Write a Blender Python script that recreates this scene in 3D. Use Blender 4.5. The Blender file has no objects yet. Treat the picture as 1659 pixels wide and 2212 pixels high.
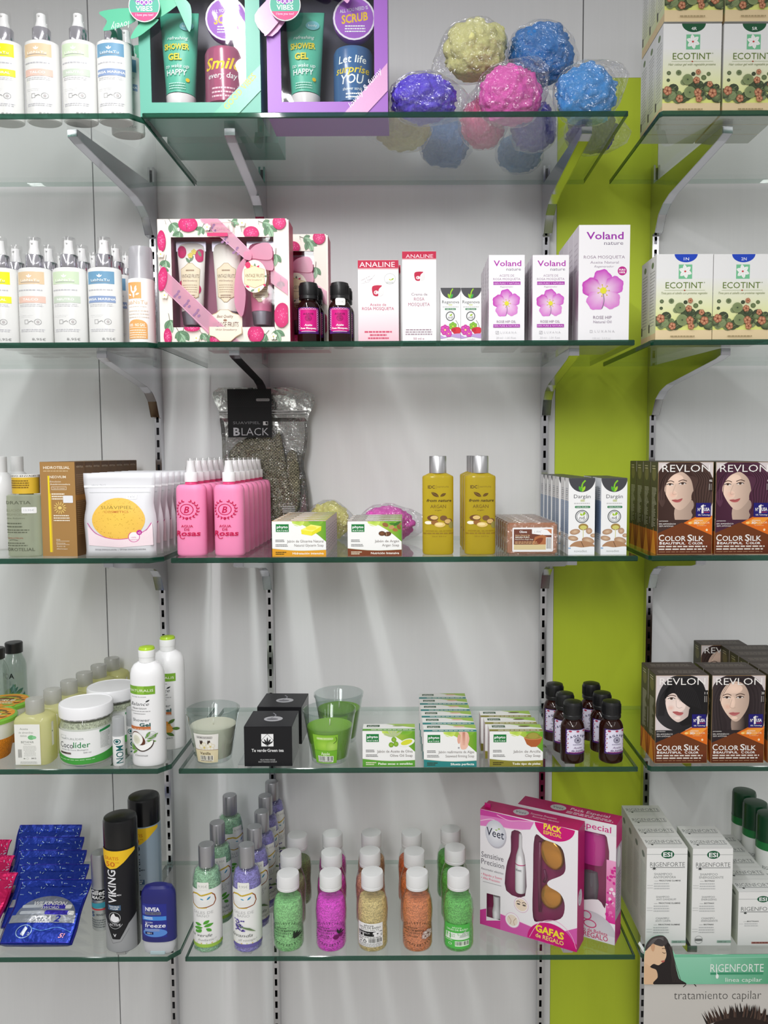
import bpy, bmesh, math, random
from mathutils import Vector, Matrix, noise
from mathutils.geometry import tessellate_polygon
SC = bpy.context.scene
COL = SC.collection
PI = math.pi
# ------------------------------------------------------------------ camera
FPX, CX, CY, PITCH, ROLL, DIST = 1748.03, 887.2, 1106.0, 0.07435, -0.004555, 1.7725
CZ = 1.45                                   # eye height
cam = bpy.data.cameras.new('camera'); camo = bpy.data.objects.new('camera', cam); COL.objects.link(camo)
cam.sensor_fit = 'VERTICAL'; cam.sensor_height = 36.0; cam.lens = FPX*36.0/2212.0
cam.shift_x = -(CX-829.5)/2212.0; cam.shift_y = 0.0; cam.clip_start = 0.05
camo.matrix_world = (Matrix.Translation((0, -DIST, CZ)) @ Matrix.Rotation(-PITCH, 4, 'X') @ Matrix.Rotation(PI/2, 4, 'X')
                     @ Matrix.Rotation(ROLL, 4, 'Z'))
SC.camera = camo
# ------------------------------------------------------------------ view, world, lights
SC.view_settings.view_transform = 'Standard'; SC.view_settings.look = 'None'
SC.view_settings.gamma = 1.0; SC.view_settings.use_curve_mapping = False
SC.view_settings.exposure = 0.02
SC.cycles.max_bounces = 14; SC.cycles.transparent_max_bounces = 40; SC.cycles.diffuse_bounces = 4
SC.cycles.glossy_bounces = 4; SC.cycles.caustics_reflective = False; SC.cycles.caustics_refractive = False
SC.cycles.use_denoising = True; SC.cycles.sample_clamp_indirect = 4.0
wd = bpy.data.worlds.new('shop'); SC.world = wd; wd.use_nodes = True
WORLD_STRENGTH = 0.50
wn = wd.node_tree; bgn = wn.nodes['Background']; bgn.inputs[1].default_value = WORLD_STRENGTH
tc = wn.nodes.new('ShaderNodeTexCoord'); sp = wn.nodes.new('ShaderNodeSeparateXYZ'); cr = wn.nodes.new('ShaderNodeValToRGB')
wn.links.new(tc.outputs['Generated'], sp.inputs[0]); mr = wn.nodes.new('ShaderNodeMapRange')
mr.inputs[1].default_value = -1; mr.inputs[2].default_value = 1
wn.links.new(sp.outputs[2], mr.inputs[0]); wn.links.new(mr.outputs[0], cr.inputs[0])
cr.color_ramp.elements[0].color = (.55, .53, .50, 1); cr.color_ramp.elements[1].color = (1, 1.0, 1.0, 1)
wn.links.new(cr.outputs[0], bgn.inputs[0])
def area(name, loc, sx, sy, power, rot=(0, 0, 0), col=(1, 1, 1)):
    l = bpy.data.lights.new(name, 'AREA'); l.shape = 'RECTANGLE'; l.size = sx; l.size_y = sy; l.energy = power; l.color = col
    o = bpy.data.objects.new(name, l); COL.objects.link(o); o.location = loc; o.rotation_euler = rot; return o
# near fluorescent tubes on the shop ceiling, running away from the wall
area('ceiling_tube', (-0.40, -1.75, 2.42), 0.05, 2.3, 25)
area('ceiling_tube', (-1.35, -1.75, 2.42), 0.05, 2.3, 7)
area('ceiling_tube', (1.30, -2.05, 2.42), 0.05, 2.3, 7)
area('ceiling_tube', (-0.30, -4.70, 2.60), 0.08, 2.8, 30)  # far pair is added fill, reaching the wall between the shelves
area('ceiling_tube', (0.60, -4.70, 2.60), 0.08, 2.8, 12)  # weaker half of the added far fill
def spot(name, loc, aim, power, cone, blend, radius):
    l = bpy.data.lights.new(name, 'SPOT'); l.energy = power; l.spot_size = math.radians(cone); l.spot_blend = blend; l.shadow_soft_size = radius
    o = bpy.data.objects.new(name, l); COL.objects.link(o); o.location = loc; o.rotation_euler = (Vector(aim)-Vector(loc)).to_track_quat('-Z', 'Y').to_euler(); return o
# added fill spot, brightens the middle of the shelves and fades outwards
spot('centre_fill_spot', (-0.38, -3.3, 2.55), (0.02, 0, 1.42), 92, 36, 1.0, .40)

# ------------------------------------------------------------------ projection helpers
SHELF_W = 0.369
ZT = {1: CZ+.5691, 2: CZ+.1895, 3: CZ-.1831, 4: CZ-.5614, 5: CZ-.9117}   # top faces of the five glass levels
_cp, _sp, _cr, _sr = math.cos(PITCH), math.sin(PITCH), math.cos(ROLL), math.sin(ROLL)
def proj(X, Y, Z):
    y = Y+DIST; z = Z-CZ
    y2 = _cp*y-_sp*z; z2 = _sp*y+_cp*z
    u = FPX*X/y2; v = -FPX*z2/y2
    return CX+_cr*u-_sr*v, CY+_sr*u+_cr*v
def ray(px, py):
    a, b = px-CX, py-CY
    u = _cr*a+_sr*b; v = -_sr*a+_cr*b
    dx, dy2, dz2 = u/FPX, 1.0, -v/FPX
    return Vector((dx, _cp*dy2+_sp*dz2, -_sp*dy2+_cp*dz2))
def xat(px, Y, Z):
    X = 0.0
    for _ in range(4):
        u = proj(X, Y, Z)[0]; X += (px-u)*(Y+DIST)/FPX
    return X
def zat(py, Y, X=0.0):
    Z = CZ
    for _ in range(6):
        v = proj(X, Y, Z)[1]; Z -= (py-v)*(Y+DIST)/FPX
    return Z
def ybase(px, py, sh):
    r = ray(px, py); return -DIST+r.y*(ZT[sh]-CZ)/r.z
def U(Y): return (Y+DIST)/FPX
# ------------------------------------------------------------------ colour and materials
def lin(c):
    if isinstance(c, str):
        c = c.lstrip('#')
        if len(c) == 3: c = c[0]*2+c[1]*2+c[2]*2
        c = tuple(int(c[i:i+2], 16) for i in (0, 2, 4))
    return tuple((x/255/12.92) if x/255 <= .04045 else ((x/255+.055)/1.055)**2.4 for x in c)
class N:
    def __init__(s, name):
        s.m = bpy.data.materials.new(name); s.m.use_nodes = True; s.t = s.m.node_tree; s.t.nodes.clear()
        s.out = s.n('OutputMaterial')
    def n(s, typ, **kw):
        x = s.t.nodes.new('ShaderNode'+typ)
        for k, v in kw.items(): setattr(x, k, v)
        return x
    def l(s, a, b): s.t.links.new(a, b)
    def surf(s, o): s.l(o, s.out.inputs['Surface'])
    def col(s): return s.n('VertexColor', layer_name='Col').outputs['Color']
    def schlick(s, f0=.04, gain=1.0):
        lw = s.n('LayerWeight'); lw.inputs[0].default_value = .5
        p = s.n('Math', operation='POWER'); s.l(lw.outputs['Facing'], p.inputs[0]); p.inputs[1].default_value = 5
        m = s.n('Math', operation='MULTIPLY_ADD'); s.l(p.outputs[0], m.inputs[0]); m.inputs[1].default_value = (1-f0)*gain; m.inputs[2].default_value = f0
        return m.outputs[0]
    def mix(s, fac, a, b):
        x = s.n('MixShader')
        if isinstance(fac, float): x.inputs[0].default_value = fac
        else: s.l(fac, x.inputs[0])
        s.l(a, x.inputs[1]); s.l(b, x.inputs[2]); return x.outputs[0]
    def noise(s, scale, detail=3, coord='Object', vec=None):
        tcn = s.n('TexCoord'); mp = s.n('Mapping'); s.l(tcn.outputs[coord], mp.inputs[0])
        if vec: mp.inputs['Scale'].default_value = vec
        t = s.n('TexNoise'); t.inputs['Scale'].default_value = scale; t.inputs['Detail'].default_value = detail
        s.l(mp.outputs[0], t.inputs['Vector']); return t
    def bump(s, h, strength, dist=.001):
        b = s.n('Bump'); b.inputs['Strength'].default_value = strength; b.inputs['Distance'].default_value = dist
        s.l(h, b.inputs['Height']); return b.outputs[0]
MATS = {}
def solid(name, rough=.4, metal=0.0, coat=0.0, spec=.5, bump=None, sss=0.0):
    n = N(name); p = n.n('BsdfPrincipled'); n.l(n.col(), p.inputs['Base Color'])
    p.inputs['Roughness'].default_value = rough; p.inputs['Metallic'].default_value = metal
    p.inputs['Coat Weight'].default_value = coat; p.inputs['Coat Roughness'].default_value = .08
    p.inputs['Specular IOR Level'].default_value = spec
    if bump:
        t = n.noise(bump[0], 2); n.l(n.bump(t.outputs[0], bump[1], bump[2]), p.inputs['Normal'])
    if sss: p.inputs['Subsurface Weight'].default_value = sss; p.inputs['Subsurface Radius'].default_value = (.01, .01, .01)
    n.surf(p.outputs[0]); MATS[name] = n.m
def clear(name, f0=.04, rough=.02, tint=True, haze=0.0, gain=1.0, bump=None):
    n = N(name); tr = n.n('BsdfTransparent'); g = n.n('BsdfGlossy'); g.inputs['Roughness'].default_value = rough
    g.inputs['Color'].default_value = (1, 1, 1, 1)
    if tint: n.l(n.col(), tr.inputs[0])
    if bump:
        t = n.noise(bump[0], 3); n.l(n.bump(t.outputs[0], bump[1], bump[2]), g.inputs['Normal'])
    a = tr.outputs[0]
    if haze:
        d = n.n('BsdfDiffuse'); n.l(n.col(), d.inputs[0]); tl = n.n('BsdfTranslucent'); n.l(n.col(), tl.inputs[0])
        a = n.mix(haze, a, n.mix(.5, d.outputs[0], tl.outputs[0]))
    n.surf(n.mix(n.schlick(f0, gain), a, g.outputs[0])); MATS[name] = n.m
solid('printed_card', .38, spec=.45)
solid('matte_card', .6, spec=.3)
solid('gloss_plastic', .22, spec=.5)
solid('satin_plastic', .38, spec=.5)
solid('soft_plastic', .42, spec=.45, sss=.25)
solid('foil', .22, metal=.75, bump=(60, .5, .004))
solid('foil_print', .27, metal=.55, bump=(60, .5, .005))
solid('chrome', .14, metal=1.0)
solid('brushed_metal', .34, metal=.9)
solid('ribbon', .3, spec=.6, bump=(900, .3, .0003))
solid('wax', .5, sss=.4)
solid('print_ink', .45, spec=.28)
clear('clear_plastic', .06, .04)
clear('frosted_plastic', .05, .25, haze=.62)
clear('organza', .03, .3, haze=.68)
clear('crumpled_film', .13, .20, bump=(38, 1.0, .05))
clear('window_film', .03, .05, bump=(7, .5, .01))
clear('tinted_liquid', .05, .06, haze=.42)
clear('shelf_glass', .04, .004)
# salt crystals, knitted sisal, net sponge: one pattern each over the thing's own colour
def grain(name, scale, lo, hi, rough=.5, bump=.6, vec=None, tex='VORONOI', bdist=.0015):
    n = N(name); p = n.n('BsdfPrincipled'); p.inputs['Roughness'].default_value = rough
    tcn = n.n('TexCoord'); mp = n.n('Mapping'); n.l(tcn.outputs['Object'], mp.inputs[0])
    if vec: mp.inputs['Scale'].default_value = vec
    if tex == 'VORONOI':
        t = n.n('TexVoronoi'); t.inputs['Scale'].default_value = scale; n.l(mp.outputs[0], t.inputs['Vector'])
        sx = n.n('SeparateColor'); n.l(t.outputs['Color'], sx.inputs[0]); v = sx.outputs[0]; h = t.outputs['Distance']
    else:
        t = n.n('TexNoise'); t.inputs['Scale'].default_value = scale; t.inputs['Detail'].default_value = 4
        n.l(mp.outputs[0], t.inputs['Vector']); v = h = t.outputs[0]
    m = n.n('MapRange'); n.l(v, m.inputs[0]); m.inputs[3].default_value = lo; m.inputs[4].default_value = hi
    mx = n.n('Mix', data_type='RGBA', blend_type='MULTIPLY'); mx.inputs[0].default_value = 1
    n.l(n.col(), mx.inputs[6]); n.l(m.outputs[0], mx.inputs[7]); n.l(mx.outputs[2], p.inputs['Base Color'])
    n.l(n.bump(h, bump, bdist), p.inputs['Normal']); n.surf(p.outputs[0]); MATS[name] = n.m
grain('bath_salt', 420, .62, 1.25, .35)
grain('cellulose_sponge', 300, .86, 1.08, .8, .4)
grain('net_sponge', 240, .78, 1.12, .75, .7, tex='NOISE', bdist=.002)
grain('frit', 500, .8, 1.15, .6)
def _knit():
    n = N('sisal_knit'); p = n.n('BsdfPrincipled'); p.inputs['Roughness'].default_value = .9
    tcn = n.n('TexCoord'); mp = n.n('Mapping'); n.l(tcn.outputs['Object'], mp.inputs[0]); mp.inputs['Scale'].default_value = (115, 115, 170)
    t = n.n('TexBrick'); t.inputs['Scale'].default_value = 1.0; t.inputs['Mortar Size'].default_value = .26; t.inputs['Mortar Smooth'].default_value = 1.0
    t.inputs['Brick Width'].default_value = .75; t.inputs['Row Height'].default_value = .55
    sx = n.n('SeparateXYZ'); cb = n.n('CombineXYZ'); n.l(mp.outputs[0], sx.inputs[0]); n.l(sx.outputs[0], cb.inputs[0]); n.l(sx.outputs[2], cb.inputs[1])
    nz = n.noise(220, 2); va = n.n('VectorMath', operation='MULTIPLY_ADD'); n.l(nz.outputs['Color'], va.inputs[0]); va.inputs[1].default_value = (1.1, .8, 0); n.l(cb.outputs[0], va.inputs[2])
    n.l(va.outputs[0], t.inputs['Vector'])
    t.inputs['Color1'].default_value = (*lin((196, 190, 160)), 1); t.inputs['Color2'].default_value = (*lin((150, 145, 118)), 1); t.inputs['Mortar'].default_value = (*lin((52, 50, 42)), 1)
    n.l(t.outputs[0], p.inputs['Base Color']); n.l(n.bump(t.outputs['Fac'], -.8, .002), p.inputs['Normal']); n.surf(p.outputs[0]); MATS['sisal_knit'] = n.m
_knit()
# ------------------------------------------------------------------ mesh builder
class MB:
    def __init__(s): s.v = []; s.f = []; s.c = []; s.m = []; s.s = []
    def add(s, vs, fs, col=(255, 255, 255), mat=0, smooth=False, vcols=None):
        b = len(s.v); s.v += [tuple(v) for v in vs]; lc = lin(col) if vcols is None else None
        for f in fs:
            s.f.append(tuple(b+i for i in f)); s.m.append(mat); s.s.append(smooth)
            s.c.append([lc]*len(f) if vcols is None else [vcols[i] for i in f])
        return s
    def box(s, x0, x1, y0, y1, z0, z1, col, mat=0, bev=0.0, faces=None):
        if bev <= 0:
            v = [(x0, y0, z0), (x1, y0, z0), (x1, y1, z0), (x0, y1, z0), (x0, y0, z1), (x1, y0, z1), (x1, y1, z1), (x0, y1, z1)]
            f = [(0, 3, 2, 1), (4, 5, 6, 7), (0, 1, 5, 4), (1, 2, 6, 5), (2, 3, 7, 6), (3, 0, 4, 7)]
            return s.add(v, f, col, mat)
        bm = bmesh.new(); bmesh.ops.create_cube(bm, size=1)
        for w in bm.verts: w.co = ((x0+x1)/2+w.co.x*(x1-x0), (y0+y1)/2+w.co.y*(y1-y0), (z0+z1)/2+w.co.z*(z1-z0))
        bmesh.ops.bevel(bm, geom=bm.edges[:], offset=bev, segments=2, affect='EDGES')
        return s.bm(bm, col, mat)
    def bm(s, bm, col, mat=0, smooth=False):
        bm.verts.index_update(); s.add([v.co[:] for v in bm.verts], [tuple(v.index for v in f.verts) for f in bm.faces], col, mat, smooth); bm.free(); return s
    def lathe(s, prof, col, mat=0, n=40, sx=1, sy=1, p=2.0, cap=True, smooth=True, ctr=(0, 0), cols=None, ang=0.0):
        vs = []; fs = []; vc = []
        if smooth:            # keep hard edges crisp: double the ring where the outline turns sharply
            q = [prof[0]]; hard = []
            for i in range(1, len(prof)):
                q.append(prof[i])
                if i < len(prof)-1:
                    a1 = math.atan2(prof[i][1]-prof[i-1][1], prof[i][0]-prof[i-1][0]); a2 = math.atan2(prof[i+1][1]-prof[i][1], prof[i+1][0]-prof[i][0])
                    dd = abs((a2-a1+PI) % (2*PI)-PI)
                    if dd > .62: hard.append(len(q)-1); q.append(prof[i])
            if cols is None: prof = q
            else: hard = []
        else: hard = []
        for i, (r, z) in enumerate(prof):
            for k in range(n):
                a = 2*PI*k/n; c, d = math.cos(a), math.sin(a)
                q = (abs(c)**p+abs(d)**p)**(-1/p)
                x, y = r*q*c*sx, r*q*d*sy
                if ang: x, y = x*math.cos(ang)-y*math.sin(ang), x*math.sin(ang)+y*math.cos(ang)
                vs.append((ctr[0]+x, ctr[1]+y, z)); vc.append(lin(cols[i]) if cols else None)
        m = len(prof)
        for i in range(m-1):
            if i in hard: continue
            for k in range(n): fs.append((i*n+k, i*n+(k+1) % n, (i+1)*n+(k+1) % n, (i+1)*n+k))
        s.add(vs, fs, col, mat, smooth, vc if cols else None)
        if cap:
            for i, rev in ((0, True), (m-1, False)):
                if prof[i][0] > 1e-6:
                    ring = [vs[i*n+k] for k in range(n)]
                    s.add(ring, [tuple(range(n))[::-1] if rev else tuple(range(n))], cols[i] if cols else col, mat)
        return s
    def tube(s, pts, r, col, mat=0, n=8):
        vs = []; fs = []; pts = [Vector(p) for p in pts]
        for i, p in enumerate(pts):
            t = (pts[min(i+1, len(pts)-1)]-pts[max(i-1, 0)]).normalized()
            a = t.orthogonal().normalized(); b = t.cross(a)
            for k in range(n): vs.append(p+r*(math.cos(2*PI*k/n)*a+math.sin(2*PI*k/n)*b))
        for i in range(len(pts)-1):
            for k in range(n): fs.append((i*n+k, i*n+(k+1) % n, (i+1)*n+(k+1) % n, (i+1)*n+k))
        fs += [tuple(range(n))[::-1], tuple(range(len(vs)-n, len(vs)))]
        return s.add(vs, fs, col, mat, True)
    def prism(s, pts, y0, y1, col, mat=0):        # outline in x,z pushed along y
        n = len(pts); vs = [(x, y0, z) for x, z in pts]+[(x, y1, z) for x, z in pts]
        tris = tessellate_polygon([[Vector((x, z, 0)) for x, z in pts]])
        fs = [tuple(t) for t in tris]+[tuple(i+n for i in t[::-1]) for t in tris]
        fs += [(i, (i+1) % n, (i+1) % n+n, i+n) for i in range(n)]
        return s.add(vs, fs, col, mat)
    def build(s, name, mats, parent=None, loc=None):
        me = bpy.data.meshes.new(name); me.from_pydata(s.v, [], s.f); me.update()
        if isinstance(mats, str): mats = [mats]
        for m in mats: me.materials.append(MATS[m])
        me.polygons.foreach_set('material_index', s.m); me.polygons.foreach_set('use_smooth', s.s)
        ca = me.color_attributes.new('Col', 'FLOAT_COLOR', 'CORNER'); flat = []
        for p in s.c:
            for c in p: flat += [c[0], c[1], c[2], 1.0]
        ca.data.foreach_set('color', flat)
        o = bpy.data.objects.new(name, me); COL.objects.link(o)
        if parent: o.parent = parent
        if loc: o.location = loc
        return o
# ------------------------------------------------------------------ flat artwork printed on a face or wrapped round a bottle
_GL = {}
def glyphs(txt, off, it):
    k = (txt, off, it)
    if k not in _GL:
        cu = bpy.data.curves.new('t', 'FONT'); cu.body = txt; cu.size = 1.0; cu.offset = off; cu.shear = it; cu.resolution_u = 2
        o = bpy.data.objects.new('t', cu); me = bpy.data.meshes.new_from_object(o)
        vs = [(v.co.x, v.co.y) for v in me.vertices]; fs = [tuple(p.vertices) for p in me.polygons]
        bpy.data.objects.remove(o); bpy.data.curves.remove(cu); bpy.data.meshes.remove(me)
        x0 = min(v[0] for v in vs); x1 = max(v[0] for v in vs)
        _GL[k] = ([((v[0]-x0)/(x1-x0), v[1]/.729) for v in vs], fs)
    return _GL[k]
def smooth(P, k=5):          # closed outline rounded through its points
    n = len(P); O = []
    for i in range(n):
        p0, p1, p2, p3 = P[i-1], P[i], P[(i+1) % n], P[(i+2) % n]
        for j in range(k):
            t = j/k; O.append(tuple(.5*(2*p1[a]+(p2[a]-p0[a])*t+(2*p0[a]-5*p1[a]+4*p2[a]-p3[a])*t*t+(3*p1[a]-p0[a]-3*p2[a]+p3[a])*t**3) for a in (0, 1)))
    return O
class Art:
    """coordinates are those of a rectangle R=(x0,y0,x1,y1), y down; fn(u,v,d) puts a point on the surface"""
    def __init__(s, mb, fn, R, seg=None, mat=0, step=1.6e-5, d0=4e-5, segv=0):
        s.segv = segv; s.mb = mb; s.fn = fn; s.R = R; s.seg = seg; s.mat = mat; s.step = step; s.d = d0
    def tris(s, P, T, cols):
        x0, y0, x1, y1 = s.R; W, H = x1-x0, y1-y0; s.d += s.step
        Q = [((x-x0)/W, (y1-y)/H) for x, y in P]
        out = []
        for t in T:
            t = list(t)
            for i in range(1, len(t)-1):
                tri = [(Q[t[0]], cols[t[0]]), (Q[t[i]], cols[t[i]]), (Q[t[i+1]], cols[t[i+1]])]
                if all(-1e-6 <= q[0][0] <= 1.000001 and -1e-6 <= q[0][1] <= 1.000001 for q in tri): out.append(tri); continue
                for ax, lim, sg in ((0, 0, 1), (0, 1, -1), (1, 0, 1), (1, 1, -1)):
                    res = []
                    for a, b in zip(tri, tri[1:]+tri[:1]):
                        da, db = sg*(a[0][ax]-lim), sg*(b[0][ax]-lim)
                        if da >= 0: res.append(a)
                        if da*db < 0:
                            f = da/(da-db); res.append((tuple(a[0][k]+(b[0][k]-a[0][k])*f for k in (0, 1)), tuple(a[1][k]+(b[1][k]-a[1][k])*f for k in (0, 1, 2))))
                    tri = res
                    if len(tri) < 3: break
                for k in range(1, len(tri)-1): out.append([tri[0], tri[k], tri[k+1]])
        if s.seg:
            st = out; out = []
            while st:
                t = st.pop(); L = [max(abs(t[i][0][0]-t[(i+1) % 3][0][0]), s.segv*abs(t[i][0][1]-t[(i+1) % 3][0][1])) for i in range(3)]; i = L.index(max(L))
                if L[i] > s.seg:
                    a, b, c = t[i], t[(i+1) % 3], t[(i+2) % 3]
                    m = (tuple((a[0][k]+b[0][k])/2 for k in (0, 1)), tuple((a[1][k]+b[1][k])/2 for k in (0, 1, 2)))
                    st += [[a, m, c], [m, b, c]]
                else: out.append(t)
        vs = []; vc = []; fs = []
        for t in out:
            (ax, ay), (bx, by), (cx_, cy_) = t[0][0], t[1][0], t[2][0]
            ar = (bx-ax)*(cy_-ay)-(by-ay)*(cx_-ax)
            if abs(ar) < 1e-9: continue
            if ar < 0: t = [t[0], t[2], t[1]]
            b = len(vs); vs += [s.fn(q[0][0], q[0][1], s.d) for q in t]; vc += [q[1] for q in t]; fs.append((b, b+1, b+2))
        s.mb.add(vs, fs, mat=s.mat, vcols=vc)
        return s
    def poly(s, P, col, cols=None):
        T = tessellate_polygon([[Vector((x, y, 0)) for x, y in P]])
        return s.tris(P, T, [lin(c) for c in cols] if cols else [lin(col)]*len(P))
    def rect(s, x0, y0, x1, y1, col, col2=None):      # col2: colour at the bottom
        b = lin(col2 or col); a = lin(col)
        return s.tris([(x0, y0), (x1, y0), (x1, y1), (x0, y1)], [(0, 1, 2), (0, 2, 3)], [a, a, b, b])
    def rrect(s, x0, y0, x1, y1, r, col):
        P = []
        for cx, cy, a0 in ((x1-r, y1-r, 0), (x0+r, y1-r, 90), (x0+r, y0+r, 180), (x1-r, y0+r, 270)):
            for k in range(5): a = math.radians(a0+k*22.5); P.append((cx+r*math.cos(a), cy+r*math.sin(a)))
        return s.poly(P, col)
    def frame(s, x0, y0, x1, y1, t, col):
        for r in ((x0, y0, x1, y0+t), (x0, y1-t, x1, y1), (x0, y0+t, x0+t, y1-t), (x1-t, y0+t, x1, y1-t)): s.rect(*r, col); s.d -= s.step
        s.d += s.step; return s
    def ell(s, cx, cy, rx, ry, col, rim=None, n=24, rot=0, a0=0, a1=360):
        c, sn = math.cos(math.radians(rot)), math.sin(math.radians(rot)); P = [(cx, cy)]
        for k in range(n+1):
            a = math.radians(a0+(a1-a0)*k/n); x, y = rx*math.cos(a), ry*math.sin(a); P.append((cx+x*c-y*sn, cy+x*sn+y*c))
        return s.tris(P, [(0, i, i+1) for i in range(1, n+1)], [lin(col)]+[lin(rim or col)]*(n+1))
    def ring(s, cx, cy, rx, ry, t, col, n=28, a0=0, a1=360):
        P = []
        for k in range(n+1):
            a = math.radians(a0+(a1-a0)*k/n); P += [(cx+rx*math.cos(a), cy+ry*math.sin(a)), (cx+(rx-t)*math.cos(a), cy+(ry-t)*math.sin(a))]
        return s.tris(P, [(2*i, 2*i+2, 2*i+3, 2*i+1) for i in range(n)], [lin(col)]*len(P))
    def line(s, P, t, col):
        for (ax, ay), (bx, by) in zip(P, P[1:]):
            L = math.hypot(bx-ax, by-ay) or 1; nx, ny = -(by-ay)/L*t/2, (bx-ax)/L*t/2
            s.tris([(ax+nx, ay+ny), (bx+nx, by+ny), (bx-nx, by-ny), (ax-nx, ay-ny)], [(0, 1, 2), (0, 2, 3)], [lin(col)]*4); s.d -= s.step
        s.d += s.step; return s
    def blob(s, P, col, k=5): return s.poly(smooth(P, k), col)
    def curve(s, P, t, col, k=6):
        O = []; Q = [P[0]]+list(P)+[P[-1]]
        for i in range(1, len(Q)-2):
            p0, p1, p2, p3 = Q[i-1:i+3]
            for j in range(k):
                u = j/k; O.append(tuple(.5*(2*p1[a]+(p2[a]-p0[a])*u+(2*p0[a]-5*p1[a]+4*p2[a]-p3[a])*u*u+(3*p1[a]-p0[a]-3*p2[a]+p3[a])*u**3) for a in (0, 1)))
        O.append(P[-1]); return s.line(O, t, col)
    def T(s, txt, xc, yb, w, h, col, b=0.0, it=0.0, rot=0):   # centred on xc, baseline yb, width w, capital height h
        vs, fs = glyphs(txt, b, it); c, sn = math.cos(math.radians(rot)), math.sin(math.radians(rot)); P = []
        for x, y in vs:
            x = (x-.5)*w; y = -y*h; P.append((xc+x*c-y*sn, yb+x*sn+y*c))
        return s.tris(P, fs, [lin(col)]*len(P))
    def leaf(s, x, y, L, W, rot, col, vein=None):
        c, sn = math.cos(math.radians(rot)), math.sin(math.radians(rot)); P = []
        for k in range(9): t = k/8; P.append((t*L, -W/2*math.sin(PI*t)**.8))
        for k in range(7, 0, -1): t = k/8; P.append((t*L, W/2*math.sin(PI*t)**.8))
        s.poly([(x+a*c-b*sn, y+a*sn+b*c) for a, b in P], col)
        if vein: s.line([(x, y), (x+L*.9*c, y+L*.9*sn)], W*.07, vein)
        return s
    def flower(s, x, y, r, col, rim, n=5, ctr='e8d94a', rot=-90, wd=.62):
        for k in range(n):
            a = rot+k*360/n; ca, sa = math.cos(math.radians(a)), math.sin(math.radians(a))
            s.ell(x+ca*r*.55, y+sa*r*.55, r*.5, r*wd*.72, col, rim, 14, a)
        return s.ell(x, y, r*.2, r*.2, ctr, n=10)
    def lines(s, x0, x1, y, n, dy, t, col, al='l', var=.25, seed=1):
        rr = random.Random(seed)
        for i in range(n):
            w = (x1-x0)*(1-var*rr.random()); xa = x0 if al == 'l' else ((x0+x1-w)/2 if al == 'c' else x1-w); x = xa
            while x < xa+w:
                q = min((.05+.09*rr.random())*(x1-x0), xa+w-x); s.rect(x, y+i*dy, x+q, y+i*dy+t, col); s.d -= s.step; x += q+.022*(x1-x0)
        s.d += s.step; return s
    def barcode(s, x0, y0, x1, y1, col='222', seed=3, n=22):
        rr = random.Random(seed); x = x0; w = (x1-x0)/n
        for i in range(n):
            if i % 2 == 0: s.rect(x, y0, x+w*(.5+rr.random()), y1, col); s.d -= s.step
            x += w
        s.d += s.step; return s
def face(o, u, v):                     # flat face: origin corner o, edges u and v (vectors)
    o, u, v = Vector(o), Vector(u), Vector(v); n = u.cross(v).normalized()
    return lambda a, b, d: o+u*a+v*b+n*d
def wrap(R, z0, z1, a0=-90, span=150, sx=1, sy=1, p=2.0):   # label round a bottle, centred on the side facing -y
    def fn(a, b, d):
        t = math.radians(a0+(a-.5)*span); c, sn = math.cos(t), math.sin(t); z = z0+(z1-z0)*b
        r = (R(z) if callable(R) else R); q = (abs(c)**p+abs(sn)**p)**(-1/p)
        return Vector(((r*q*sx+d)*c, (r*q*sy+d)*sn, z))
    return fn
# ------------------------------------------------------------------ things
def empty(name):
    o = bpy.data.objects.new(name, None); o.empty_display_size = .02; COL.objects.link(o); return o
def tag(o, label, cat, group=None):
    o['label'] = label; o['category'] = cat
    if group: o['group'] = group
    elif 'group' in o: del o['group']
    return o
def struct(o): o['kind'] = 'structure'; return o
def dup(o, loc, label=None, rz=None):
    c = o.copy(); COL.objects.link(c); c.location = loc
    if rz is not None: c.rotation_euler[2] = rz
    if label: c['label'] = label
    for ch in list(o.children):
        d = ch.copy(); COL.objects.link(d); d.parent = c
        for g in list(ch.children):
            e = g.copy(); COL.objects.link(e); e.parent = d
    return c
ORD = ['front', 'second from the front', 'third from the front', 'fourth from the front', 'fifth from the front', 'sixth from the front', 'seventh from the front', 'eighth from the front', 'ninth from the front', 'tenth from the front']
def row(o, n, dy, lab, dx=0.0, start=1, jit=0.0, seed=2):     # copies straight behind o, each with its own label
    rr = random.Random(seed); out = [o]
    for k in range(start, n):
        l = o.location; out.append(dup(o, (l.x+dx*k+rr.uniform(-jit, jit), l.y+dy*k, l.z), lab % ORD[k], o.rotation_euler[2]+rr.uniform(-jit, jit)*4))
    return out
def carton(name, w, d, h, col, front=None, R=None, side=None, sideR=None, top=None, topR=None, topcol=None, sidecol=None, bev=.0005, mat='printed_card', flap=True):
    """folded carton, origin at the middle of its base; the printed faces are its parts"""
    mb = MB(); mb.box(-w/2, w/2, -d/2, d/2, 0, h, col, 0, bev); o = mb.build(name, mat)
    if topcol or flap:
        m = MB(); tc_ = topcol or col; t = .0004
        m.box(-w/2+.0006, w/2-.0006, -d/2+.0006, d/2-.0002, h, h+t, tc_); f = m.build('lid_flap', mat, o)
    if top:
        m = MB(); top(Art(m, face((-w/2, -d/2, h+.0004), (w, 0, 0), (0, d, 0)), topR)); m.build('top_print', 'print_ink', o)
    if front:
        m = MB(); front(Art(m, face((-w/2, -d/2, 0), (w, 0, 0), (0, 0, h)), R)); m.build('front_print', 'print_ink', o)
    if side:
        for sx, nm in ((-1, 0), (1, 1)):
            m = MB()
            fn = face((-w/2, d/2, 0), (0, -d, 0), (0, 0, h)) if sx < 0 else face((w/2, -d/2, 0), (0, d, 0), (0, 0, h))
            side(Art(m, fn, sideR)); m.build('side_print', 'print_ink', o)
    return o
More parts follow.
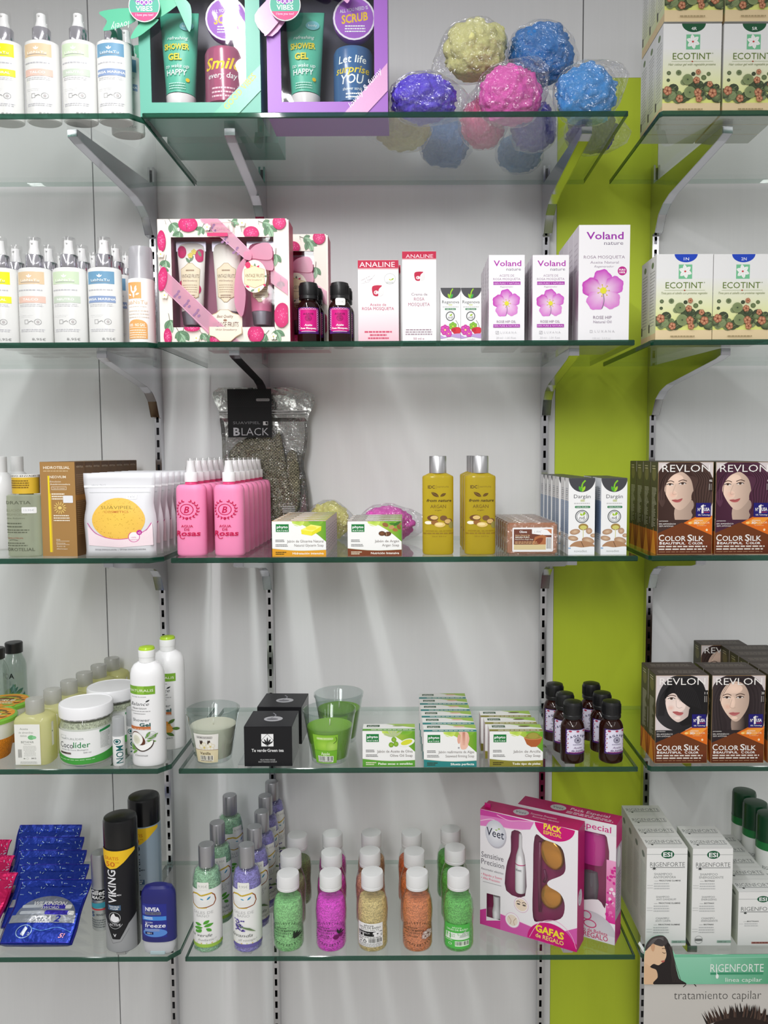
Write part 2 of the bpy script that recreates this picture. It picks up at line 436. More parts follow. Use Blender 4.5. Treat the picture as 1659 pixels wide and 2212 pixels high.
def boxat(name, sh, x0, x1, yt, yf, d, col, **kw):            # carton whose front spans photo columns x0..x1, top at row yt, standing at depth yf
    z = ZT[sh]; w = (x1-x0)*U(yf); X = xat((x0+x1)/2, yf, z); h = zat(yt, yf, X)-z
    o = carton(name, w, d, h, col, **kw); o.location = (X, yf+d/2, z); return o
def _gel():
    n = N('tinted_gel'); p = n.n('BsdfPrincipled'); n.l(n.col(), p.inputs['Base Color']); p.inputs['Roughness'].default_value = .12
    tl = n.n('BsdfTranslucent'); n.l(n.col(), tl.inputs[0]); tr = n.n('BsdfTransparent'); n.l(n.col(), tr.inputs[0])
    n.surf(n.mix(.28, n.mix(.45, p.outputs[0], tl.outputs[0]), tr.outputs[0])); MATS['tinted_gel'] = n.m
_gel()
clear('cup_glass', .05, .01)
clear('tinted_clear', .06, .03, haze=.25)
clear('zip_film', .09, .10, bump=(40, 1.0, .03))
# ------------------------------------------------------------------ the setting
def wall_mat(name, col, grain=0.03, rough=.42):
    n = N(name); p = n.n('BsdfPrincipled'); p.inputs['Roughness'].default_value = rough; p.inputs['Specular IOR Level'].default_value = .35
    t = n.noise(1.0, 4, 'Object', (60, 60, 1.6)); t2 = n.noise(1.0, 2, 'Object', (260, 260, 5))
    a = n.n('Math', operation='ADD'); n.l(t.outputs[0], a.inputs[0]); n.l(t2.outputs[0], a.inputs[1])
    m = n.n('MapRange'); n.l(a.outputs[0], m.inputs[0]); m.inputs[1].default_value = .6; m.inputs[2].default_value = 1.4
    m.inputs[3].default_value = 1-grain; m.inputs[4].default_value = 1.0
    mx = n.n('Mix', data_type='RGBA', blend_type='MULTIPLY'); mx.inputs[0].default_value = 1; mx.inputs[6].default_value = (*lin(col), 1)
    n.l(m.outputs[0], mx.inputs[7]); n.l(mx.outputs[2], p.inputs['Base Color'])
    n.l(n.bump(a.outputs[0], .12, .0006), p.inputs['Normal']); n.surf(p.outputs[0]); MATS[name] = n.m
wall_mat('white_laminate', (242, 242, 243))
wall_mat('green_laminate', (202, 222, 56), .02, .5)
wall_mat('floor_tile', (190, 186, 180), .05, .4)
XG0 = xat(1197, 0, ZT[3]); XG1 = xat(1407, 0, ZT[3])
ZG = zat(169, 0, .4)
# the panelled back wall: panels with open seams between them
seams = [-2.2, xat(226, 0, ZT[3]), xat(1260, 0, CZ+.9)]
m = MB()
zb, ztp = 0.0, 3.0; g = .0013
m.box(-2.2, seams[1]-g, 0, .018, zb, ztp, 'fff'); m.box(seams[1]+g, XG0-.0004, 0, .018, zb, ZG+.001, 'fff')
m.box(seams[1]+g, xat(1260, 0, CZ+.9)-g, 0, .018, ZG+.001, ztp, 'fff'); m.box(xat(1260, 0, CZ+.9)+g, XG1-.001, 0, .018, ZG+.001, ztp, 'fff')
m.box(XG1, 2.2, 0, .018, zb, ztp, 'fff')
m.box(-2.2, 2.2, .018, .03, zb, ztp, '777')
struct(m.build('wall_back', 'white_laminate'))
m = MB(); m.box(XG0, XG1-.001, -.001, .018, zb, ZG, 'fff'); struct(m.build('wall_green', 'green_laminate'))
m = MB(); m.box(-2.6, 2.6, -7, .03, -.02, 0, 'fff'); struct(m.build('floor', 'floor_tile'))
# slotted chrome uprights
XS = [-.5440, -.3104, .2896, .5216]
STD_D = .020
def standard(x, lab):
    w = .0135; t = .0012; z0, z1 = .02, ZT[1]+.03; m = MB(); c = (208, 208, 212)
    m.box(x-w/2, x-w/2+t, -STD_D, -.001, z0, z1, c); m.box(x+w/2-t, x+w/2, -STD_D, -.001, z0, z1, c)
    m.box(x-w/2, x-.0028, -STD_D-.001, -STD_D, z0, z1, c); m.box(x+.0028, x+w/2, -STD_D-.001, -STD_D, z0, z1, c)
    z = z0
    while z < z1-.02: m.box(x-.0028, x+.0028, -STD_D-.001, -STD_D, z, z+.011, c); z += .0265
    m.box(x-w/2+t, x+w/2-t, -.003, -.001, z0, z1, (60, 60, 62))
    o = m.build('slotted_upright', 'chrome'); tag(o, lab, 'shelf upright', 'slotted chrome uprights'); return o
standard(XS[0], 'slotted chrome upright where the left bay meets the middle bay')
standard(XS[1], 'slotted chrome upright behind the bagged sisal mitt in the middle bay')
standard(XS[2], 'slotted chrome upright along the left edge of the green wall strip')
standard(XS[3], 'slotted chrome upright along the right edge of the green wall strip')
# glass shelves
BACK = -.022; GT = .0095
EDGE = (20, 62, 46)
def glass(x0, x1, sh, lab, grp, cut=None):
    z1 = ZT[sh]; z0 = z1-GT; yf = -SHELF_W; m = MB()
    out = [(x0, yf), (x1, yf), (x1, BACK), (x0, BACK)]
    if cut == 'r': out = [(x0, yf), (x1-.018, yf), (x1, yf+.022), (x1, BACK), (x0, BACK)]
    if cut == 'l': out = [(x0+.004, yf), (x1, yf), (x1, BACK), (x0, BACK), (x0, yf+.006)]
    n = len(out); e = .0012
    cx = sum(p[0] for p in out)/n; cy = sum(p[1] for p in out)/n
    ins = [(p[0]+(e if p[0] < cx else -e), p[1]+(e if p[1] < cy else -e)) for p in out]
    top = [(a, b, z1) for a, b in ins]; bot = [(a, b, z0) for a, b in ins]
    et = [(a, b, z1-e) for a, b in out]; eb = [(a, b, z0+e) for a, b in out]
    m.add(top, [tuple(range(n))], (250, 253, 251)); m.add(bot, [tuple(range(n))[::-1]], (250, 253, 251))
    vs = et+eb+top+bot; fs = []
    for i in range(n):
        j = (i+1) % n; fs += [(i+n, j+n, j, i), (i, j, j+2*n, i+2*n), (i+3*n, j+3*n, j+n, i+n)]
    m.add(vs, fs, EDGE, 1)
    for fi in range(len(m.f)-3*n, len(m.f)):
        if all(abs(m.v[i][1]-BACK) < .002 for i in m.f[fi]): m.c[fi] = [lin((214, 228, 222))]*4; m.m[fi] = 0
    o = m.build('glass_shelf', ['shelf_glass', 'glass_edge']); tag(o, lab, 'shelf', grp); return o
def _edge():
    n = N('glass_edge'); d = n.n('BsdfDiffuse'); n.l(n.col(), d.inputs[0]); g = n.n('BsdfGlossy'); g.inputs['Roughness'].default_value = .06
    tr = n.n('BsdfTransparent'); tr.inputs[0].default_value = (.10, .30, .22, 1)
    n.surf(n.mix(n.schlick(.05), n.mix(.35, d.outputs[0], tr.outputs[0]), g.outputs[0])); MATS['glass_edge'] = n.m
_edge()
LV = {1: 'top', 2: 'second', 3: 'third', 4: 'fourth', 5: 'fifth'}
CL = {1: 307, 2: 340, 3: 369, 4: 386, 5: 400}; CR_ = {1: 1357, 2: 1371, 3: 1378, 4: 1378, 5: 1372}
LR = {1: 303, 2: 340, 3: 346, 4: 363, 5: 383}; RL = {1: 1426, 2: 1407, 3: 1403, 4: 1401, 5: 1386}
for k in range(1, 6):
    y = -SHELF_W
    glass(xat(CL[k], y, ZT[k]), xat(CR_[k], y, ZT[k]), k, '%s glass shelf from the top of the middle bay, with a green edge' % LV[k] if k > 1 else 'top glass shelf of the middle bay, with a green edge, under the gift boxes', 'glass shelves')
    glass(-1.25, xat(LR[k], y, ZT[k]), k, '%s glass shelf from the top in the left bay, with a cut corner' % LV[k] if k > 1 else 'top glass shelf of the left bay, with a cut corner, under white spray bottles', 'glass shelves', 'r')
    glass(xat(RL[k], y, ZT[k]), 1.25, k, '%s glass shelf from the top in the bay right of the green strip' % LV[k] if k > 1 else 'top glass shelf of the bay right of the green strip, under white and green cartons', 'glass shelves', 'l')
# chrome brackets
def bracket_mesh(side):
    o = empty('shelf_bracket'); c = (200, 200, 205); L = .305; wf = .017
    # outline in y,z from the wall out; drawn as a plate
    prof = [(0, 0), (-L, 0), (-L, -.012), (-L+.02, -.017), (-.085, -.046), (-.055, -.056), (-.032, -.072), (-.015, -.104), (0, -.106)]
    for sx in (-1, 1):
        m = MB(); n = len(prof); t = .0014; x = sx*wf*.5
        vs = [(x-t/2, a, b) for a, b in prof]+[(x+t/2, a, b) for a, b in prof]
        tr = tessellate_polygon([[Vector((a, b, 0)) for a, b in prof]])
        fs = [tuple(q) for q in tr]+[tuple(i+n for i in q[::-1]) for q in tr]+[(i, (i+1) % n, (i+1) % n+n, i+n) for i in range(n)]
        m.add(vs, fs, c); m.build('arm_plate', 'chrome', o)
    m = MB(); m.box(-wf/2, wf/2, -L, 0, -.0016, 0, c, 0, .0004); m.build('top_flange', 'chrome', o)
    up = MB()
    for (a, b), (c2, d2) in zip(prof[2:-1], prof[3:]): up.add([(-wf/2, a, b), (wf/2, a, b), (wf/2, c2, d2), (-wf/2, c2, d2)], [(0, 1, 2, 3)], c)
    up.build('under_plate', 'chrome', o)
    m = MB(); m.box(-wf/2, wf/2, -L-.0014, -L, -.012, 0, c, 0, .0004); m.build('end_lip', 'chrome', o)
    for zz in (-.018, -.070):
        m = MB(); P = [(0.0052*math.cos(2*PI*k/14), .0052*math.sin(2*PI*k/14)) for k in range(15)]
        m.tube([(a+.0005, -.0005, b+zz) for a, b in P], .0014, (190, 180, 130)); m.build('screw', 'brushed_metal', o)
    return o
BR0 = bracket_mesh(1)
first = True
BN = ['left end of the middle bay', 'left upright of the middle bay', 'left edge of the green strip', 'right edge of the green strip']
for k in range(1, 6):
    for i, x in enumerate(XS):
        loc = (x, -STD_D-.002, ZT[k]-GT-.0002)
        lab = 'chrome shelf bracket under the %s glass level at the %s' % (LV[k], BN[i])
        if first: o = BR0; o.location = loc; first = False
        else: o = dup(BR0, loc)
        o.rotation_euler[2] = {(1, 0): -.13, (1, 2): .06, (1, 3): .10, (2, 3): .12}.get((k, i), 0)
        if (k, i) == (2, 1): o.scale[2] = .72
        tag(o, lab, 'shelf bracket', 'chrome shelf brackets')
# ------------------------------------------------------------------ white spray bottles (left bay, two upper levels)
def zoomer(ox, oy, s): return lambda x, y: (ox+x/s, oy+y/s)
def spray_bottle(s, lab, band, word, dark=(150, 150, 155)):
    """s: metres per photo pixel; drawn from a bottle 72 px wide and 165 px high"""
    o = empty('spray_bottle'); R = 36*s; H = 163*s; e = .72
    m = MB(); m.lathe([(R*.9, 0), (R*.985, 2*s), (R, 6*s), (R, H-9*s), (R*.97, H-4*s), (R*.86, H-1.2*s), (R*.5, H)], (228, 228, 226), n=44, sy=e)
    m.build('bottle_body', 'gloss_plastic', o)
    m = MB(); m.lathe([(18*s, H-.5*s), (18.5*s, H+2*s), (18.5*s, H+26*s), (17.5*s, H+27.5*s), (10*s, H+28*s)], (220, 218, 226), n=32); m.build('collar', 'chrome', o)
    m = MB(); m.lathe([(12.5*s, H+27*s), (12.5*s, H+33*s), (9.5*s, H+44*s), (9.5*s, H+57*s), (8.6*s, H+58*s), (0.01*s, H+58*s)], (246, 246, 246), n=24)
    m.tube([(0, -9*s, H+52*s), (0, -11.5*s, H+52*s)], 2*s, (235, 235, 235)); m.build('spray_head', 'satin_plastic', o)
    m = MB(); m.lathe([(15.5*s, H+27.5*s), (14.6*s, H+62*s), (13.5*s, H+65*s), (.01*s, H+65.5*s)], (252, 252, 252), n=28); m.build('clear_overcap', 'clear_plastic', o)
    m = MB(); a = Art(m, wrap(R, 0, H, span=140, sy=e), (0, 0, 250, 645), seg=.03, step=3e-5, d0=1e-4)
    # panel is seen about 250 zoom px wide
    a.rect(25, 42, 210, 145, lab)
    w = (255, 255, 250)
    for k in (-1, 1): a.leaf(118, 92, 26, 9, -90+k*38, w)
    a.leaf(118, 92, 30, 9, -90, w); a.T('LabNaTu', 118, 122, 120, 20, w); a.rect(58, 127, 180, 131, dark)
    a.lines(30, 205, 190, 1, 8, 9, (190, 190, 195)); a.rect(28, 245, 215, 300, band)
    a.T(word, 121, 281, 30+13*len(word), 19, w, .012); a.lines(40, 200, 312, 2, 13, 5, (205, 205, 208)); a.lines(40, 150, 400, 2, 12, 3, (235, 235, 235), seed=5)
    a.frame(80, 440, 105, 475, 3, (170, 170, 170)); a.line([(105, 462), (125, 450), (135, 460)], 4, (150, 150, 150))
    a.ring(162, 458, 22, 24, 3.5, (165, 165, 165)); a.ell(162, 458, 9, 11, (185, 180, 180)); a.lines(45, 215, 518, 2, 14, 6, (200, 200, 205), seed=8)
    a.T('8,95€', 165, 612, 80, 20, (150, 150, 150)); m.build('printed_label', 'print_ink', o)
    return o
def put(o, sh, px, y): o.location = (xat(px, y, ZT[sh]), y, ZT[sh]); return o
KINDS = [((238, 240, 30), (240, 240, 60), 'NATURAL', 'bright yellow'), ((226, 200, 165), (232, 196, 182), 'TALCO', 'pale orange'),
         ((205, 222, 192), (200, 212, 196), 'NEUTRO', 'pale green'), ((112, 158, 190), (140, 160, 196), 'BRISA MARINA', 'blue')]
for i, (lab, band, word, cn) in enumerate(KINDS):
    yc = -.325; s = U(yc-.02)
    o = spray_bottle(s, lab, band, word)
    tag(o, 'white spray bottle with %s label in the front row of the top left shelf' % cn, 'spray bottle', 'white spray bottles')
    put(o, 1, (17, 97, 176, 251)[i], yc)
    p = dup(o, (0, 0, 0)); put(p, 2, (9, 82, 156, 231)[i], yc)
    tag(p, 'white spray bottle with %s label, front row, second shelf of the left bay' % cn, 'spray bottle', 'white spray bottles')
    row(p, 4, .056, 'white spray bottle with '+cn+' label, %s, second shelf of left bay')
    if i == 3: tag(dup(o, (o.location.x+.002, yc+.056, ZT[1])), 'white spray bottle hidden behind the blue labelled one on the top left shelf', 'spray bottle', 'white spray bottles')
# bottle with orange label and frosted cap
o = empty('mist_bottle'); s = U(-.33); R = 27.5*s; H = 137*s
m = MB(); m.lathe([(R*.92, 0), (R, 3*s), (R, H-6*s), (R*.97, H-2*s), (R*.8, H)], (240, 238, 236), n=40); m.build('bottle_body', 'gloss_plastic', o)
m = MB(); m.lathe([(R*.93, H-2*s), (R*.9, H+45*s), (R*.88, H+60*s), (R*.8, H+66*s), (.001, H+67*s)], (226, 226, 230), n=36); m.build('frosted_cap', 'frosted_plastic', o)
m = MB(); m.lathe([(R*.5, H), (R*.5, H+18*s), (R*.36, H+22*s), (R*.36, H+48*s), (.001, H+49*s)], (245, 245, 245), n=20); m.build('spray_head', 'satin_plastic', o)
m = MB(); a = Art(m, wrap(R, 0, H, span=130), (1100, 610, 1320, 1158), seg=.03, step=3e-5, d0=1e-4); oc = (232, 172, 106); w = (255, 250, 240)
a.rect(1120, 650, 1238, 785, oc)
for x, y, r, L in ((1180, 780, -90, 60), (1180, 745, -125, 45), (1182, 740, -55, 45), (1165, 720, -100, 50), (1190, 720, -75, 45), (1160, 760, -150, 30), (1195, 755, -25, 32)): a.leaf(x, y, L, 15, r, w)
a.T('LabNaTu', 1195, 830, 165, 32, (228, 190, 150)); a.lines(1130, 1280, 850, 1, 9, 4, (225, 205, 185)); a.lines(1125, 1290, 882, 3, 26, 9, (226, 212, 198), 'c')
a.ell(1198, 1010, 78, 52, oc); a.rect(1120, 1005, 1276, 1118, oc); a.T('100% · NO GAS', 1195, 1015, 125, 24, w, .015); a.rect(1130, 1024, 1268, 1027, w); a.lines(1130, 1266, 1045, 4, 19, 6, w, 'c')
m.build('printed_label', 'print_ink', o); put(o, 2, 309, -.328)
tag(o, 'white mist bottle with orange label and tall frosted cap beside the pink gift box', 'mist bottle')
# ------------------------------------------------------------------ boxed gift sets with a window
def window_box(name, w, h, d, win, col, inside, art, R, sidecol, mat='printed_card', t=.0012):
    """tray box: front frame with a real opening win=(x0,x1,z0,z1), hollow inside"""
    o = empty(name); x0, x1, z0, z1 = win; m = MB()
    m.box(-w/2, x0, -d/2, -d/2+t, 0, h, col); m.box(x1, w/2, -d/2, -d/2+t, 0, h, col); m.box(x0, x1, -d/2, -d/2+t, 0, z0, col); m.box(x0, x1, -d/2, -d/2+t, z1, h, col)
    m.box(-w/2, -w/2+t, -d/2+t, d/2, 0, h, sidecol); m.box(w/2-t, w/2, -d/2+t, d/2, 0, h, sidecol)
    m.box(-w/2+t, w/2-t, -d/2+t, d/2, 0, t, sidecol); m.box(-w/2+t, w/2-t, -d/2+t, d/2, h-t, h, sidecol); m.box(-w/2+t, w/2-t, d/2-t, d/2, t, h-t, sidecol)
    m.build('carton', mat, o)
    m = MB(); m.box(x0+.0005, x1-.0005, -d/2+t+.001, d/2-t-.001, z0-.002, z0, inside); m.box(x0-.002, x0, -d/2+t+.001, d/2-t-.001, z0, z1, inside); m.box(x1, x1+.002, -d/2+t+.001, d/2-t-.001, z0, z1, inside)
    m.box(x0, x1, d/2-t-.003, d/2-t-.001, z0, z1, inside); m.build('inner_tray', 'satin_plastic', o)
    m = MB(); m.box(x0-.004, x1+.004, -d/2+t+.0002, -d/2+t+.0005, z0-.004, z1+.004, (252, 252, 253)); m.build('window_pane', 'window_film', o)
    m = MB(); a = Art(m, face((-w/2, -d/2, 0), (w, 0, 0), (0, 0, h)), R); art(a); m.build('front_print', 'print_ink', o)
    return o
def squeeze_tube(m, cx, y, z0, w, h, col, capcol, caph, artm=None):   # cap down, flat crimp up
    R = w/2*.72; prof = []; n = 28; rows = 10; vs = []; fs = []
    for i in range(rows+1):
        t = i/rows; z = z0+caph+(h-caph)*t; rx = R+(w/2-R)*t; ry = R*(1-t)**.8+.0012
        for k in range(n): a = 2*PI*k/n; vs.append((cx+rx*math.cos(a), y+ry*math.sin(a), z))
    for i in range(rows):
        for k in range(n): fs.append((i*n+k, i*n+(k+1) % n, (i+1)*n+(k+1) % n, (i+1)*n+k))
    fs.append(tuple(range(rows*n, rows*n+n)))
    m.add(vs, fs, col, 0, True); return R
YB = -.352
def gift(x0, x1, yt_h, col, sidec, inside, ribbon, ribtxt, ribcol, small):
    s = U(YB); w = (x1-x0)*s; h = .262; d = .088
    P = lambda x: (x-(x0+x1)/2)*s
    Z = lambda y: (240-y)*s
    wx0, wx1 = (332, 530) if small == 0 else (612, 806)
    def art(a):
        pass
    o = window_box('gift_box', w, h, d, (P(wx0), P(wx1), Z(211), h-.022), col, inside, art, (x0, 240-h/s, x1, 240), sidec)
    # contents
    tx = (345, 421) if small == 0 else (613, 703)
    m = MB(); cx = P((tx[0]+tx[1])/2)+.0; tw = 84*s; cap = 25*s; z0 = Z(211)+.0005; yy = -d/2+.033
    R = squeeze_tube(m, cx, yy, z0, tw, 198*s, (92, 190, 160), 0, cap); t = m.build('shower_gel_tube', 'soft_plastic', o)
    m = MB(); m.lathe([(R*.96, z0), (R*.98, z0+.002), (R*1.02, z0+cap-.003), (R*1.02, z0+cap-.001), (R*.9, z0+cap)], (238, 236, 232), n=32, ctr=(cx, yy)); m.build('tube_cap', 'gloss_plastic', t)
    m = MB(); rows = lambda z: R+(tw/2-R)*min(1, max(0, (z-z0-cap)/(198*s-cap)))
    a = Art(m, lambda u, v, dd: Vector((cx+(u-.5)*2*R*.93*(1+.25*v), yy-(R*max(0, 1-v)**.8+.0013)*math.sqrt(max(.04, 1-((u-.5)*1.86*R*(1+.25*v)/(R+(tw/2-R)*v))**2))-.0016-dd, z0+cap+(198*s-cap)*v)), (140, -30, 365, 565), seg=.08)
    yl = (233, 214, 60); w_ = (240, 250, 245)
    a.T('refreshing', 250, 178, 150, 26, w_, 0, .2); a.T('SHOWER', 242, 250, 185, 44, yl, .03); a.T('GEL', 232, 328, 105, 48, yl, .035); a.T('to wake up', 248, 388, 180, 30, w_, 0, .2); a.T('HAPPY', 245, 442, 160, 42, w_, .012)
    a.ell(332, 474, 14, 14, (236, 200, 50)); a.lines(180, 320, 500, 3, 18, 7, (190, 230, 215), 'c'); a.ell(310, 75, 48, 34, (130, 200, 205)); a.T('body', 310, 82, 60, 18, w_)
    m.build('tube_print', 'print_ink', t)
    bx = (432, 528) if small == 0 else (714, 806); cx2 = P((bx[0]+bx[1])/2); br = (bx[1]-bx[0])*s/2*.93; bc = (158, 84, 112) if small == 0 else (66, 104, 150); bh = 118*s
    m = MB(); m.lathe([(br*.9, z0), (br, z0+.003), (br, z0+bh*.9), (br*.93, z0+bh*.97), (br*.6, z0+bh)], bc, n=36, ctr=(cx2, yy+.002)); b = m.build('shower_bottle', 'gloss_plastic', o)
    m = MB(); fn0 = wrap(br, z0, z0+bh, span=140); fn = lambda u, v, dd: fn0(u, v, dd)+Vector((cx2, yy+.002, 0))
    a = Art(m, fn, (0, 0, 250, 350), seg=.05, step=3e-5, d0=1e-4)
    if small == 0: a.T('Smile', 125, 150, 190, 70, (235, 205, 60), .02, .3).T('every day', 125, 205, 150, 36, w_, 0, .2).lines(70, 190, 260, 3, 24, 10, (225, 190, 200), 'c')
    else: a.T('Let life', 125, 115, 150, 46, w_, .01, .15).T('surprise', 125, 175, 190, 46, (226, 205, 70), .015, .25).T('YOU', 125, 240, 120, 58, w_, .01, .2).T('shower scrub', 125, 280, 100, 20, w_).lines(90, 170, 298, 2, 20, 8, w_, 'c')
    m.build('bottle_print', 'print_ink', b)
    jc = P(488 if small == 0 else 764); jz = Z(36); jr = 45*s
    m = MB(); R90 = [(jr*.98, 0), (jr, .002), (jr, .016), (jr*.97, .018)]
    vs = MB(); vs.lathe(R90, (150, 86, 186), n=40)
    vs.v = [(x+jc, -z+yy-.002, y+jz) for x, y, z in vs.v]; j = vs.build('scrub_jar', 'gloss_plastic', o)
    m = MB(); a = Art(m, face((jc-jr, yy-.0201, jz-jr), (2*jr, 0, 0), (0, 0, 2*jr)), (0, 0, 100, 100))
    a.ell(50, 50, 49, 49, (236, 230, 240)).ell(50, 50, 45, 45, (160, 92, 196)); a.T('ALL YOU NEED IS', 50, 34, 66, 8, w_, 0, .0, -8); a.T('SCRUB', 52, 58, 62, 19, (236, 196, 40), .03, .15, -8); a.lines(28, 76, 66, 3, 6, 2.6, w_, 'c')
    m.build('lid_print', 'print_ink', j)
    # ribbon band over the lower right corner, bow and round tag
    if small == 0: q = [(455, 240), (508, 240), (560.5, 188), (560.5, 136)]
    else: q = [(738, 240), (785, 240), (833.5, 190), (833.5, 134)]
    m = MB(); e = -d/2-.0009; m.prism([(P(x), Z(y)) for x, y in q], e-.0005, e, ribcol); rb = m.build('corner_ribbon', 'ribbon', o)
    m = MB(); a = Art(m, face((P(x0), e-.0005, Z(240)), (w, 0, 0), (0, 0, 240*s)), (x0, 0, x1, 240))
    if small == 0: a.T('GOOD VIBES', 521, 194, 92, 13, (200, 215, 110), .01, 0, -47)
    else: a.T('lovely & funny', 790, 187, 100, 11, (245, 235, 245), 0, .3, -48)
    m.build('ribbon_lettering', 'print_ink', rb)
    tx_, ty_ = (328, 28) if small == 0 else (625, 27)
    m = MB(); m.lathe([(32*s, 0), (32*s, .0012)], (225, 225, 225), n=36); m.v = [(x+P(tx_), -z+e-.014, y+Z(ty_)) for x, y, z in m.v]; tg = m.build('round_tag', 'printed_card', o)
    m = MB(); a = Art(m, face((P(tx_-32), e-.01525, Z(ty_+32)), (64*s, 0, 0), (0, 0, 64*s)), (0, 0, 64, 64))
    a.ell(32, 32, 30.5, 30.5, (88, 172, 150)); a.ell(32, 32, 30.5, 30.5, (150, 80, 180), a0=205, a1=335); a.poly([(4.5, 45), (59.5, 45), (55, 52), (46, 59), (32, 62.5), (18, 59), (9, 52)], (214, 80, 130)); a.rect(5, 18, 59, 22, (88, 172, 150))
    a.T('GOOD', 32, 30, 34, 10, 'fff', .01); a.T('VIBES', 32, 42, 34, 10, 'fff', .01); a.T('I love you too!', 32, 52, 36, 5, 'fde'); m.build('tag_print', 'print_ink', tg)
    rc = ribcol
    if small == 0:
        loops = [[(300, 26), (232, 32), (246, 50), (240, 70), (303, 52)], [(395, -12), (330, 20), (352, 46), (410, 5)], [(385, 0), (420, 22), (418, 75), (400, 40)], [(355, 52), (318, 82), (296, 88), (318, 58)]]
    else:
        loops = [[(630, -20), (560, 40), (596, 82), (650, 5)], [(700, -10), (740, 10), (753, 18), (760, -5), (735, -14)], [(618, 45), (583, 84), (583, 62), (600, 40)], [(664, -16), (700, 6), (716, -2), (690, -22)]]
    m = MB()
    for k, L in enumerate(loops): m.prism([(P(x), Z(y)) for x, y in smooth(L)], e-.004-.002*k, e-.0035-.002*k, rc)
    bw = m.build('ribbon_bow', 'ribbon', o)
    if small == 0:
        m = MB(); a = Art(m, face((P(232), e-.0041, Z(72)), (75*s, 0, 0), (0, 0, 45*s)), (232, 27, 307, 72)); a.T('lovely', 272, 54, 40, 14, (210, 240, 220), 0, .3, 170); m.build('ribbon_lettering', 'print_ink', bw)
    o.location = (xat((x0+x1)/2, YB, ZT[1]), YB+d/2, ZT[1]); return o
teal = (98, 174, 154)
o = gift(308, 560, 0, teal, (112, 186, 168), (58, 52, 72), teal, 'x', (92, 186, 150), 0)
tag(o, 'teal gift box with window showing shower gel and pink bottle, green ribbon', 'gift box', 'boxed bath gift sets')
b2 = dup(o, (o.location.x+.010, o.location.y+.118, ZT[1])); tag(b2, 'teal gift box standing behind the front teal gift box on the top shelf', 'gift box', 'boxed bath gift sets')
o = gift(583, 834, 0, (158, 98, 192), (142, 88, 178), (50, 50, 74), (200, 140, 200), 'x', (218, 160, 206), 1)
tag(o, 'purple gift box with window showing shower gel and blue bottle, pink ribbon', 'gift box', 'boxed bath gift sets')
# ------------------------------------------------------------------ net sponges in crumpled bags
def sponge(name, rx, ry, rz, col, seed, tail=(1, .2), price=False, bag=True):
    """ruffled net ball inside a clear bag; origin under its lowest point"""
    o = empty('bath_sponge'); off = Vector((seed*7.3, seed*3.1, seed*1.7))
    bm = bmesh.new(); bmesh.ops.create_icosphere(bm, subdivisions=5, radius=1)
    for v in bm.verts:
        n = v.co.normalized(); w = noise.noise_vector(n*1.6+off)*.6
        f = abs(noise.noise(n*2.1+off+w*.9)); f2 = abs(noise.noise(n*4.5+off*2+w*1.4)); f3 = abs(noise.noise(n*11+off+w*2))
        r = .83+.24*f+.14*f2+.06*f3+.010*noise.noise(n*45+off); v.co = n*r
    for v in bm.verts: v.co = Vector((v.co.x*rx, v.co.y*ry, max(v.co.z, -.86)*rz+.9*rz))
    m = MB(); m.bm(bm, col, 0, True); m.build('net_ball', 'net_sponge', o)
    if bag:
        bm = bmesh.new(); bmesh.ops.create_icosphere(bm, subdivisions=3, radius=1); td = Vector((tail[0], .1, tail[1])).normalized()
        for v in bm.verts:
            n = v.co.normalized(); k = max(0, n.dot(td)); r = 1.05+.05*noise.noise(n*3+off*3)+.08*abs(noise.noise(n*5+off))+.05*noise.noise(n*17+off)+.42*k**10+.10*k**4
            v.co = n*r
        for v in bm.verts: v.co = Vector((v.co.x*rx, v.co.y*ry, max(v.co.z*rz, -.895*rz)+.9*rz))
        m = MB(); m.bm(bm, (250, 250, 252), 0, False); b = m.build('plastic_bag', 'crumpled_film', o)
    return o
BL, YE, PK, PU = (60, 150, 232), (240, 238, 160), (246, 100, 196), (98, 78, 220)
def spongeat(sh, x, yc, hw, hh, Y, col, seed, lab, tail, lift=0.0, depth=.046):
    s = U(Y); rx, rz = hw*s*.97, hh*s
    o = sponge('s', rx, depth, rz, col, seed, tail)
    z = ZT[sh]+lift if lift is not None else zat(yc, Y)-.9*rz
    o.location = (xat(x, Y, z+rz), Y, z+.0006); tag(o, lab, 'bath sponge', 'bagged net bath sponges'); return o
# lower row front and back, then the two resting on top
spongeat(1, 916, 215, 73, 50, -.325, PU, 1, 'purple net sponge in clear bag beside the purple gift box', (1, -.2))
spongeat(1, 1102, 220, 72, 62, -.315, PK, 2, 'pink net sponge in clear bag at the front middle of the pile', (.7, .9))
spongeat(1, 1266, 215, 68, 62, -.318, (66, 156, 232), 3, 'blue net sponge in clear bag at the front corner above the green strip', (1, .7))
spongeat(1, 872, 290, 58, 44, -.195, (226, 214, 130), 4, 'yellow net sponge seen from below through the glass, behind the purple sponge', (-1, .1), depth=.036)
spongeat(1, 962, 330, 56, 55, -.105, (64, 132, 206), 5, 'blue net sponge at the back of the pile, seen through the glass', (-.3, .9), depth=.036)
spongeat(1, 1043, 300, 50, 54, -.205, (244, 104, 160), 6, 'pink net sponge seen from below through the glass, behind the front pink one', (0, .9), depth=.036)
spongeat(1, 1152, 290, 52, 54, -.190, (96, 90, 196), 7, 'purple net sponge behind the front pink sponge, half hidden', (.2, .9), depth=.036)
spongeat(1, 1278, 300, 56, 48, -.175, (74, 62, 150), 8, 'dark purple net sponge behind the blue corner sponge', (1, -.1), depth=.038)
spongeat(1, 1122, 360, 50, 42, -.070, (74, 150, 210), 9, 'small blue net sponge at the very back near the wall', (.2, .3), depth=.034)
spongeat(1, 1026, 112, 70, 62, -.262, YE, 10, 'pale yellow net sponge resting on top of the pile', (-.9, -.6), None)
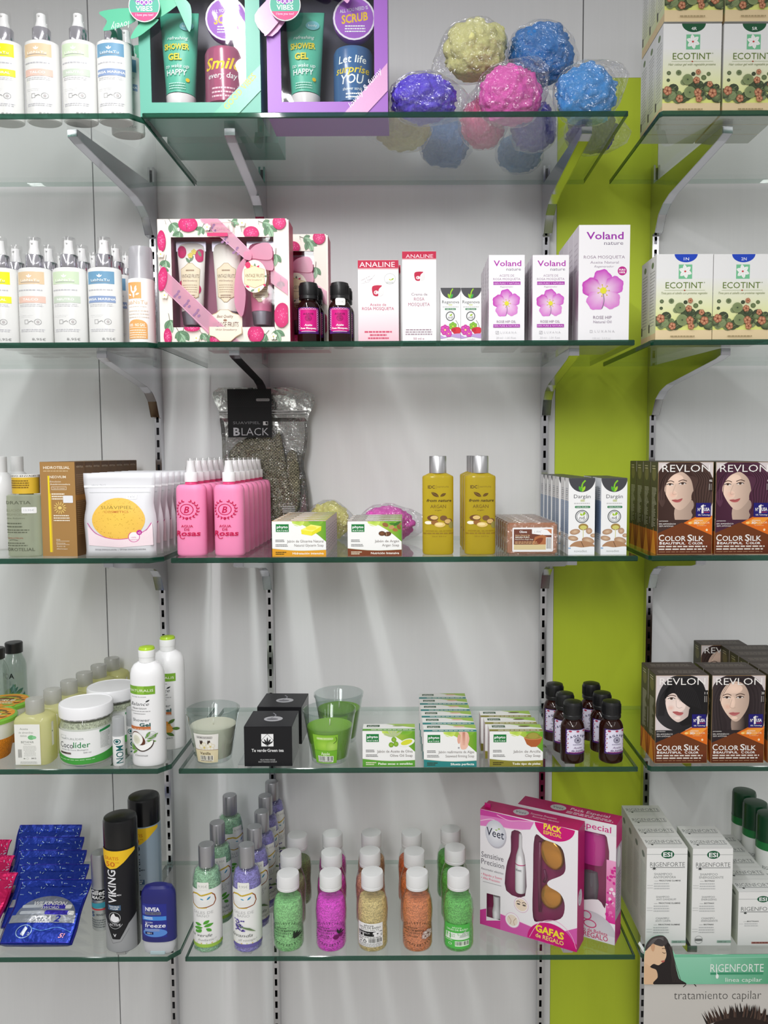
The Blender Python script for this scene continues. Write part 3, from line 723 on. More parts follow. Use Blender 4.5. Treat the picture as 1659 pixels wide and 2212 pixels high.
spongeat(1, 1168, 122, 72, 64, -.245, (52, 136, 216), 11, 'blue net sponge resting on top of the pile beside the yellow one', (.8, -.8), None)
# ------------------------------------------------------------------ hair tint cartons with nasturtiums
def tint_art(code, cc, line):
    def f(a):
        # zoom coordinates of the 1N box: 382..968 x 715..1600
        a.rect(362, 715, 968, 960, (236, 236, 236)); a.rect(362, 960, 968, 1490, (236, 236, 234), (226, 232, 128)); a.rect(362, 1488, 968, 1600, (232, 210, 168))
        a.ell(677, 712, 124, 86, cc, a0=0, a1=180); a.T(code, 680, 778, 56, 32, 'fff')
        a.rect(601, 820, 745, 966, (120, 196, 150))
        for k in range(6): a.leaf(672, 890, 72, 42, k*60-100, (246, 246, 244), (214, 226, 216))
        a.ell(670, 890, 11, 9, (205, 50, 50))
        a.T('ECOTINT', 662, 1062, 398, 66, (98, 122, 42)); a.T('®', 878, 1010, 14, 12, (98, 122, 42)); a.rect(450, 1081, 885, 1084, (170, 180, 140)); a.ell(668, 1083, 9, 7, (170, 70, 40))
        a.T(line, 665, 1122, 495, 24, (138, 146, 100), 0, .35)
        rr = random.Random(5); G = [(96, 112, 70), (120, 136, 92), (74, 88, 58), (58, 66, 52), (132, 146, 104)]
        for x, y, r in [(425, 1195, 22), (528, 1192, 30), (420, 1265, 18), (840, 1205, 22), (790, 1240, 28), (680, 1205, 22)]: a.ell(x, y, r, r*.92, rr.choice(G), rr.choice(G), 12)
        for k in range(46):
            x = 362+606*rr.random(); y = 1330+150*rr.random(); t = abs(x-662)/300
            if rr.random() < .55: y = 1250+160*rr.random()+t*90
            if y > 1478: continue
            r = 26+30*rr.random(); a.ell(x, min(y, 1450), r, r*.85, rr.choice(G), rr.choice(G), 12); a.line([(x, y), (x+r*.6, y-r*.4)], 3, (160, 170, 120))
        for x, y, r in [(620, 1262, 56), (645, 1388, 62)]: a.ell(x, y, r, r*.95, (118, 134, 88), (136, 150, 104), 18); a.ell(x, y, 10, 8, (70, 84, 60))
        for x, y, r in [(412, 1372, 44), (882, 1395, 44), (728, 1390, 40), (712, 1270, 34), (728, 1190, 26), (850, 1310, 30), (538, 1450, 38), (740, 1452, 34)]: a.flower(x, y, r, (226, 170, 130), (150, 82, 58), 5, (120, 60, 40), rr.random()*70, .8)
        a.lines(515, 790, 1548, 1, 9, 12, (168, 150, 110), 'c')
    return f
def tint_side(a): a.rect(0, 0, 100, 300, (226, 226, 224)); a.rect(0, 120, 100, 300, (226, 226, 224), (206, 214, 150)); a.ell(50, 30, 16, 11, (110, 130, 90)); a.lines(18, 84, 52, 18, 11, 3, (150, 150, 140)); a.rect(0, 272, 100, 300, (220, 196, 150)); a.rect(4, 232, 20, 262, (70, 66, 60))
TR = (362, 715, 968, 1600)
def tint(sh, x0, x1, yt, code, cc, line, lab, yf=-.352, d=.043):
    o = boxat('hair_tint_box', sh, x0, x1, yt, yf, d, (232, 232, 228), front=tint_art(code, cc, line), R=TR, side=tint_side, sideR=(0, 0, 100, 300), topcol=(222, 222, 220))
    tag(o, lab, 'hair tint box', 'hair tint cartons with flowers'); return o
GRN = (30, 88, 56)
for x0, x1, code in ((1432, 1553, '4R'), (1562, 1683, '5R')):
    o = tint(1, x0, x1, 51, code, GRN, 'Hair colour gel with vegetable proteins', 'hair tint carton with dark green half disc reading %s on the top shelf' % code)
    hh = zat(51, -.352)-ZT[1]
    row(o, 3, .0445, 'hair tint carton, %s in the row headed by the '+code+' carton')
    for k in range(3):
        u = dup(o, (o.location.x+.001, o.location.y+.0445*k, ZT[1]+hh+.0012)); tag(u, 'hair tint carton stacked on top of the %s carton, %s' % (code, ORD[k]), 'hair tint box', 'hair tint cartons with flowers')
for x0, x1, code in ((1416, 1536, '1N'), (1539, 1660, '2N')):
    o = tint(2, x0, x1, 549, code, (26, 68, 190), 'Tinte para el cabello con proteínas vegetales', 'hair tint carton with blue half disc reading %s on the second shelf' % code)
    row(o, 2, .0445, 'hair tint carton, %s in the row headed by the '+code+' carton')
# ------------------------------------------------------------------ second level, middle bay
def fruit_art(a):
    # zoom of (330,440) x3.53: box 65..1030 x 140..1055
    rr = random.Random(11); a.rect(65, 140, 1030, 1055, (240, 230, 220)); G1, G2 = (104, 140, 108), (150, 184, 152)
    def berry(x, y, rx, ry, r=0):
        a.ell(x, y, rx, ry, (226, 60, 130), (196, 30, 100), 20, r)
        for k in range(14): a.ell(x+rx*.7*math.cos(k*2.4)*(k/14), y+ry*.75*math.sin(k*2.4)*(k/14), 3.4, 4.4, (240, 130, 170), n=6)
    def vine(x, y, L, r):
        for k in range(3): a.leaf(x, y, L*(.8+.2*(k == 1)), L*.42, r-38+38*k, (G1, G2, G1)[k], (66, 92, 70))
        a.line([(x, y), (x-L*.5*math.cos(math.radians(r)), y-L*.5*math.sin(math.radians(r)))], 3.5, (70, 80, 70))
    for x, y, L, r in [(170, 170, 90, 60), (230, 230, 80, 110), (400, 200, 70, 120), (120, 440, 80, 100), (140, 880, 100, 80), (240, 960, 110, 100), (210, 975, 90, 60), (890, 190, 100, 70), (850, 170, 70, 20), (945, 400, 90, 95), (935, 960, 100, 70), (860, 990, 80, 130), (420, 1000, 90, 30), (100, 500, 60, 60), (980, 600, 60, 90), (620, 160, 60, 20), (380, 985, 60, 60)]: vine(x, y, L, r)
    for x, y, rx, ry, r in [(95, 300, 32, 78, 0), (295, 180, 72, 56, 0), (975, 170, 50, 52, 0), (765, 245, 58, 48, 0), (95, 580, 36, 90, 10), (985, 850, 58, 92, 5), (125, 1005, 30, 62, 0), (787, 990, 62, 66, 0), (490, 1030, 50, 40, 0), (310, 945, 60, 24, 0)]: berry(x, y, rx, ry, r)
    for x, y in [(110, 700), (340, 1020), (700, 175), (920, 1010), (90, 400), (440, 205)]: a.flower(x, y, 26, (250, 246, 236), (232, 222, 206), 5)
    for k in range(16): x = 70+950*rr.random(); y = rr.choice((150+100*rr.random(), 940+110*rr.random())); a.line([(x, y), (x+20*rr.random()-10, y+30)], 2.5, (90, 90, 84))
    a.frame(468, 172, 636, 245, 4, (180, 150, 150)); a.T('EDITION', 552, 222, 110, 22, (190, 160, 160)); a.rect(440, 246, 592, 285, (214, 52, 110))
    P = [(440, 1000), (440, 850), (490, 830), (520, 805), (580, 805), (612, 830), (684, 850), (684, 985), (640, 1010), (600, 1045), (520, 1045), (480, 1010)]
    a.poly(P, (238, 224, 206)); a.line(P+[P[0]], 4, (190, 160, 120)); a.T('Best Quality', 556, 865, 124, 22, (110, 70, 60), 0, .35); a.T('VINTAGE FRUITS', 556, 935, 200, 40, (90, 52, 52), .004); a.T('Wild Strawberry', 570, 965, 160, 16, (110, 70, 60), 0, .35); a.ell(556, 884, 14, 8, (150, 110, 90))
def fruit_side(a):
    a.rect(0, 0, 60, 260, (190, 34, 84))
YB2 = -.352; s = U(YB2)
Px = lambda x: (x-487)*s; Zy = lambda y: (738-y)*s
kz = 3.53
wn_ = lambda x: 330+x/kz
o = window_box('gift_box', 277*s, 256*s, .050, (Px(wn_(163)), Px(wn_(930)), Zy(440+935/kz), Zy(440+272/kz)), (238, 228, 218), (150, 78, 108), lambda a: None, (0, 0, 1, 1), (196, 36, 88))
# the printed frame is drawn as four strips round the window
for R in ((65, 140, 1030, 272), (65, 935, 1030, 1055), (65, 272, 163, 935), (930, 272, 1030, 935)):
    m = MB(); x0, x1 = Px(wn_(R[0]))-.0004*(R[0] > 65), Px(wn_(R[2])); z0, z1 = Zy(440+R[3]/kz), Zy(440+R[1]/kz)
    if R[3] == 1055: z0 = 0
    fruit_art(Art(m, face((x0, -.025, z0), (x1-x0, 0, 0), (0, 0, z1-z0)), R)); m.build('front_print', 'print_ink', o)
for k, (xa, xb, tc_, pat) in enumerate(((175, 400, (244, 240, 232), 1), (447, 668, (242, 238, 226), 0), (710, 920, (212, 112, 148), 0))):
    w = (xb-xa)/kz*s; cx = Px(wn_((xa+xb)/2)); z0 = Zy(440+910/kz); h = (910-285)/kz*s; yy = -.002; cap = (895-795)/kz*s
    m = MB(); Rr = squeeze_tube(m, cx, yy, z0, w, h, tc_, 0, cap); t = m.build('cream_tube', 'soft_plastic', o)
    m = MB(); m.lathe([(Rr*.82, z0), (Rr*.86, z0+.002), (Rr*1.0, z0+cap), (Rr*.7, z0+cap+.001)], (188, 184, 194), n=28, ctr=(cx, yy)); m.build('tube_cap', 'brushed_metal', t)
    m = MB(); m.box(cx-w/2, cx+w/2, yy-.0016, yy+.0016, z0+h-.016, z0+h+.001, (190, 186, 200)); m.build('tube_crimp', 'brushed_metal', t)
    m = MB(); hh = h-cap
    a = Art(m, lambda u, v, dd, cx=cx, yy=yy, Rr=Rr, w=w, z0=z0, cap=cap, hh=hh: Vector((cx+(u-.5)*1.8*(Rr+(w/2-Rr)*v), yy-Rr*max(.0, 1-v)**.8*math.sqrt(max(.03, 1-((u-.5)*1.8)**2))-.0018-dd, z0+cap+hh*v)), (0, 0, 190, 480), seg=.08)
    if pat:
        for x, y, r in ((30, 70, 34), (165, 95, 36), (20, 300, 26), (160, 330, 26)): a.ell(x, y, r, r*1.25, (214, 44, 110), (190, 30, 96))
        for x, y, r in ((60, 110, 50), (120, 100, 130), (60, 340, 160), (150, 60, 60)): a.leaf(x, y, 50, 20, r, (120, 150, 116), (70, 92, 70))
        for x, y in ((95, 95), (120, 70)): a.flower(x, y, 20, (240, 226, 120), (224, 200, 80))
    P = [(20, 190), (50, 175), (80, 150), (110, 150), (140, 175), (170, 190), (170, 380), (140, 395), (110, 420), (80, 420), (50, 395), (20, 380)]
    a.poly(P, (236, 222, 190)); a.line(P+[P[0]], 3, (180, 150, 100)); a.lines(60, 130, 195, 1, 9, 10, (150, 120, 90), 'c'); a.T('VINTAGE FRUITS', 95, 252, 144, 26, (90, 58, 50)); a.T('Wild Strawberry', 95, 278, 120, 13, (130, 84, 70), 0, .35); a.lines(32, 158, 300, 4, 16, 4, (160, 130, 100), 'c'); a.lines(45, 145, 370, 2, 14, 7, (140, 104, 84), 'c')
    m.build('tube_print', 'print_ink', t)
P = [(440, 1000), (440, 850), (490, 830), (520, 805), (580, 805), (612, 830), (684, 850), (684, 985)]
m = MB(); m.prism([(Px(wn_(x)), Zy(440+y/kz)) for x, y in P if y < 940]+[(Px(wn_(684)), Zy(440+936/kz)), (Px(wn_(440)), Zy(440+936/kz))], -.0252, -.0247, (238, 224, 206)); cr_ = m.build('crest_panel', 'printed_card', o)
m = MB(); a = Art(m, face((Px(wn_(440)), -.0252, Zy(440+936/kz)), (244/kz*s, 0, 0), (0, 0, 131/kz*s)), (440, 805, 684, 936)); a.d = 2e-4
a.line(P[1:7], 4, (190, 160, 120)); a.T('Best Quality', 556, 865, 124, 22, (110, 70, 60), 0, .35); a.T('VINTAGE FRUITS', 556, 935, 200, 40, (90, 52, 52), .004); a.ell(556, 884, 14, 8, (150, 110, 90)); m.build('crest_lettering', 'print_ink', cr_)
e = -.0262; rb = (250, 206, 226)
m = MB(); sheer = [[(385, 140), (520, 140), (770, 395), (720, 440)], [(80, 475), (80, 630), (430, 985), (510, 1055), (665, 1055)], [(905, 500), (1030, 590), (1030, 700), (905, 610)]]
for L in sheer: m.prism([(Px(wn_(x)), Zy(440+y/kz)) for x, y in L], e-.0008, e-.0003, rb)
r_ = m.build('sheer_ribbon', 'organza', o)
m = MB(); a = Art(m, face((Px(wn_(65)), e-.0008, 0), (277*s, 0, 0), (0, 0, 256*s)), (65, 140, 1030, 1055))
for x, y, t in ((470, 200, 45), (560, 290, 45), (640, 370, 45), (200, 690, 48), (270, 760, 48), (340, 830, 48), (480, 960, 48)):
    for dx, dy in ((0, 0), (18, 22), (-16, 14), (12, -20)): a.ell(x+dx, y+dy, 9, 13, (150, 110, 150), n=10, rot=t)
for P in (((385, 140), (720, 440)), ((520, 140), (770, 395)), ((80, 475), (660, 1052)), ((80, 630), (510, 1055))): a.line(P, 4, (236, 176, 206))
m.build('ribbon_pattern', 'print_ink', r_)
m = MB()
for L, dy in (([(735, 420), (800, 340), (905, 330), (918, 440), (800, 440)], .006), ([(735, 430), (900, 420), (925, 520), (830, 500)], .004), ([(735, 420), (655, 520), (635, 760), (690, 860), (720, 700), (700, 560)], .005), ([(720, 390), (770, 400), (765, 450), (715, 440)], .009)):
    m.prism([(Px(wn_(x)), Zy(440+y/kz)) for x, y in smooth(L)], e-dy-.0006, e-dy, (248, 184, 214))
m.build('ribbon_bow', 'organza', o)
m = MB(); m.lathe([(92/kz*s, 0), (92/kz*s, .001)], (240, 228, 210), n=30); m.v = [(x+Px(wn_(790)), -z+e-.008, y*1.3+Zy(440+570/kz)) for x, y, z in m.v]; tg = m.build('hang_tag', 'printed_card', o)
m = MB(); a = Art(m, face((Px(wn_(698)), e-.00905, Zy(440+690/kz)), (184/kz*s, 0, 0), (0, 0, 240/kz*s)), (0, 0, 184, 240))
for k in range(12): a.leaf(92+70*math.cos(k*.53), 120+95*math.sin(k*.53), 34, 15, k*50, ((110, 140, 110), (214, 40, 100), (226, 206, 120))[k % 3])
P = [(18, 70), (50, 60), (92, 44), (134, 60), (166, 70), (166, 175), (134, 188), (92, 206), (50, 188), (18, 175)]; a.poly(P, (238, 218, 180)); a.line(P+[P[0]], 2.5, (190, 150, 100)); a.T('VINTAGE FRUITS', 92, 128, 138, 26, (90, 58, 50)); a.T('Wild Strawberry', 92, 152, 110, 12, (130, 84, 70), 0, .35); a.ell(45, 38, 20, 24, (214, 40, 96)); m.build('tag_print', 'print_ink', tg)
o.location = (xat(487, YB2, ZT[2]), YB2+.025, ZT[2]); tag(o, 'cream gift box with pink strawberries and three tubes, sheer pink ribbon', 'gift box', 'strawberry gift boxes')
tag(dup(o, (o.location.x+.057, o.location.y+.10, ZT[2])), 'strawberry gift box half hidden behind the front strawberry gift box', 'gift box', 'strawberry gift boxes')
# ---- small dark oil bottles
def oil_bottle(s, lw, label, H=92, R=25, shape=0, mat='gloss_plastic', glassc=(46, 20, 18), capc=(22, 22, 24)):
    o = empty('oil_bottle'); R *= s; H *= s
    m = MB(); m.lathe([(R*.86, 0), (R*.97, 2*s), (R, 6*s), (R, H*.78), (R*.97, H*.86), (R*.86, H*.93), (R*.74, H*.98), (R*.66, H), (R*.66, H+5*s)], glassc, n=40); m.build('bottle_body', 'amber', o)
    m = MB(); cr = 20.5*s; z = H+3*s
    prof = [(cr*.96, z), (cr, z+1*s), (cr*1.0, z+7*s), (cr*.96, z+8*s), (cr*.98, z+9*s), (cr*.97, z+30*s), (cr*.9, z+35*s), (cr*.6, z+37*s), (.0001, z+37.4*s)]
    m.lathe(prof, capc, n=40, smooth=True); c = m.build('ridged_cap', 'satin_plastic', o)
    m = MB()
    for k in range(36):
        t = 2*PI*k/36; m.box(-.25*s, .25*s, -cr-.35*s, -cr+.4*s, z+10*s, z+29*s, capc); n0 = 8*(k+1)
        for q in range(len(m.v)-8, len(m.v)): x, y, zz = m.v[q]; m.v[q] = (x*math.cos(t)-y*math.sin(t), x*math.sin(t)+y*math.cos(t), zz)
    m.build('cap_ridges', 'satin_plastic', c)
    m = MB(); a = Art(m, wrap(R, lw[0]*s, lw[1]*s, span=lw[2], a0=-90+lw[3]), (0, 0, 200, 220), seg=.03, step=3e-5, d0=1e-4); label(a); m.build('paper_label', 'print_ink', o)
    return o
def _amber():
    n = N('amber'); g = n.n('BsdfGlossy'); g.inputs['Roughness'].default_value = .03; d = n.n('BsdfDiffuse'); n.l(n.col(), d.inputs[0])
    tr = n.n('BsdfTransparent'); tr.inputs[0].default_value = (.30, .075, .03, 1)
    n.surf(n.mix(n.schlick(.045), n.mix(.55, tr.outputs[0], d.outputs[0]), g.outputs[0])); MATS['amber'] = n.m
_amber()
def rose_label(a):
    a.rect(0, 0, 200, 220, (84, 40, 120)); a.rrect(14, 8, 186, 200, 14, (208, 24, 128))
    for k in range(9):
        for x in (16, 184): a.ring(x, 26+k*19, 12, 10, 3, (236, 190, 226), 12)
    for k in range(6): a.ring(45+k*22, 13, 12, 8, 3, (236, 190, 226), 12)
    a.T('AGAVE', 100, 62, 84, 15, (120, 10, 84), .01); a.ring(100, 90, 27, 24, 4, (150, 10, 96)); a.ring(100, 90, 17, 14, 3, (150, 10, 96)); a.ell(100, 90, 8, 8, (150, 10, 96))
    a.T('Aceite', 100, 158, 62, 18, 'fff', .015, .2); a.T('Rosa Mosqueta', 100, 184, 128, 17, 'fff', .02); a.rect(40, 200, 160, 206, (226, 190, 220))
yc = -.322; s = U(-.345)
o = oil_bottle(s, (21, 76, 118, 4), rose_label); put(o, 2, 668, yc); tag(o, 'dark oil bottle with magenta label right beside the strawberry gift box', 'oil bottle', 'dark oil bottles with magenta labels')
row(o, 2, .046, 'dark oil bottle with magenta label, %s beside strawberry gift box', .003)
o2 = dup(o, (0, 0, 0)); put(o2, 2, 735, yc); tag(o2, 'dark oil bottle with magenta label and white price sticker beside the red-topped cartons', 'oil bottle', 'dark oil bottles with magenta labels')
m = MB(); a = Art(m, wrap(25*s*.985, 80*s, 95*s, span=50, a0=-82), (0, 0, 80, 50), seg=.05, d0=3e-4, step=3e-5); a.rrect(0, 0, 80, 50, 12, (240, 240, 238)); a.T('4,50€', 40, 33, 50, 16, (190, 190, 190)); m.build('price_sticker', 'print_ink', o2)
row(dup(o, o2.location, 'x'), 2, .046, 'dark oil bottle with magenta label, %s, behind the price-stickered one', .002)
for ob in [q for q in COL.objects if q.get('label') == 'x']: 
    for c in list(ob.children_recursive): bpy.data.objects.remove(c)
    bpy.data.objects.remove(ob)
# ---- red and white cartons
RED = (188, 12, 62)
def emblem(a, x, y, w, h): a.blob([(x, y+h*.08), (x+w*.85, y), (x+w*.62, y+h*.3), (x+w*.52, y+h*.62), (x+w*.5, y+h), (x+w*.06, y+h*.9)], RED); a.blob([(x+w*.66, y+h*.45), (x+w*.98, y+h*.1), (x+w, y+h*.85), (x+w*.6, y+h)], (226, 224, 224)); a.ring(x+w*.33, y+h*.66, w*.2, h*.18, w*.07, 'fff'); a.ell(x+w*.36, y+h*.66, w*.08, h*.08, 'fff')
def ana1(a):   # zoom (740,460) x5.184
    a.rect(182, 530, 630, 1440, (240, 238, 238)); a.rect(182, 980, 630, 1440, (240, 238, 238), (240, 190, 202)); a.rect(182, 530, 630, 612, RED); a.rect(182, 612, 630, 640, RED, (240, 232, 234))
    a.T('ANALINE', 395, 605, 390, 58, (246, 232, 236)); a.T('100% A. M.', 270, 735, 110, 14, (150, 130, 136), 0, 0, -25); a.T('A. Fabra', 300, 752, 90, 13, (150, 130, 136), 0, 0, -25); a.line([(220, 785), (300, 770), (370, 690)], 2.5, (160, 150, 156))
    a.ring(535, 735, 64, 62, 6, (200, 200, 200)); a.ell(535, 735, 56, 54, (246, 246, 246)); a.leaf(548, 752, 40, 16, -40, (150, 180, 50)); a.leaf(548, 752, 28, 14, -150, (190, 190, 60)); a.lines(495, 575, 770, 2, 9, 4, (120, 130, 120), 'c')
    emblem(a, 342, 808, 120, 115); a.T('Aceite de', 402, 1033, 180, 32, (196, 90, 120)); a.T('ROSA MOSQUETA', 402, 1078, 352, 34, (190, 84, 116)); a.lines(245, 565, 1310, 1, 9, 18, (206, 80, 110), 'c'); a.lines(280, 525, 1345, 1, 9, 18, (206, 80, 110), 'c', seed=2); a.lines(282, 525, 1380, 1, 9, 18, (206, 80, 110), 'c', seed=3)
def ana2(a):   # x 672..1045, y 430..1440
    a.rect(672, 430, 1045, 1440, (238, 238, 240)); a.rect(672, 430, 1045, 505, RED); a.rect(672, 505, 1045, 528, RED, (238, 234, 236)); a.T('ANALINE', 862, 502, 300, 42, (240, 214, 222))
    emblem(a, 810, 655, 108, 98); c = (150, 120, 132); a.T('Crema de', 860, 918, 175, 32, c); a.T('ROSA', 858, 974, 115, 38, (176, 110, 130)); a.T('MOSQUETA', 856, 1033, 238, 38, (176, 110, 130)); a.lines(705, 1000, 1290, 3, 25, 14, (170, 150, 160), 'c'); a.T('50 ml e', 852, 1408, 118, 26, (180, 110, 130))
o = boxat('oil_carton', 2, 775, 861, 562, -.345, .036, (240, 236, 236), front=ana1, R=(182, 530, 630, 1440), sidecol=RED); tag(o, 'wide red-topped white carton fading to pink, with clear seal', 'skin oil carton', 'red-topped cartons')
row(o, 2, .038, 'wide red-topped pink carton, %s in its row', .003)
o = boxat('cream_carton', 2, 870, 942, 543, -.345, .036, (240, 238, 238), front=ana2, R=(672, 430, 1045, 1440)); tag(o, 'tall narrow white carton with red top and red emblem', 'face cream carton', 'red-topped cartons')
# ---- small black-topped cartons with flower picture
def nd_logo(a, x, y, r): a.ring(x, y, r, r, r*.2, (96, 98, 100)); a.T('nd', x, y+r*.5, r*.95, r*.55, (70, 70, 74)); a.leaf(x+r*.1, y-r*.05, r*.55, r*.3, -60, (150, 190, 40)); a.leaf(x+r*.1, y-r*.05, r*.4, r*.3, -130, (170, 200, 60))
def rgn(a):    # zoom x 1098..1330, y 842..1430
    a.rect(1098, 842, 1330, 1430, (240, 240, 240)); a.ell(1216, 835, 118, 122, (74, 74, 78), a0=0, a1=180, n=30); a.curve([(1240, 850), (1218, 885), (1210, 930)], 14, (150, 200, 30)); a.leaf(1208, 955, 58, 26, -115, (150, 200, 40)); a.leaf(1212, 955, 56, 22, -62, (60, 170, 70))
    a.T('Regenova', 1214, 1008, 196, 34, (80, 82, 84)); a.rect(1190, 1018, 1232, 1030, (206, 214, 150)); a.lines(1118, 1312, 1042, 1, 9, 8, (190, 190, 190), 'c'); a.rrect(1148, 1060, 1274, 1080, 8, (60, 130, 84)); a.T('100% PURO', 1212, 1076, 100, 11, 'fff')
    nd_logo(a, 1210, 1146, 52); a.curve([(1272, 1190), (1300, 1235), (1310, 1290)], 5, (70, 80, 60)); a.flower(1240, 1255, 46, (150, 200, 60), (110, 170, 50), 6, (230, 220, 60)); a.blob([(1225, 1290), (1270, 1265), (1326, 1275), (1322, 1330), (1260, 1340)], (206, 40, 60)); a.ell(1245, 1295, 26, 22, (190, 30, 50)); a.ell(1300, 1300, 24, 30, (214, 46, 62))
    a.blob([(1098, 1350), (1150, 1370), (1215, 1345), (1330, 1335), (1330, 1385), (1215, 1370), (1098, 1390)], (190, 160, 214)); a.flower(1150, 1295, 56, (226, 96, 190), (190, 40, 150), 7, (240, 226, 120)); a.flower(1190, 1335, 38, (226, 96, 190), (196, 50, 160), 7, (240, 226, 120)); a.T('novadiet', 1215, 1402, 90, 16, (190, 180, 190))
for i, (x0, x1) in enumerate(((952, 995), (996, 1039))):
    o = boxat('serum_carton', 2, x0, x1, 622, -.345, .034, (238, 238, 238), front=rgn, R=(1098, 842, 1330, 1430), topcol=(74, 74, 78)); tag(o, 'tiny white carton with black half-disc top and pink flower, %s' % ('beside the tall red-topped carton' if i == 0 else 'beside the purple flower cartons'), 'serum carton', 'tiny black-topped cartons')
# ---- rose hip oil cartons
VI, VG = (168, 46, 168), (120, 110, 130)
def rosa(a, x, y, r):
    for k, (an, rr_, c) in enumerate(((-95, 1.0, (200, 60, 190)), (-165, 1.05, (196, 40, 180)), (-25, 1.0, (204, 80, 196)), (125, 1.05, (214, 120, 206)), (50, 1.0, (216, 128, 206)))):
        t = math.radians(an); cx, cy = x+math.cos(t)*r*.56, y+math.sin(t)*r*.56; n = 14; P = [(x, y)]; cs = [(246, 236, 240)]
        for j in range(n+1):
            b = t-1.95+3.9*j/n; q = r*.43*rr_*(1+.07*math.sin(j*1.7+k)); P.append((cx+q*math.cos(b), cy+q*math.sin(b)))
        a.tris(P, [(0, j, j+1) for j in range(1, n+1)], [lin((244, 226, 240))]+[lin(c)]*(n+1))
    a.curve([(x, y+r*.1), (x+r*.04, y+r*.5), (x-r*.06, y+r*.85)], r*.035, (120, 110, 130))
    for k in range(14): t = k*.9; a.line([(x, y), (x+r*.27*math.cos(t), y+r*.27*math.sin(t))], r*.02, (222, 206, 60)); a.ell(x+r*.27*math.cos(t), y+r*.27*math.sin(t), r*.03, r*.03, (206, 180, 40), n=6)
    a.ell(x, y, r*.15, r*.15, (228, 222, 60))
def vol_s(a):   # zoom (1030,460) x4.484: 118..465 x 408..1235
    a.rect(118, 408, 465, 1235, (242, 240, 243)); a.T('Voland', 298, 512, 268, 56, (176, 44, 170), .012); a.T('nature', 358, 555, 140, 30, VG); a.T('ACEITE DE', 292, 612, 142, 22, (160, 130, 160)); a.T('ROSA MOSQUETA', 292, 645, 262, 22, (160, 130, 160)); a.rect(162, 658, 425, 690, VI); a.T('100% PURO Y NATURAL', 294, 684, 250, 18, (236, 206, 236)); a.T('Regenerador', 292, 714, 130, 14, (170, 150, 170), 0, .3)
    rosa(a, 292, 866, 138); a.T('ROSE HIP OIL', 289, 1050, 186, 24, (150, 130, 150)); a.rect(162, 1064, 421, 1095, VI); a.T('100% PURE & NATURAL', 292, 1088, 250, 18, (236, 206, 236)); a.frame(184, 1128, 216, 1158, 4, (196, 194, 198)); a.line([(190, 1154), (210, 1132)], 4, (196, 194, 198)); a.T('L U X A N A', 310, 1152, 155, 22, (200, 198, 202)); a.T('30 ml · 1.01 fl.oz', 287, 1202, 190, 20, (206, 204, 208))
def vol_l(a):   # 985..1470 x 115..1222
    a.rect(985, 112, 1470, 1226, (242, 240, 243)); a.T('Voland', 1232, 246, 352, 72, (156, 42, 168), .014); a.T('nature', 1315, 300, 182, 38, VG); a.T('ROSA MOSQUETA', 1228, 430, 392, 30, (150, 130, 150)); a.T('Aceite Natural', 1230, 478, 270, 26, (156, 140, 160)); a.T('Regenerador', 1228, 514, 190, 20, (160, 146, 164), 0, .3); a.ell(1400, 548, 43, 43, (190, 40, 140)); a.T('PURO', 1400, 546, 60, 18, 'fff', .02); a.T('100%', 1400, 570, 56, 17, 'fff', .02)
    rosa(a, 1222, 735, 205); a.T('ROSE HIP', 1216, 1006, 176, 30, (150, 134, 152)); a.T('Natural Oil', 1216, 1046, 172, 25, (160, 146, 164)); a.frame(1096, 1114, 1122, 1138, 4, (200, 198, 202)); a.T('L U X A N A', 1238, 1136, 190, 24, (202, 200, 204)); a.T('100 ml · 3.4 fl.oz', 1210, 1200, 170, 18, (210, 208, 212))
def vol_side(a): a.rect(0, 0, 100, 300, (214, 206, 214)); a.ell(90, 180, 60, 66, (150, 90, 130), (200, 180, 196)); a.lines(20, 80, 40, 6, 14, 3, (180, 170, 180))
for i, (x0, x1) in enumerate(((1056, 1132), (1150, 1227))):
    o = boxat('rose_oil_carton', 2, x0, x1, 551, -.345, .036, (236, 234, 237), front=vol_s, R=(118, 408, 465, 1235), side=vol_side, sideR=(0, 0, 100, 300)); nm = ('first', 'second')[i]
    tag(o, 'small white carton with purple flower, %s small front one from the dark bottles' % nm, 'rose oil carton', 'white rose oil cartons')
    row(o, 4, .039, 'small white flower carton, %s in the '+nm+' small row')
o = boxat('rose_oil_carton', 2, 1249, 1357, 486, -.345, .046, (236, 234, 237), front=vol_l, R=(985, 112, 1470, 1226), side=vol_side, sideR=(0, 0, 100, 300)); tag(o, 'tall large white carton with big purple flower beside the green strip', 'rose oil carton', 'white rose oil cartons')
row(o, 4, .048, 'tall large white flower carton, %s in its row')
# ------------------------------------------------------------------ third level, left bay
# toner bottles with yellow neck collar, white bottles behind
o = empty('white_bottle'); Y = -.215; s = U(Y); R = 30*s; zt = zat(982, Y)-ZT[3]
m = MB(); hb = zt-34*s; m.lathe([(R*.92, 0), (R, .003), (R, hb*.72), (R*.9, hb*.86), (R*.62, hb*.97), (R*.45, hb)], (236, 236, 236), n=40); m.build('bottle_body', 'gloss_plastic', o)
m = MB(); m.lathe([(13.5*s, hb-.001), (13.5*s, zt-.001), (12*s, zt), (.0001, zt)], (240, 240, 240), n=32, smooth=True); m.build('flip_cap', 'gloss_plastic', o)
put(o, 3, 8, Y); tag(o, 'plain white bottle with white cap at the picture edge, behind the toner bottle', 'bottle', 'plain white capped bottles')
tag(dup(o, (xat(37, Y+.05, ZT[3]), Y+.063, ZT[3])), 'plain white bottle with white cap rising just behind the yellow toner collar', 'bottle', 'plain white capped bottles')
o = empty('toner_bottle'); Y = -.322; s = U(Y-.02); R = 38*s; H = 135*s
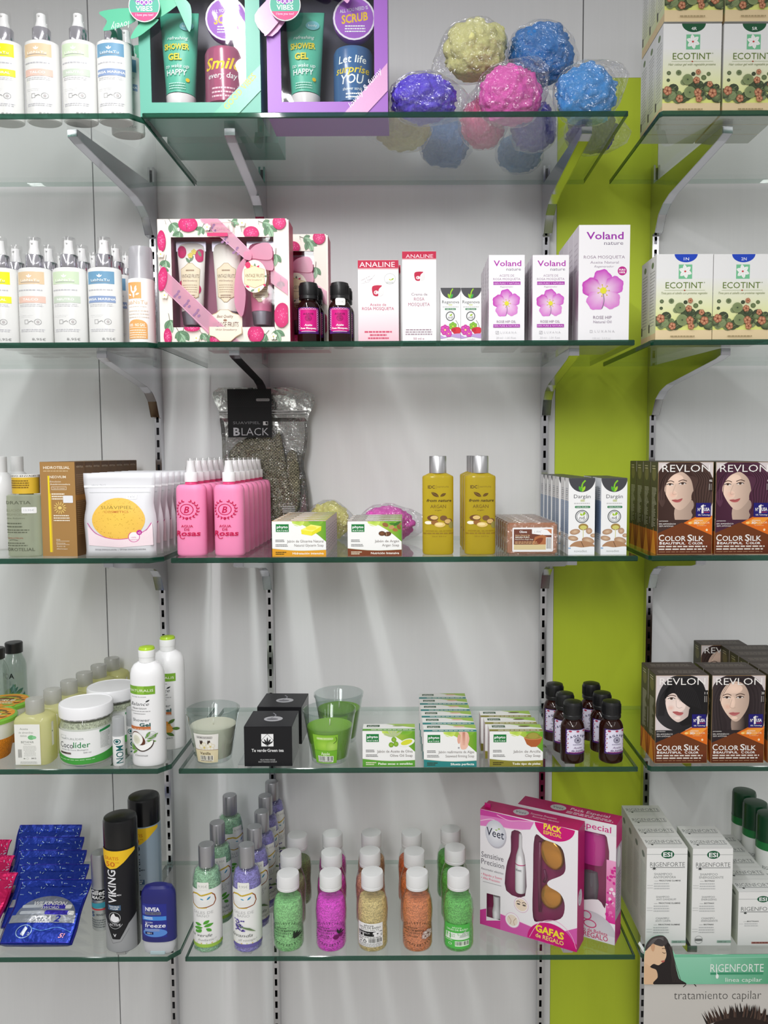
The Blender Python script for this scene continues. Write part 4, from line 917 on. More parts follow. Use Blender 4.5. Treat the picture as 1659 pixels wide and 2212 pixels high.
m = MB(); m.lathe([(R*.93, 0), (R, .002), (R, H-3*s), (R*.9, H)], (230, 236, 216), n=44, p=3.2, sy=.8); m.build('bottle_body', 'tinted_liquid', o)
m = MB(); m.lathe([(R*.4, H), (R*.4, H+14*s)], (232, 226, 190), n=24); m.lathe([(R*.42, H+8*s), (R*.42, H+34*s), (.0001, H+34.5*s)], (235, 235, 235), n=28); m.build('cap', 'gloss_plastic', o)
m = MB(); m.lathe([(28*s, H+2*s), (28.5*s, H+37*s)], (222, 182, 52), n=32, cap=False); m.lathe([(28.6*s, H+37*s), (28.6*s, H+43*s), (.0001, H+43*s)], (238, 238, 236), n=32, cap=False); c = m.build('promo_collar', 'printed_card', o)
m = MB(); a = Art(m, wrap(28.7*s, H+2*s, H+43*s, span=150), (125, 355, 385, 535), seg=.05, step=3e-5); a.rect(125, 355, 385, 380, (236, 234, 228)); a.T('¡NUEVO ENVASE!', 255, 374, 240, 15, (60, 50, 40), .02); a.lines(165, 320, 408, 4, 21, 9, (120, 90, 30), 'c'); m.build('collar_print', 'print_ink', c)
m = MB(); a = Art(m, wrap(R, 0, H, span=140, sy=.8, p=3.2), (90, 540, 425, 1118), seg=.03, step=3e-5, d0=1e-4); c = (96, 100, 84)
a.T('HIDRATIA', 210, 628, 250, 32, c, .008); a.T('SOLUCIÓN', 195, 695, 170, 22, (130, 132, 112)); a.T('OSTEOMICELAR', 205, 733, 210, 20, (130, 132, 112)); a.T('Hydra-Solution', 205, 764, 170, 14, c); a.lines(130, 270, 800, 2, 30, 12, c); a.lines(130, 330, 862, 2, 22, 10, c, seed=4); a.T('HIDROTELIAL', 210, 948, 130, 12, (150, 80, 60), .01); a.curve([(165, 962), (195, 958), (230, 964)], 4, (60, 60, 50)); a.lines(140, 320, 985, 2, 22, 9, c, seed=6); a.T('HIDROTELIAL', 230, 1062, 240, 30, (88, 90, 76), .01)
a.rrect(268, 655, 372, 712, 8, (236, 236, 236)); a.T('13,95€', 320, 692, 70, 18, (180, 180, 185)); m.build('printed_label', 'print_ink', o)
put(o, 3, 62, Y); tag(o, 'clear greenish toner bottle with yellow card collar beside the brown carton', 'toner bottle')
# brown tanning cartons
BRN = (168, 128, 76)
def tan(a):   # zoom (0,940) x4.254: 390..705 (top) x 255..1115
    a.rect(390, 255, 745, 1115, BRN); w = (240, 230, 210); a.T('HIDROTELIAL', 560, 318, 270, 26, w, .014); a.lines(425, 690, 333, 1, 9, 7, (214, 190, 150)); a.rect(466, 380, 484, 1078, (240, 214, 40)); a.rect(484, 540, 496, 1078, (214, 176, 60))
    a.T('NEOVIUM', 570, 402, 165, 24, w, .01); a.T('Emulsión', 545, 440, 110, 16, w); a.T('Autobronceadora', 592, 464, 205, 16, w, .01); a.frame(502, 478, 655, 508, 3, w); a.T('Cara & cuerpo', 578, 499, 124, 13, w); a.lines(502, 640, 540, 3, 22, 12, w)
    for k in range(14): t = k*PI/7; a.leaf(583+26*math.cos(t), 672+20*math.sin(t), 42, 8, math.degrees(t), (236, 206, 120))
    a.ell(583, 672, 20, 15, (236, 206, 120)); a.rrect(618, 560, 718, 626, 8, (232, 232, 236)); a.lines(515, 680, 738, 3, 22, 10, w); a.T('DHA', 555, 970, 40, 14, w); a.rect(535, 974, 668, 977, w); a.T('Detoxina', 580, 1000, 90, 13, w); a.rect(535, 1006, 668, 1009, w); a.T('Aceite de', 580, 1030, 90, 13, w); a.T('albaricoque', 590, 1052, 110, 13, w)
def tan_side(a): a.rect(0, 0, 100, 300, (110, 78, 44)); a.lines(12, 90, 40, 30, 6.5, 2.4, (150, 116, 76)); a.rect(0, 104, 100, 122, (150, 100, 40)); a.ell(50, 6, 40, 14, (92, 64, 40)); a.T('HIDROTELIAL', 50, 18, 66, 6, (210, 190, 160))
o = boxat('tanning_carton', 3, 93, 172, 998, -.338, .036, BRN, front=tan, R=(390, 255, 745, 1115), side=tan_side, sideR=(0, 0, 100, 300), topcol=(120, 90, 52)); o.rotation_euler[2] = -.10
tag(o, 'brown carton with yellow stripe and sun emblem beside the white sponge pouch', 'tanning carton', 'brown tanning cartons')
row(o, 8, .0368, 'brown tanning carton, %s in its row', .001, jit=.0006)
# sponge pouches
def pouch(name, w, h, d, col, art, R, mat='satin_plastic', waist=.05, n=14, seed=1, top=.14, ink='print_ink'):
    """stand-up pouch: flat sealed top, bellied front, gusset base"""
    o = empty(name); vs = []; fs = []; off = Vector((seed*5.1, 2.2, seed))
    def prof(v): b = math.sin(PI*min(1, max(0, v/(1-top))))**.7 if v < 1-top else 0; return b
    def fr(u, v, sgn, dd=0):
        wv = w*(1-waist*math.exp(-((v-.62)/.12)**2)-.02*math.sin(v*9+seed)*(0 < v < 1)); x = (u-.5)*wv
        e = max(0, 1-(2*u-1)**2)**.5; base = (d/2)*(1-v/(1-top)) if v < 1-top else 0
        y = sgn*(.0007+e*(d*.34*prof(v))+base*e**.3*.8)+.0014*noise.noise(Vector((u*3, v*4, seed))+off)
        return Vector((x, y+(-dd if sgn < 0 else dd), v*h))
    for sgn in (-1, 1):
        b = len(vs)
        for j in range(n+1):
            for i in range(n+1): vs.append(fr(i/n, j/n, sgn))
        for j in range(n):
            for i in range(n):
                q = (b+j*(n+1)+i, b+j*(n+1)+i+1, b+(j+1)*(n+1)+i+1, b+(j+1)*(n+1)+i); fs.append(q if sgn < 0 else q[::-1])
    N1 = (n+1)*(n+1)
    for i in range(n): fs += [(N1+i, N1+i+1, i+1, i), (n*(n+1)+i, n*(n+1)+i+1, N1+n*(n+1)+i+1, N1+n*(n+1)+i)]
    for j in range(n): fs += [(j*(n+1), (j+1)*(n+1), N1+(j+1)*(n+1), N1+j*(n+1)), (j*(n+1)+n, N1+j*(n+1)+n, N1+(j+1)*(n+1)+n, (j+1)*(n+1)+n)]
    m = MB(); m.add(vs, fs, col, 0, True); m.build('pouch_body', mat, o)
    m = MB(); a = Art(m, lambda u, v, dd: fr(u, v, -1, dd+3e-4), R, seg=.05, segv=.6); art(a); m.build('front_print', ink, o); return o
def sponge_pouch(a):   # zoom (0,940) x4.254: 780..1455 x 335..1118
    a.rect(780, 450, 1455, 470, (238, 238, 240)); a.rect(830, 512, 1420, 518, (206, 208, 210)); c = (206, 60, 150)
    a.T('abre fácil', 920, 455, 130, 18, (190, 190, 195)); a.ell(1120, 762, 246, 196, (240, 200, 86), (236, 190, 84), 40); rr = random.Random(4)
    for k in range(120): t = 6.28*rr.random(); q = rr.random()**.5; a.ell(1120+236*q*math.cos(t), 762+186*q*math.sin(t), 2+4*rr.random(), 2+3*rr.random(), (206, 160, 60), n=6); a.d -= a.step
    a.T('SUAVIPIEL', 1105, 670, 312, 32, (150, 130, 50)); a.T('COSMETICS', 1105, 706, 232, 22, (190, 110, 50), .008); a.rrect(1195, 530, 1298, 578, 8, (250, 250, 250)); a.T('3,45€', 1245, 566, 76, 18, (160, 160, 170))
    a.poly([(830, 830), (900, 900), (1000, 940), (1120, 950), (1210, 948), (1300, 905), (1380, 870), (1425, 800), (1440, 1000), (830, 1000)][:8]+[(1440, 1010), (1130, 1030), (830, 1010)], (244, 224, 230)); a.curve([(828, 800), (900, 890), (1000, 935), (1110, 952), (1210, 946)], 6, c); a.curve([(1330, 895), (1380, 860), (1418, 800)], 6, c)
    a.ring(1265, 930, 54, 52, 5, c, a0=-60, a1=240); a.ell(1265, 930, 46, 44, (246, 236, 240)); a.ell(1312, 890, 25, 24, (190, 40, 150)); a.T('x2', 1312, 900, 26, 18, 'fff', .01); a.T('100%', 1262, 942, 44, 12, c); a.T('natural', 1264, 962, 70, 12, c)
    a.T('ESPONJA DESMAQUILLADORA', 995, 1058, 210, 15, (120, 120, 126)); a.T('ESPONJA DESMAQUILHADORA', 1252, 1056, 245, 15, (120, 120, 126)); a.rect(1112, 1042, 1115, 1062, (150, 150, 150))
Y = -.335; s = U(Y-.02); o = pouch('sponge_pouch', 157*s, zat(1019, Y)-ZT[3], .026, (220, 220, 224), sponge_pouch, (780, 335, 1455, 1118), seed=1)
put(o, 3, 263, Y); tag(o, 'white zip pouch with round yellow sponge shown on the front, first of its row', 'sponge pouch', 'white sponge pouches')
row(o, 7, .034, 'white sponge pouch, %s in its row', .0015)
# ------------------------------------------------------------------ third level, middle bay
def laurel(a, x, y, r, c):
    a.ring(x, y, r*.62, r*.62, r*.08, c); a.T('B', x-r*.02, y+r*.36, r*.5, r*.72, c, .02, .25)
    for sg in (-1, 1):
        for k in range(9):
            t = math.radians(115-k*20); px, py = x+sg*r*.92*math.cos(t-.3), y+r*.92*math.sin(t-.3)
            a.leaf(px, py, r*.28, r*.11, math.degrees(math.atan2(math.sin(t-1.5), sg*math.cos(t-1.5)))-(35*sg), c); a.leaf(px, py, r*.28, r*.11, math.degrees(math.atan2(math.sin(t-1.5), sg*math.cos(t-1.5)))+(30*sg), c)
def rose_art(a):   # zoom (360,820) x5.027: 125..460 x 1145..1930
    c = (196, 16, 76); laurel(a, 268, 1418, 100, c); a.T('AGUA', 270, 1612, 105, 28, c, .012); a.T('DE', 268, 1648, 46, 26, c, .012); a.T('Rosas', 272, 1705, 222, 58, c, .02, .12); a.curve([(196, 1690), (210, 1725), (232, 1738), (248, 1725)], 7, c)
o = empty('rose_water_bottle'); Y = -.330; s = U(Y-.02)/5.027; R = 165*s; H = 785*s; e = .62
m = MB(); m.lathe([(R*.9, 0), (R*.97, 10*s), (R, 28*s), (R, H-80*s), (R*.985, H-50*s), (R*.93, H-24*s), (R*.82, H-6*s), (R*.5, H)], (246, 144, 188), n=44, sy=e, p=2.6); m.lathe([(68*s, H), (64*s, H+30*s)], (230, 70, 130), n=28); m.build('bottle_body', 'soft_plastic', o)
m = MB(); m.lathe([(70*s, H+28*s), (71*s, H+34*s), (71*s, H+125*s), (69*s, H+130*s), (56*s, H+132*s), (54*s, H+150*s), (42*s, H+220*s), (42*s, H+256*s), (38*s, H+259*s), (.0001, H+260*s)], (246, 244, 246), n=32); m.build('spray_head', 'satin_plastic', o)
m = MB(); m.lathe([(60*s, H+133*s), (57*s, H+280*s), (54*s, H+288*s), (.0001, H+289*s)], (253, 253, 253), n=28); m.build('clear_overcap', 'clear_plastic', o)
m = MB(); rose_art(Art(m, wrap(R, 0, H, span=140, sy=e, p=2.6), (125, 1145, 460, 1930), seg=.03, step=3e-5, d0=1e-4)); m.build('printed_label', 'print_ink', o)
put(o, 3, 417, Y); tag(o, 'pink rose water spray bottle with red lettering, front of the row beside the pouches', 'rose water bottle', 'pink rose water bottles')
p = dup(o, (xat(498, Y, ZT[3]), Y, ZT[3])); tag(p, 'pink rose water spray bottle with red lettering, front, beside the glycerin soap', 'rose water bottle', 'pink rose water bottles')
row(o, 6, .042, 'pink rose water bottle, %s in the row nearer the pouches', .0005)
row(p, 7, .042, 'pink rose water bottle, %s in the row nearer the soaps', .0005)
# bagged sisal mitt leaning on the wall
o = empty('bath_mitt'); Y = -.046; s = U(Y)
X0 = xat(572, Y, ZT[3]); base = ZT[3]; P = lambda x, y: ((xat(360+x/5.027, Y, ZT[3]+.15)-X0), zat(820+y/5.027, Y)-base)
m = MB(); C = lambda L: [P(x, y) for x, y in smooth(L)]
def puffy(m, outl, y0, dep, col, mat=0):     # rounded cushion from an outline
    n = len(outl); cx = sum(p[0] for p in outl)/n; cz = sum(p[1] for p in outl)/n; vs = []; fs = []; K = 5
    for sg in (-1, 1):
        for k in range(K+1):
            t = k/K; f = math.cos(t*PI/2)**.6 if k < K else 0; f = 1-(1-f)*1
            q = math.sin(t*PI/2)
            for x, z in outl: vs.append((cx+(x-cx)*(1-t**2.2*.9), y0+sg*dep*q, cz+(z-cz)*(1-t**2.2*.9)))
    for sg in (0, 1):
        b = sg*(K+1)*n
        for k in range(K):
            for i in range(n):
                q = (b+k*n+i, b+k*n+(i+1) % n, b+(k+1)*n+(i+1) % n, b+(k+1)*n+i); fs.append(q if sg else q[::-1])
        c = tuple(range(b+K*n, b+K*n+n)); fs.append(c if sg else c[::-1])
    m.add(vs, fs, col, mat, True)
puffy(m, C([(680, 860), (720, 740), (820, 650), (1000, 600), (1160, 620), (1230, 560), (1260, 700), (1290, 850), (1310, 1000), (1340, 1100), (1370, 1300), (1370, 1400), (1250, 1640), (900, 1690), (640, 1600)]), 0, .009, (180, 175, 150))
puffy(m, C([(1310, 820), (1360, 760), (1410, 790), (1440, 950), (1450, 1200), (1420, 1400), (1380, 1420), (1340, 1200), (1310, 1000)]), -.003, .008, (180, 175, 150)); m.build('sisal_glove', 'sisal_knit', o)
bag = C([(575, 95), (1555, 125), (1545, 420), (1530, 700), (1490, 900), (1520, 1100), (1540, 1350), (1500, 1690), (600, 1690), (590, 1200), (605, 700), (580, 350)])
bm = bmesh.new(); n = 26; x0 = min(p[0] for p in bag); x1 = max(p[0] for p in bag); zz = .0006; zt = max(p[1] for p in bag)
def inb(x, z):
    c = False
    for (ax, az), (bx, bz) in zip(bag, bag[1:]+bag[:1]):
        if (az > z) != (bz > z) and x < (bx-ax)*(z-az)/(bz-az)+ax: c = not c
    return c
vs = []; fs = []; nz = 40
for sg in (-1, 1):
    b = len(vs)
    for j in range(nz+1):
        z = zz+(zt-.0008-zz)*j/nz; lo = [x0+(x1-x0)*q/200 for q in range(201) if inb(x0+(x1-x0)*q/200, min(max(z, P(0, 1680)[1]), zt-.004))]; a0, a1 = (lo[0], lo[-1]) if lo else (x0, x1)
        for i in range(n+1):
            u = i/n; e = (1-(2*u-1)**2)**.5; hh = j/nz
            vs.append((a0+(a1-a0)*u, sg*(.0012+(.0125*e if hh < .80 else .002*e))+.0035*noise.noise(Vector((u*5, hh*8, sg*3)))*e, z))
    for j in range(nz):
        for i in range(n): q = (b+j*(n+1)+i, b+j*(n+1)+i+1, b+(j+1)*(n+1)+i+1, b+(j+1)*(n+1)+i); fs.append(q if sg < 0 else q[::-1])
m = MB(); m.add(vs, fs[:len(fs)//2], (246, 246, 246), 0, False); bg = m.build('zip_bag', 'zip_film', o)
m = MB(); m.add(vs, fs[len(fs)//2:], (176, 176, 172), 0, False); m.build('silver_back', 'foil', bg)
m = MB(); z1 = P(0, 335)[1]; m.box(P(585, 0)[0], P(1540, 0)[0], -.0052, -.0042, z1-.001, z1+.001, (200, 200, 200)); m.box(P(585, 0)[0], P(1540, 0)[0], -.0052, -.0042, z1-.006, z1-.0045, (190, 190, 190)); m.build('zip_seal', 'satin_plastic', bg)
m = MB(); (ax, az), (bx, bz) = P(695, 620), P(1165, 100); m.box(ax, bx, -.0175, -.0165, az, bz, (10, 10, 11)); cd = m.build('header_card', 'matte_card', o)
m = MB(); a = Art(m, face((ax, -.0175, az), (bx-ax, 0, 0), (0, 0, bz-az)), (695, 100, 1165, 620))
for j in range(11):
    for i in range(24): a.ell(706+i*20+(j % 2)*10, 116+j*17, 5, 4.5, (30, 30, 32), n=6); a.d -= a.step
a.rrect(1000, 203, 1148, 232, 14, (150, 150, 150)); g = (120, 120, 122); a.T('SUAVIPIEL', 895, 478, 290, 30, g); a.frame(1072, 450, 1124, 490, 4, (190, 190, 190)); a.poly([(1072, 450), (1098, 450), (1098, 476), (1124, 490), (1072, 490)], (200, 200, 200)); a.T('B', 788, 600, 70, 86, (180, 180, 184), .03); a.T('LACK', 985, 600, 290, 86, (176, 176, 180), -.008); m.build('card_print', 'print_ink', cd)
m = MB(); (ax, az), (bx, bz) = P(1260, 1440), P(1420, 1330); a = Art(m, face((ax, -.0155, az), (bx-ax, 0, 0), (0, 0, bz-az)), (1260, 1330, 1420, 1440)); a.T('ACTIVE', 1320, 1345, 100, 14, 'ddd').lines(1265, 1400, 1360, 4, 20, 10, 'ccc'); m.build('bag_lettering', 'print_ink', bg)
o.location = (X0, Y, base); tag(o, 'grey knitted sisal bath mitt in clear bag with black header card leaning on wall', 'bath mitt')
# ------------------------------------------------------------------ boxed soaps
def soap_art(word1, word2, strip, sc, pic, bul):
    def f(a):     # normalised to the olive box of zoom (760,1460) x3.77: 80..522 x 450..740
        a.rect(80, 450, 522, 740, (240, 240, 238))
        P = [(232, 450)]+[(232+k*.0+(522-232)*t, 450+170*t**1.6) for k, t in ((0, .0), (0, .2), (0, .4), (0, .6), (0, .8), (0, 1.0))]+[(522, 450)]
        g1, g2 = lin((206, 224, 90)), lin((96, 156, 40)); T = tessellate_polygon([[Vector((x, y, 0)) for x, y in P]]); a.tris(P, T, [tuple(g1[k]+(g2[k]-g1[k])*((x-232)/290) for k in (0, 1, 2)) for x, y in P])
        a.ell(295, 455, 50, 36, (170, 206, 70), (206, 226, 110)); a.ell(440, 452, 60, 30, (110, 170, 50), (130, 184, 60)); a.curve([(240, 468), (330, 500), (430, 560), (522, 640)], 5, (244, 246, 236))
        pic(a); a.rect(112, 474, 218, 538, (34, 124, 62)); a.T('phyto', 165, 506, 90, 20, 'fff', .02); a.T('N A T U R E', 165, 532, 86, 11, 'fff', .02)
        a.poly([(80, 676), (150, 684), (240, 692), (340, 695), (440, 692), (522, 688), (522, 740), (80, 740)], sc); a.curve([(80, 674), (150, 682), (240, 690), (340, 693), (440, 690), (522, 686)], 3, (200, 206, 180))
        tc_ = (130, 122, 118); w = 18+len(word1)*13; w = min(w, 300); a.T(word1, 502-w/2, 625, w, 22, tc_); w2 = min(15+len(word2)*12.5, 240); a.T(word2, 502-w2/2, 659, w2, 22, tc_)
        wd = 14+len(strip)*11.5; a.T(strip, 502-wd/2, 724, wd, 18, (250, 248, 240), .02); a.lines(108, 182, 602, 2, 12, 6, (120, 120, 120)); a.lines(108, 212, 640, 2, 12, 6, (120, 120, 120), seed=7)
        a.lines(108, 200, 702, 2, 15, 8, (230, 226, 200) if bul else (60, 50, 20), seed=3)
    return f
def soap_top(sc, t2):
    def f(a):
        a.rect(0, 0, 440, 210, (232, 232, 228)); a.poly([(190, 0), (440, 0), (440, 120), (330, 70), (230, 20)], (156, 190, 80)); a.ell(300, 60, 50, 22, t2); a.rect(30, 30, 140, 95, (60, 90, 66)); a.T('phyto', 85, 76, 84, 26, (236, 236, 230), .02); a.rect(0, 150, 440, 210, sc); a.lines(60, 420, 172, 1, 9, 16, (228, 226, 210), 'r')
    return f
def p_glyc(a): a.poly([(318, 520), (400, 478), (486, 492), (482, 528), (404, 570), (322, 556)], (226, 218, 40)); a.poly([(318, 520), (400, 478), (486, 492), (410, 536)], (244, 238, 120)); a.ell(402, 507, 44, 17, (236, 224, 80)); a.poly([(318, 520), (410, 536), (404, 570), (322, 556)], (236, 228, 60))
def p_arg(a):
    for x, y, r, rot, c in ((390, 480, 26, 20, (150, 100, 60)), (440, 500, 24, -20, (190, 150, 100)), (470, 522, 22, 10, (170, 110, 60)), (500, 500, 22, 60, (140, 90, 50)), (505, 470, 20, 20, (150, 110, 70))): a.ell(x, y, r, r*.66, c, rot=rot)
    a.leaf(420, 470, 70, 22, 5, (70, 130, 40)); a.leaf(455, 488, 70, 24, -30, (60, 110, 40)); a.ell(362, 552, 28, 20, (130, 84, 54), (90, 56, 36)); a.ell(408, 556, 30, 19, (120, 76, 50), (84, 50, 32), rot=-10); a.line([(395, 540), (400, 572)], 3, (200, 170, 140))
def p_oli(a):
    for k in range(5): a.leaf(340, 500, 90, 20, -160+k*32, (186, 200, 150), (150, 170, 110))
    for x, y in ((345, 520), (322, 562), (362, 556)): a.ell(x, y, 21, 21, (160, 200, 70), (110, 156, 40))
    a.ell(455, 545, 66, 30, (238, 240, 232), rot=-16); a.ell(452, 542, 50, 20, (214, 218, 60), rot=-16)
def p_sea(a):    # bare shoulders and back
    a.blob([(372, 452), (386, 480), (384, 540), (392, 590), (430, 592), (452, 560), (446, 520), (458, 490), (440, 452)], (236, 190, 170)); a.blob([(372, 470), (360, 510), (368, 545), (382, 540), (384, 490)], (226, 170, 150)); a.blob([(446, 470), (462, 500), (452, 548), (440, 540), (444, 500)], (230, 180, 160)); a.rect(404, 452, 426, 560, (196, 130, 110), (226, 176, 156)); a.lines(366, 380, 575, 2, 8, 5, (120, 120, 130))
def p_clay(a): a.ell(440, 500, 60, 42, (168, 160, 70), (140, 128, 50)); a.poly([(364, 504), (516, 504), (498, 550), (466, 578), (424, 578), (388, 556)], (176, 96, 50)); a.ell(440, 502, 76, 18, (200, 130, 80)); a.ell(440, 500, 66, 13, (150, 140, 60)); a.ell(440, 486, 44, 24, (164, 156, 68))
SR = (80, 450, 522, 740)
def soap(sh, x0, x1, yt, yf, args, lab, nrow, dy, rowlab, tp=None, dx=0.0):
    d = .036; o = boxat('soap_box', sh, x0, x1, yt, yf, d, (236, 236, 234), front=soap_art(*args), R=SR, top=soap_top(args[3], tp or (150, 170, 90)), topR=(0, 0, 440, 210), side=lambda a: (a.rect(0, 0, 60, 100, (226, 214, 214)), a.lines(10, 52, 20, 8, 9, 4, (180, 170, 176))), sideR=(0, 0, 60, 100))
    tag(o, lab, 'soap box', 'boxed herbal soaps')
    if nrow > 1: row(o, nrow, dy, rowlab, dx)
    return o
soap(3, 588, 705, 1126, -.355, ('Jabón de Glicerina Natural', 'Natural Glycerin Soap', 'Hidratación intensiva', (226, 160, 40), p_glyc, 0), 'soap box with orange strip and picture of a yellow glycerin bar', 6, .0355, 'orange-stripped glycerin soap box, %s in its row', (200, 200, 60))
soap(3, 751, 868, 1126, -.355, ('Jabón de Argán', 'Argan Soap', 'Nutrición Intensiva', (124, 64, 36), p_arg, 1), 'soap box with brown strip and picture of argan nuts', 4, .0365, 'brown-stripped argan soap box, %s in its row', (120, 90, 60))
spongeat(3, 710, 1120, 48, 44, -.082, (240, 236, 140), 21, 'pale yellow bagged net sponge behind the glycerin soap boxes', (.9, -.3), depth=.040)
spongeat(3, 836, 1120, 62, 42, -.125, (246, 96, 206), 22, 'hot pink bagged net sponge behind the argan soap boxes', (1, .0), depth=.05)
# argan shower bottles
def idc(a):   # zoom (880,960) x4.88: 155..490 x 355..1180
    c = (98, 74, 30); a.T('IDC', 268, 506, 54, 32, c, .03); a.rect(304, 472, 306, 510, c); a.T('INSTITUTE', 360, 498, 90, 15, (130, 110, 40)); a.leaf(328, 592, 78, 34, -142, (96, 66, 24), (150, 130, 50)); a.leaf(340, 588, 56, 26, -38, (96, 66, 24), (150, 130, 50)); a.T('from nature', 330, 640, 198, 28, (70, 54, 24), .02, .25); a.T('ARGAN', 322, 704, 124, 36, (110, 84, 30), -.004); a.T('argán', 322, 730, 56, 12, (120, 96, 40))
    for x, y, rx, ry, cc in ((280, 803, 44, 30, (110, 70, 36)), (290, 800, 30, 20, (222, 190, 120)), (365, 805, 28, 26, (120, 84, 50)), (405, 840, 34, 32, (126, 90, 50)), (398, 838, 24, 22, (214, 176, 110)), (430, 875, 26, 36, (150, 140, 70)), (245, 852, 30, 17, (244, 236, 214)), (295, 850, 30, 24, (150, 100, 50)), (335, 872, 44, 26, (226, 196, 120)), (330, 868, 30, 14, (240, 218, 160))): a.ell(x, y, rx, ry, cc)
    a.T('SHOWER GEL · GEL DE BAÑO', 326, 942, 205, 14, (140, 106, 30)); a.lines(190, 470, 954, 1, 9, 11, (150, 120, 36), 'c'); a.T('250 ml · 8.45 fl oz', 330, 996, 112, 12, (140, 110, 36))
o = empty('argan_bottle'); Y = -.325; s = U(Y-.025)/4.88; R = 166*s; H = 865*s; e = .72
m = MB(); m.lathe([(R*.9, 0), (R*.97, 8*s), (R, 24*s), (R, H-45*s), (R*.97, H-28*s), (R*.62, H), (R*.5, H+6*s)], (232, 212, 66), n=48, sy=e, p=3.6); m.build('bottle_body', 'tinted_gel', o)
m = MB(); m.lathe([(92*s, H+4*s), (92*s, H+180*s), (88*s, H+186*s), (.0001, H+187*s)], (206, 206, 208), n=36); m.build('silver_cap', 'brushed_metal', o)
m = MB(); idc(Art(m, wrap(R, 0, H-45*s, span=140, sy=e, p=3.6), (160, 400, 485, 1180), seg=.03, step=3e-5, d0=1e-4)); m.build('printed_label', 'print_ink', o)
put(o, 3, 946, Y); tag(o, 'yellow argan gel bottle with silver cap, alone beside the pink sponge', 'shower gel bottle', 'yellow argan bottles')
p = dup(o, (xat(1036, Y, ZT[3]), Y, ZT[3])); tag(p, 'yellow argan gel bottle with silver cap, front one beside the bare soap bars', 'shower gel bottle', 'yellow argan bottles')
row(p, 3, .055, 'yellow argan gel bottle, %s in the row beside soap bars', -.0005)
# bare argan soap bars in cellophane
def bar_lab(a):   # 1105..1532 x 878..1140
    a.rrect(1105, 878, 1532, 1140, 14, (238, 236, 236)); a.rect(1120, 896, 1515, 1118, (112, 66, 52)); a.poly([(1310, 896), (1515, 896), (1515, 960), (1420, 960), (1310, 945)], (240, 240, 240)); a.T('1,90€', 1372, 935, 80, 24, (190, 190, 196), 0, .3); a.poly([(1425, 896), (1515, 896), (1515, 950), (1470, 905)], (200, 130, 90)); a.T('Olove', 1218, 936, 78, 26, 'eee', .02)
    a.poly([(1300, 1118), (1340, 980), (1420, 955), (1515, 1000), (1515, 1118)], (176, 110, 70), ) ; a.leaf(1330, 1060, 120, 60, -35, (130, 64, 40)); a.rect(1120, 1062, 1460, 1118, (214, 196, 150)); a.T('Jabón Natural de', 1210, 968, 155, 16, (236, 200, 150)); a.T('ARGÁN PURO', 1208, 992, 150, 19, 'eed', .01); a.T('Natural Pure Argan Soap', 1228, 1012, 190, 14, 'eed'); a.lines(1132, 1376, 1030, 2, 15, 7, (220, 180, 130)); a.rect(1456, 985, 1512, 1118, 'eee'); a.barcode(1462, 992, 1508, 1108)
yf = -.352; s = U(yf); o = empty('soap_bar'); w, h, d = 112*s, zat(1130, yf)-ZT[3], .024
m = MB(); m.box(-w/2+.002, w/2-.002, -d/2+.001, d/2-.001, .0006, h-.001, (196, 140, 110), 0, .003); m.build('bar', 'wax', o)
m = MB(); m.box(-w/2, w/2, -d/2, d/2, 0, h, (246, 246, 244), 0, .002); m.build('cellophane', 'crumpled_film', o)
m = MB(); bar_lab(Art(m, face((-w/2+.010, -d/2-.0002, .006), (w*.79, 0, 0), (0, 0, h-.0148)), (1105, 878, 1532, 1140))); m.build('paper_label', 'print_ink', o)
o.location = (xat(1150, yf, ZT[3]), yf+d/2, ZT[3]); tag(o, 'brown soap bar in clear wrap with white-edged label, front of its row', 'soap bar', 'wrapped argan soap bars'); row(o, 8, .0255, 'wrapped brown soap bar, %s in its row', -.001)
# tall black-topped cartons
def darg(a):   # zoom (1160,960) x3.325: 222..402 x 240..795
    a.rect(222, 240, 405, 795, (240, 240, 240)); a.ell(314, 236, 93, 104, (70, 70, 74), a0=0, a1=180, n=30); a.curve([(338, 256), (318, 280), (312, 315)], 11, (130, 196, 40)); a.leaf(314, 338, 46, 20, -118, (80, 170, 50)); a.leaf(316, 338, 46, 18, -64, (160, 206, 50))
    a.T('Dargán', 316, 384, 116, 28, (84, 84, 88)); a.rrect(304, 394, 334, 410, 5, (200, 206, 160)); a.lines(258, 374, 418, 1, 9, 8, (200, 200, 200), 'c'); a.rrect(266, 440, 372, 456, 6, (54, 128, 80)); a.T('100% PURO', 318, 453, 84, 9, 'eee'); a.ring(316, 517, 48, 48, 7, (110, 112, 114)); a.ring(316, 517, 36, 36, 3, (110, 112, 114)); a.T('nd', 316, 538, 34, 26, (70, 70, 74)); a.leaf(322, 510, 30, 16, -60, (150, 190, 40)); a.leaf(318, 512, 24, 14, -130, (170, 200, 60))
    a.ell(326, 592, 34, 24, (160, 130, 70)); a.ell(326, 596, 24, 15, (206, 200, 110)); a.rect(323, 605, 328, 690, (214, 210, 150))
    for x, y, rx, ry, rt in ((268, 628, 36, 20, -10), (366, 622, 22, 22, 40), (255, 675, 36, 18, 8), (360, 692, 44, 24, 14), (395, 655, 20, 14, 0)): a.ell(x, y, rx, ry, (214, 186, 156), (170, 130, 100), rot=rt)
    a.blob([(240, 742), (262, 705), (320, 694), (380, 708), (402, 742)], (176, 134, 100)); a.line([(312, 700), (330, 740)], 5, (120, 84, 60)); a.blob([(222, 745), (260, 735), (316, 742), (405, 738), (405, 796), (222, 796)], (240, 242, 244)); a.rect(222, 742, 240, 752, (150, 180, 214)); a.T('novadiet', 308, 776, 90, 17, (150, 156, 150))
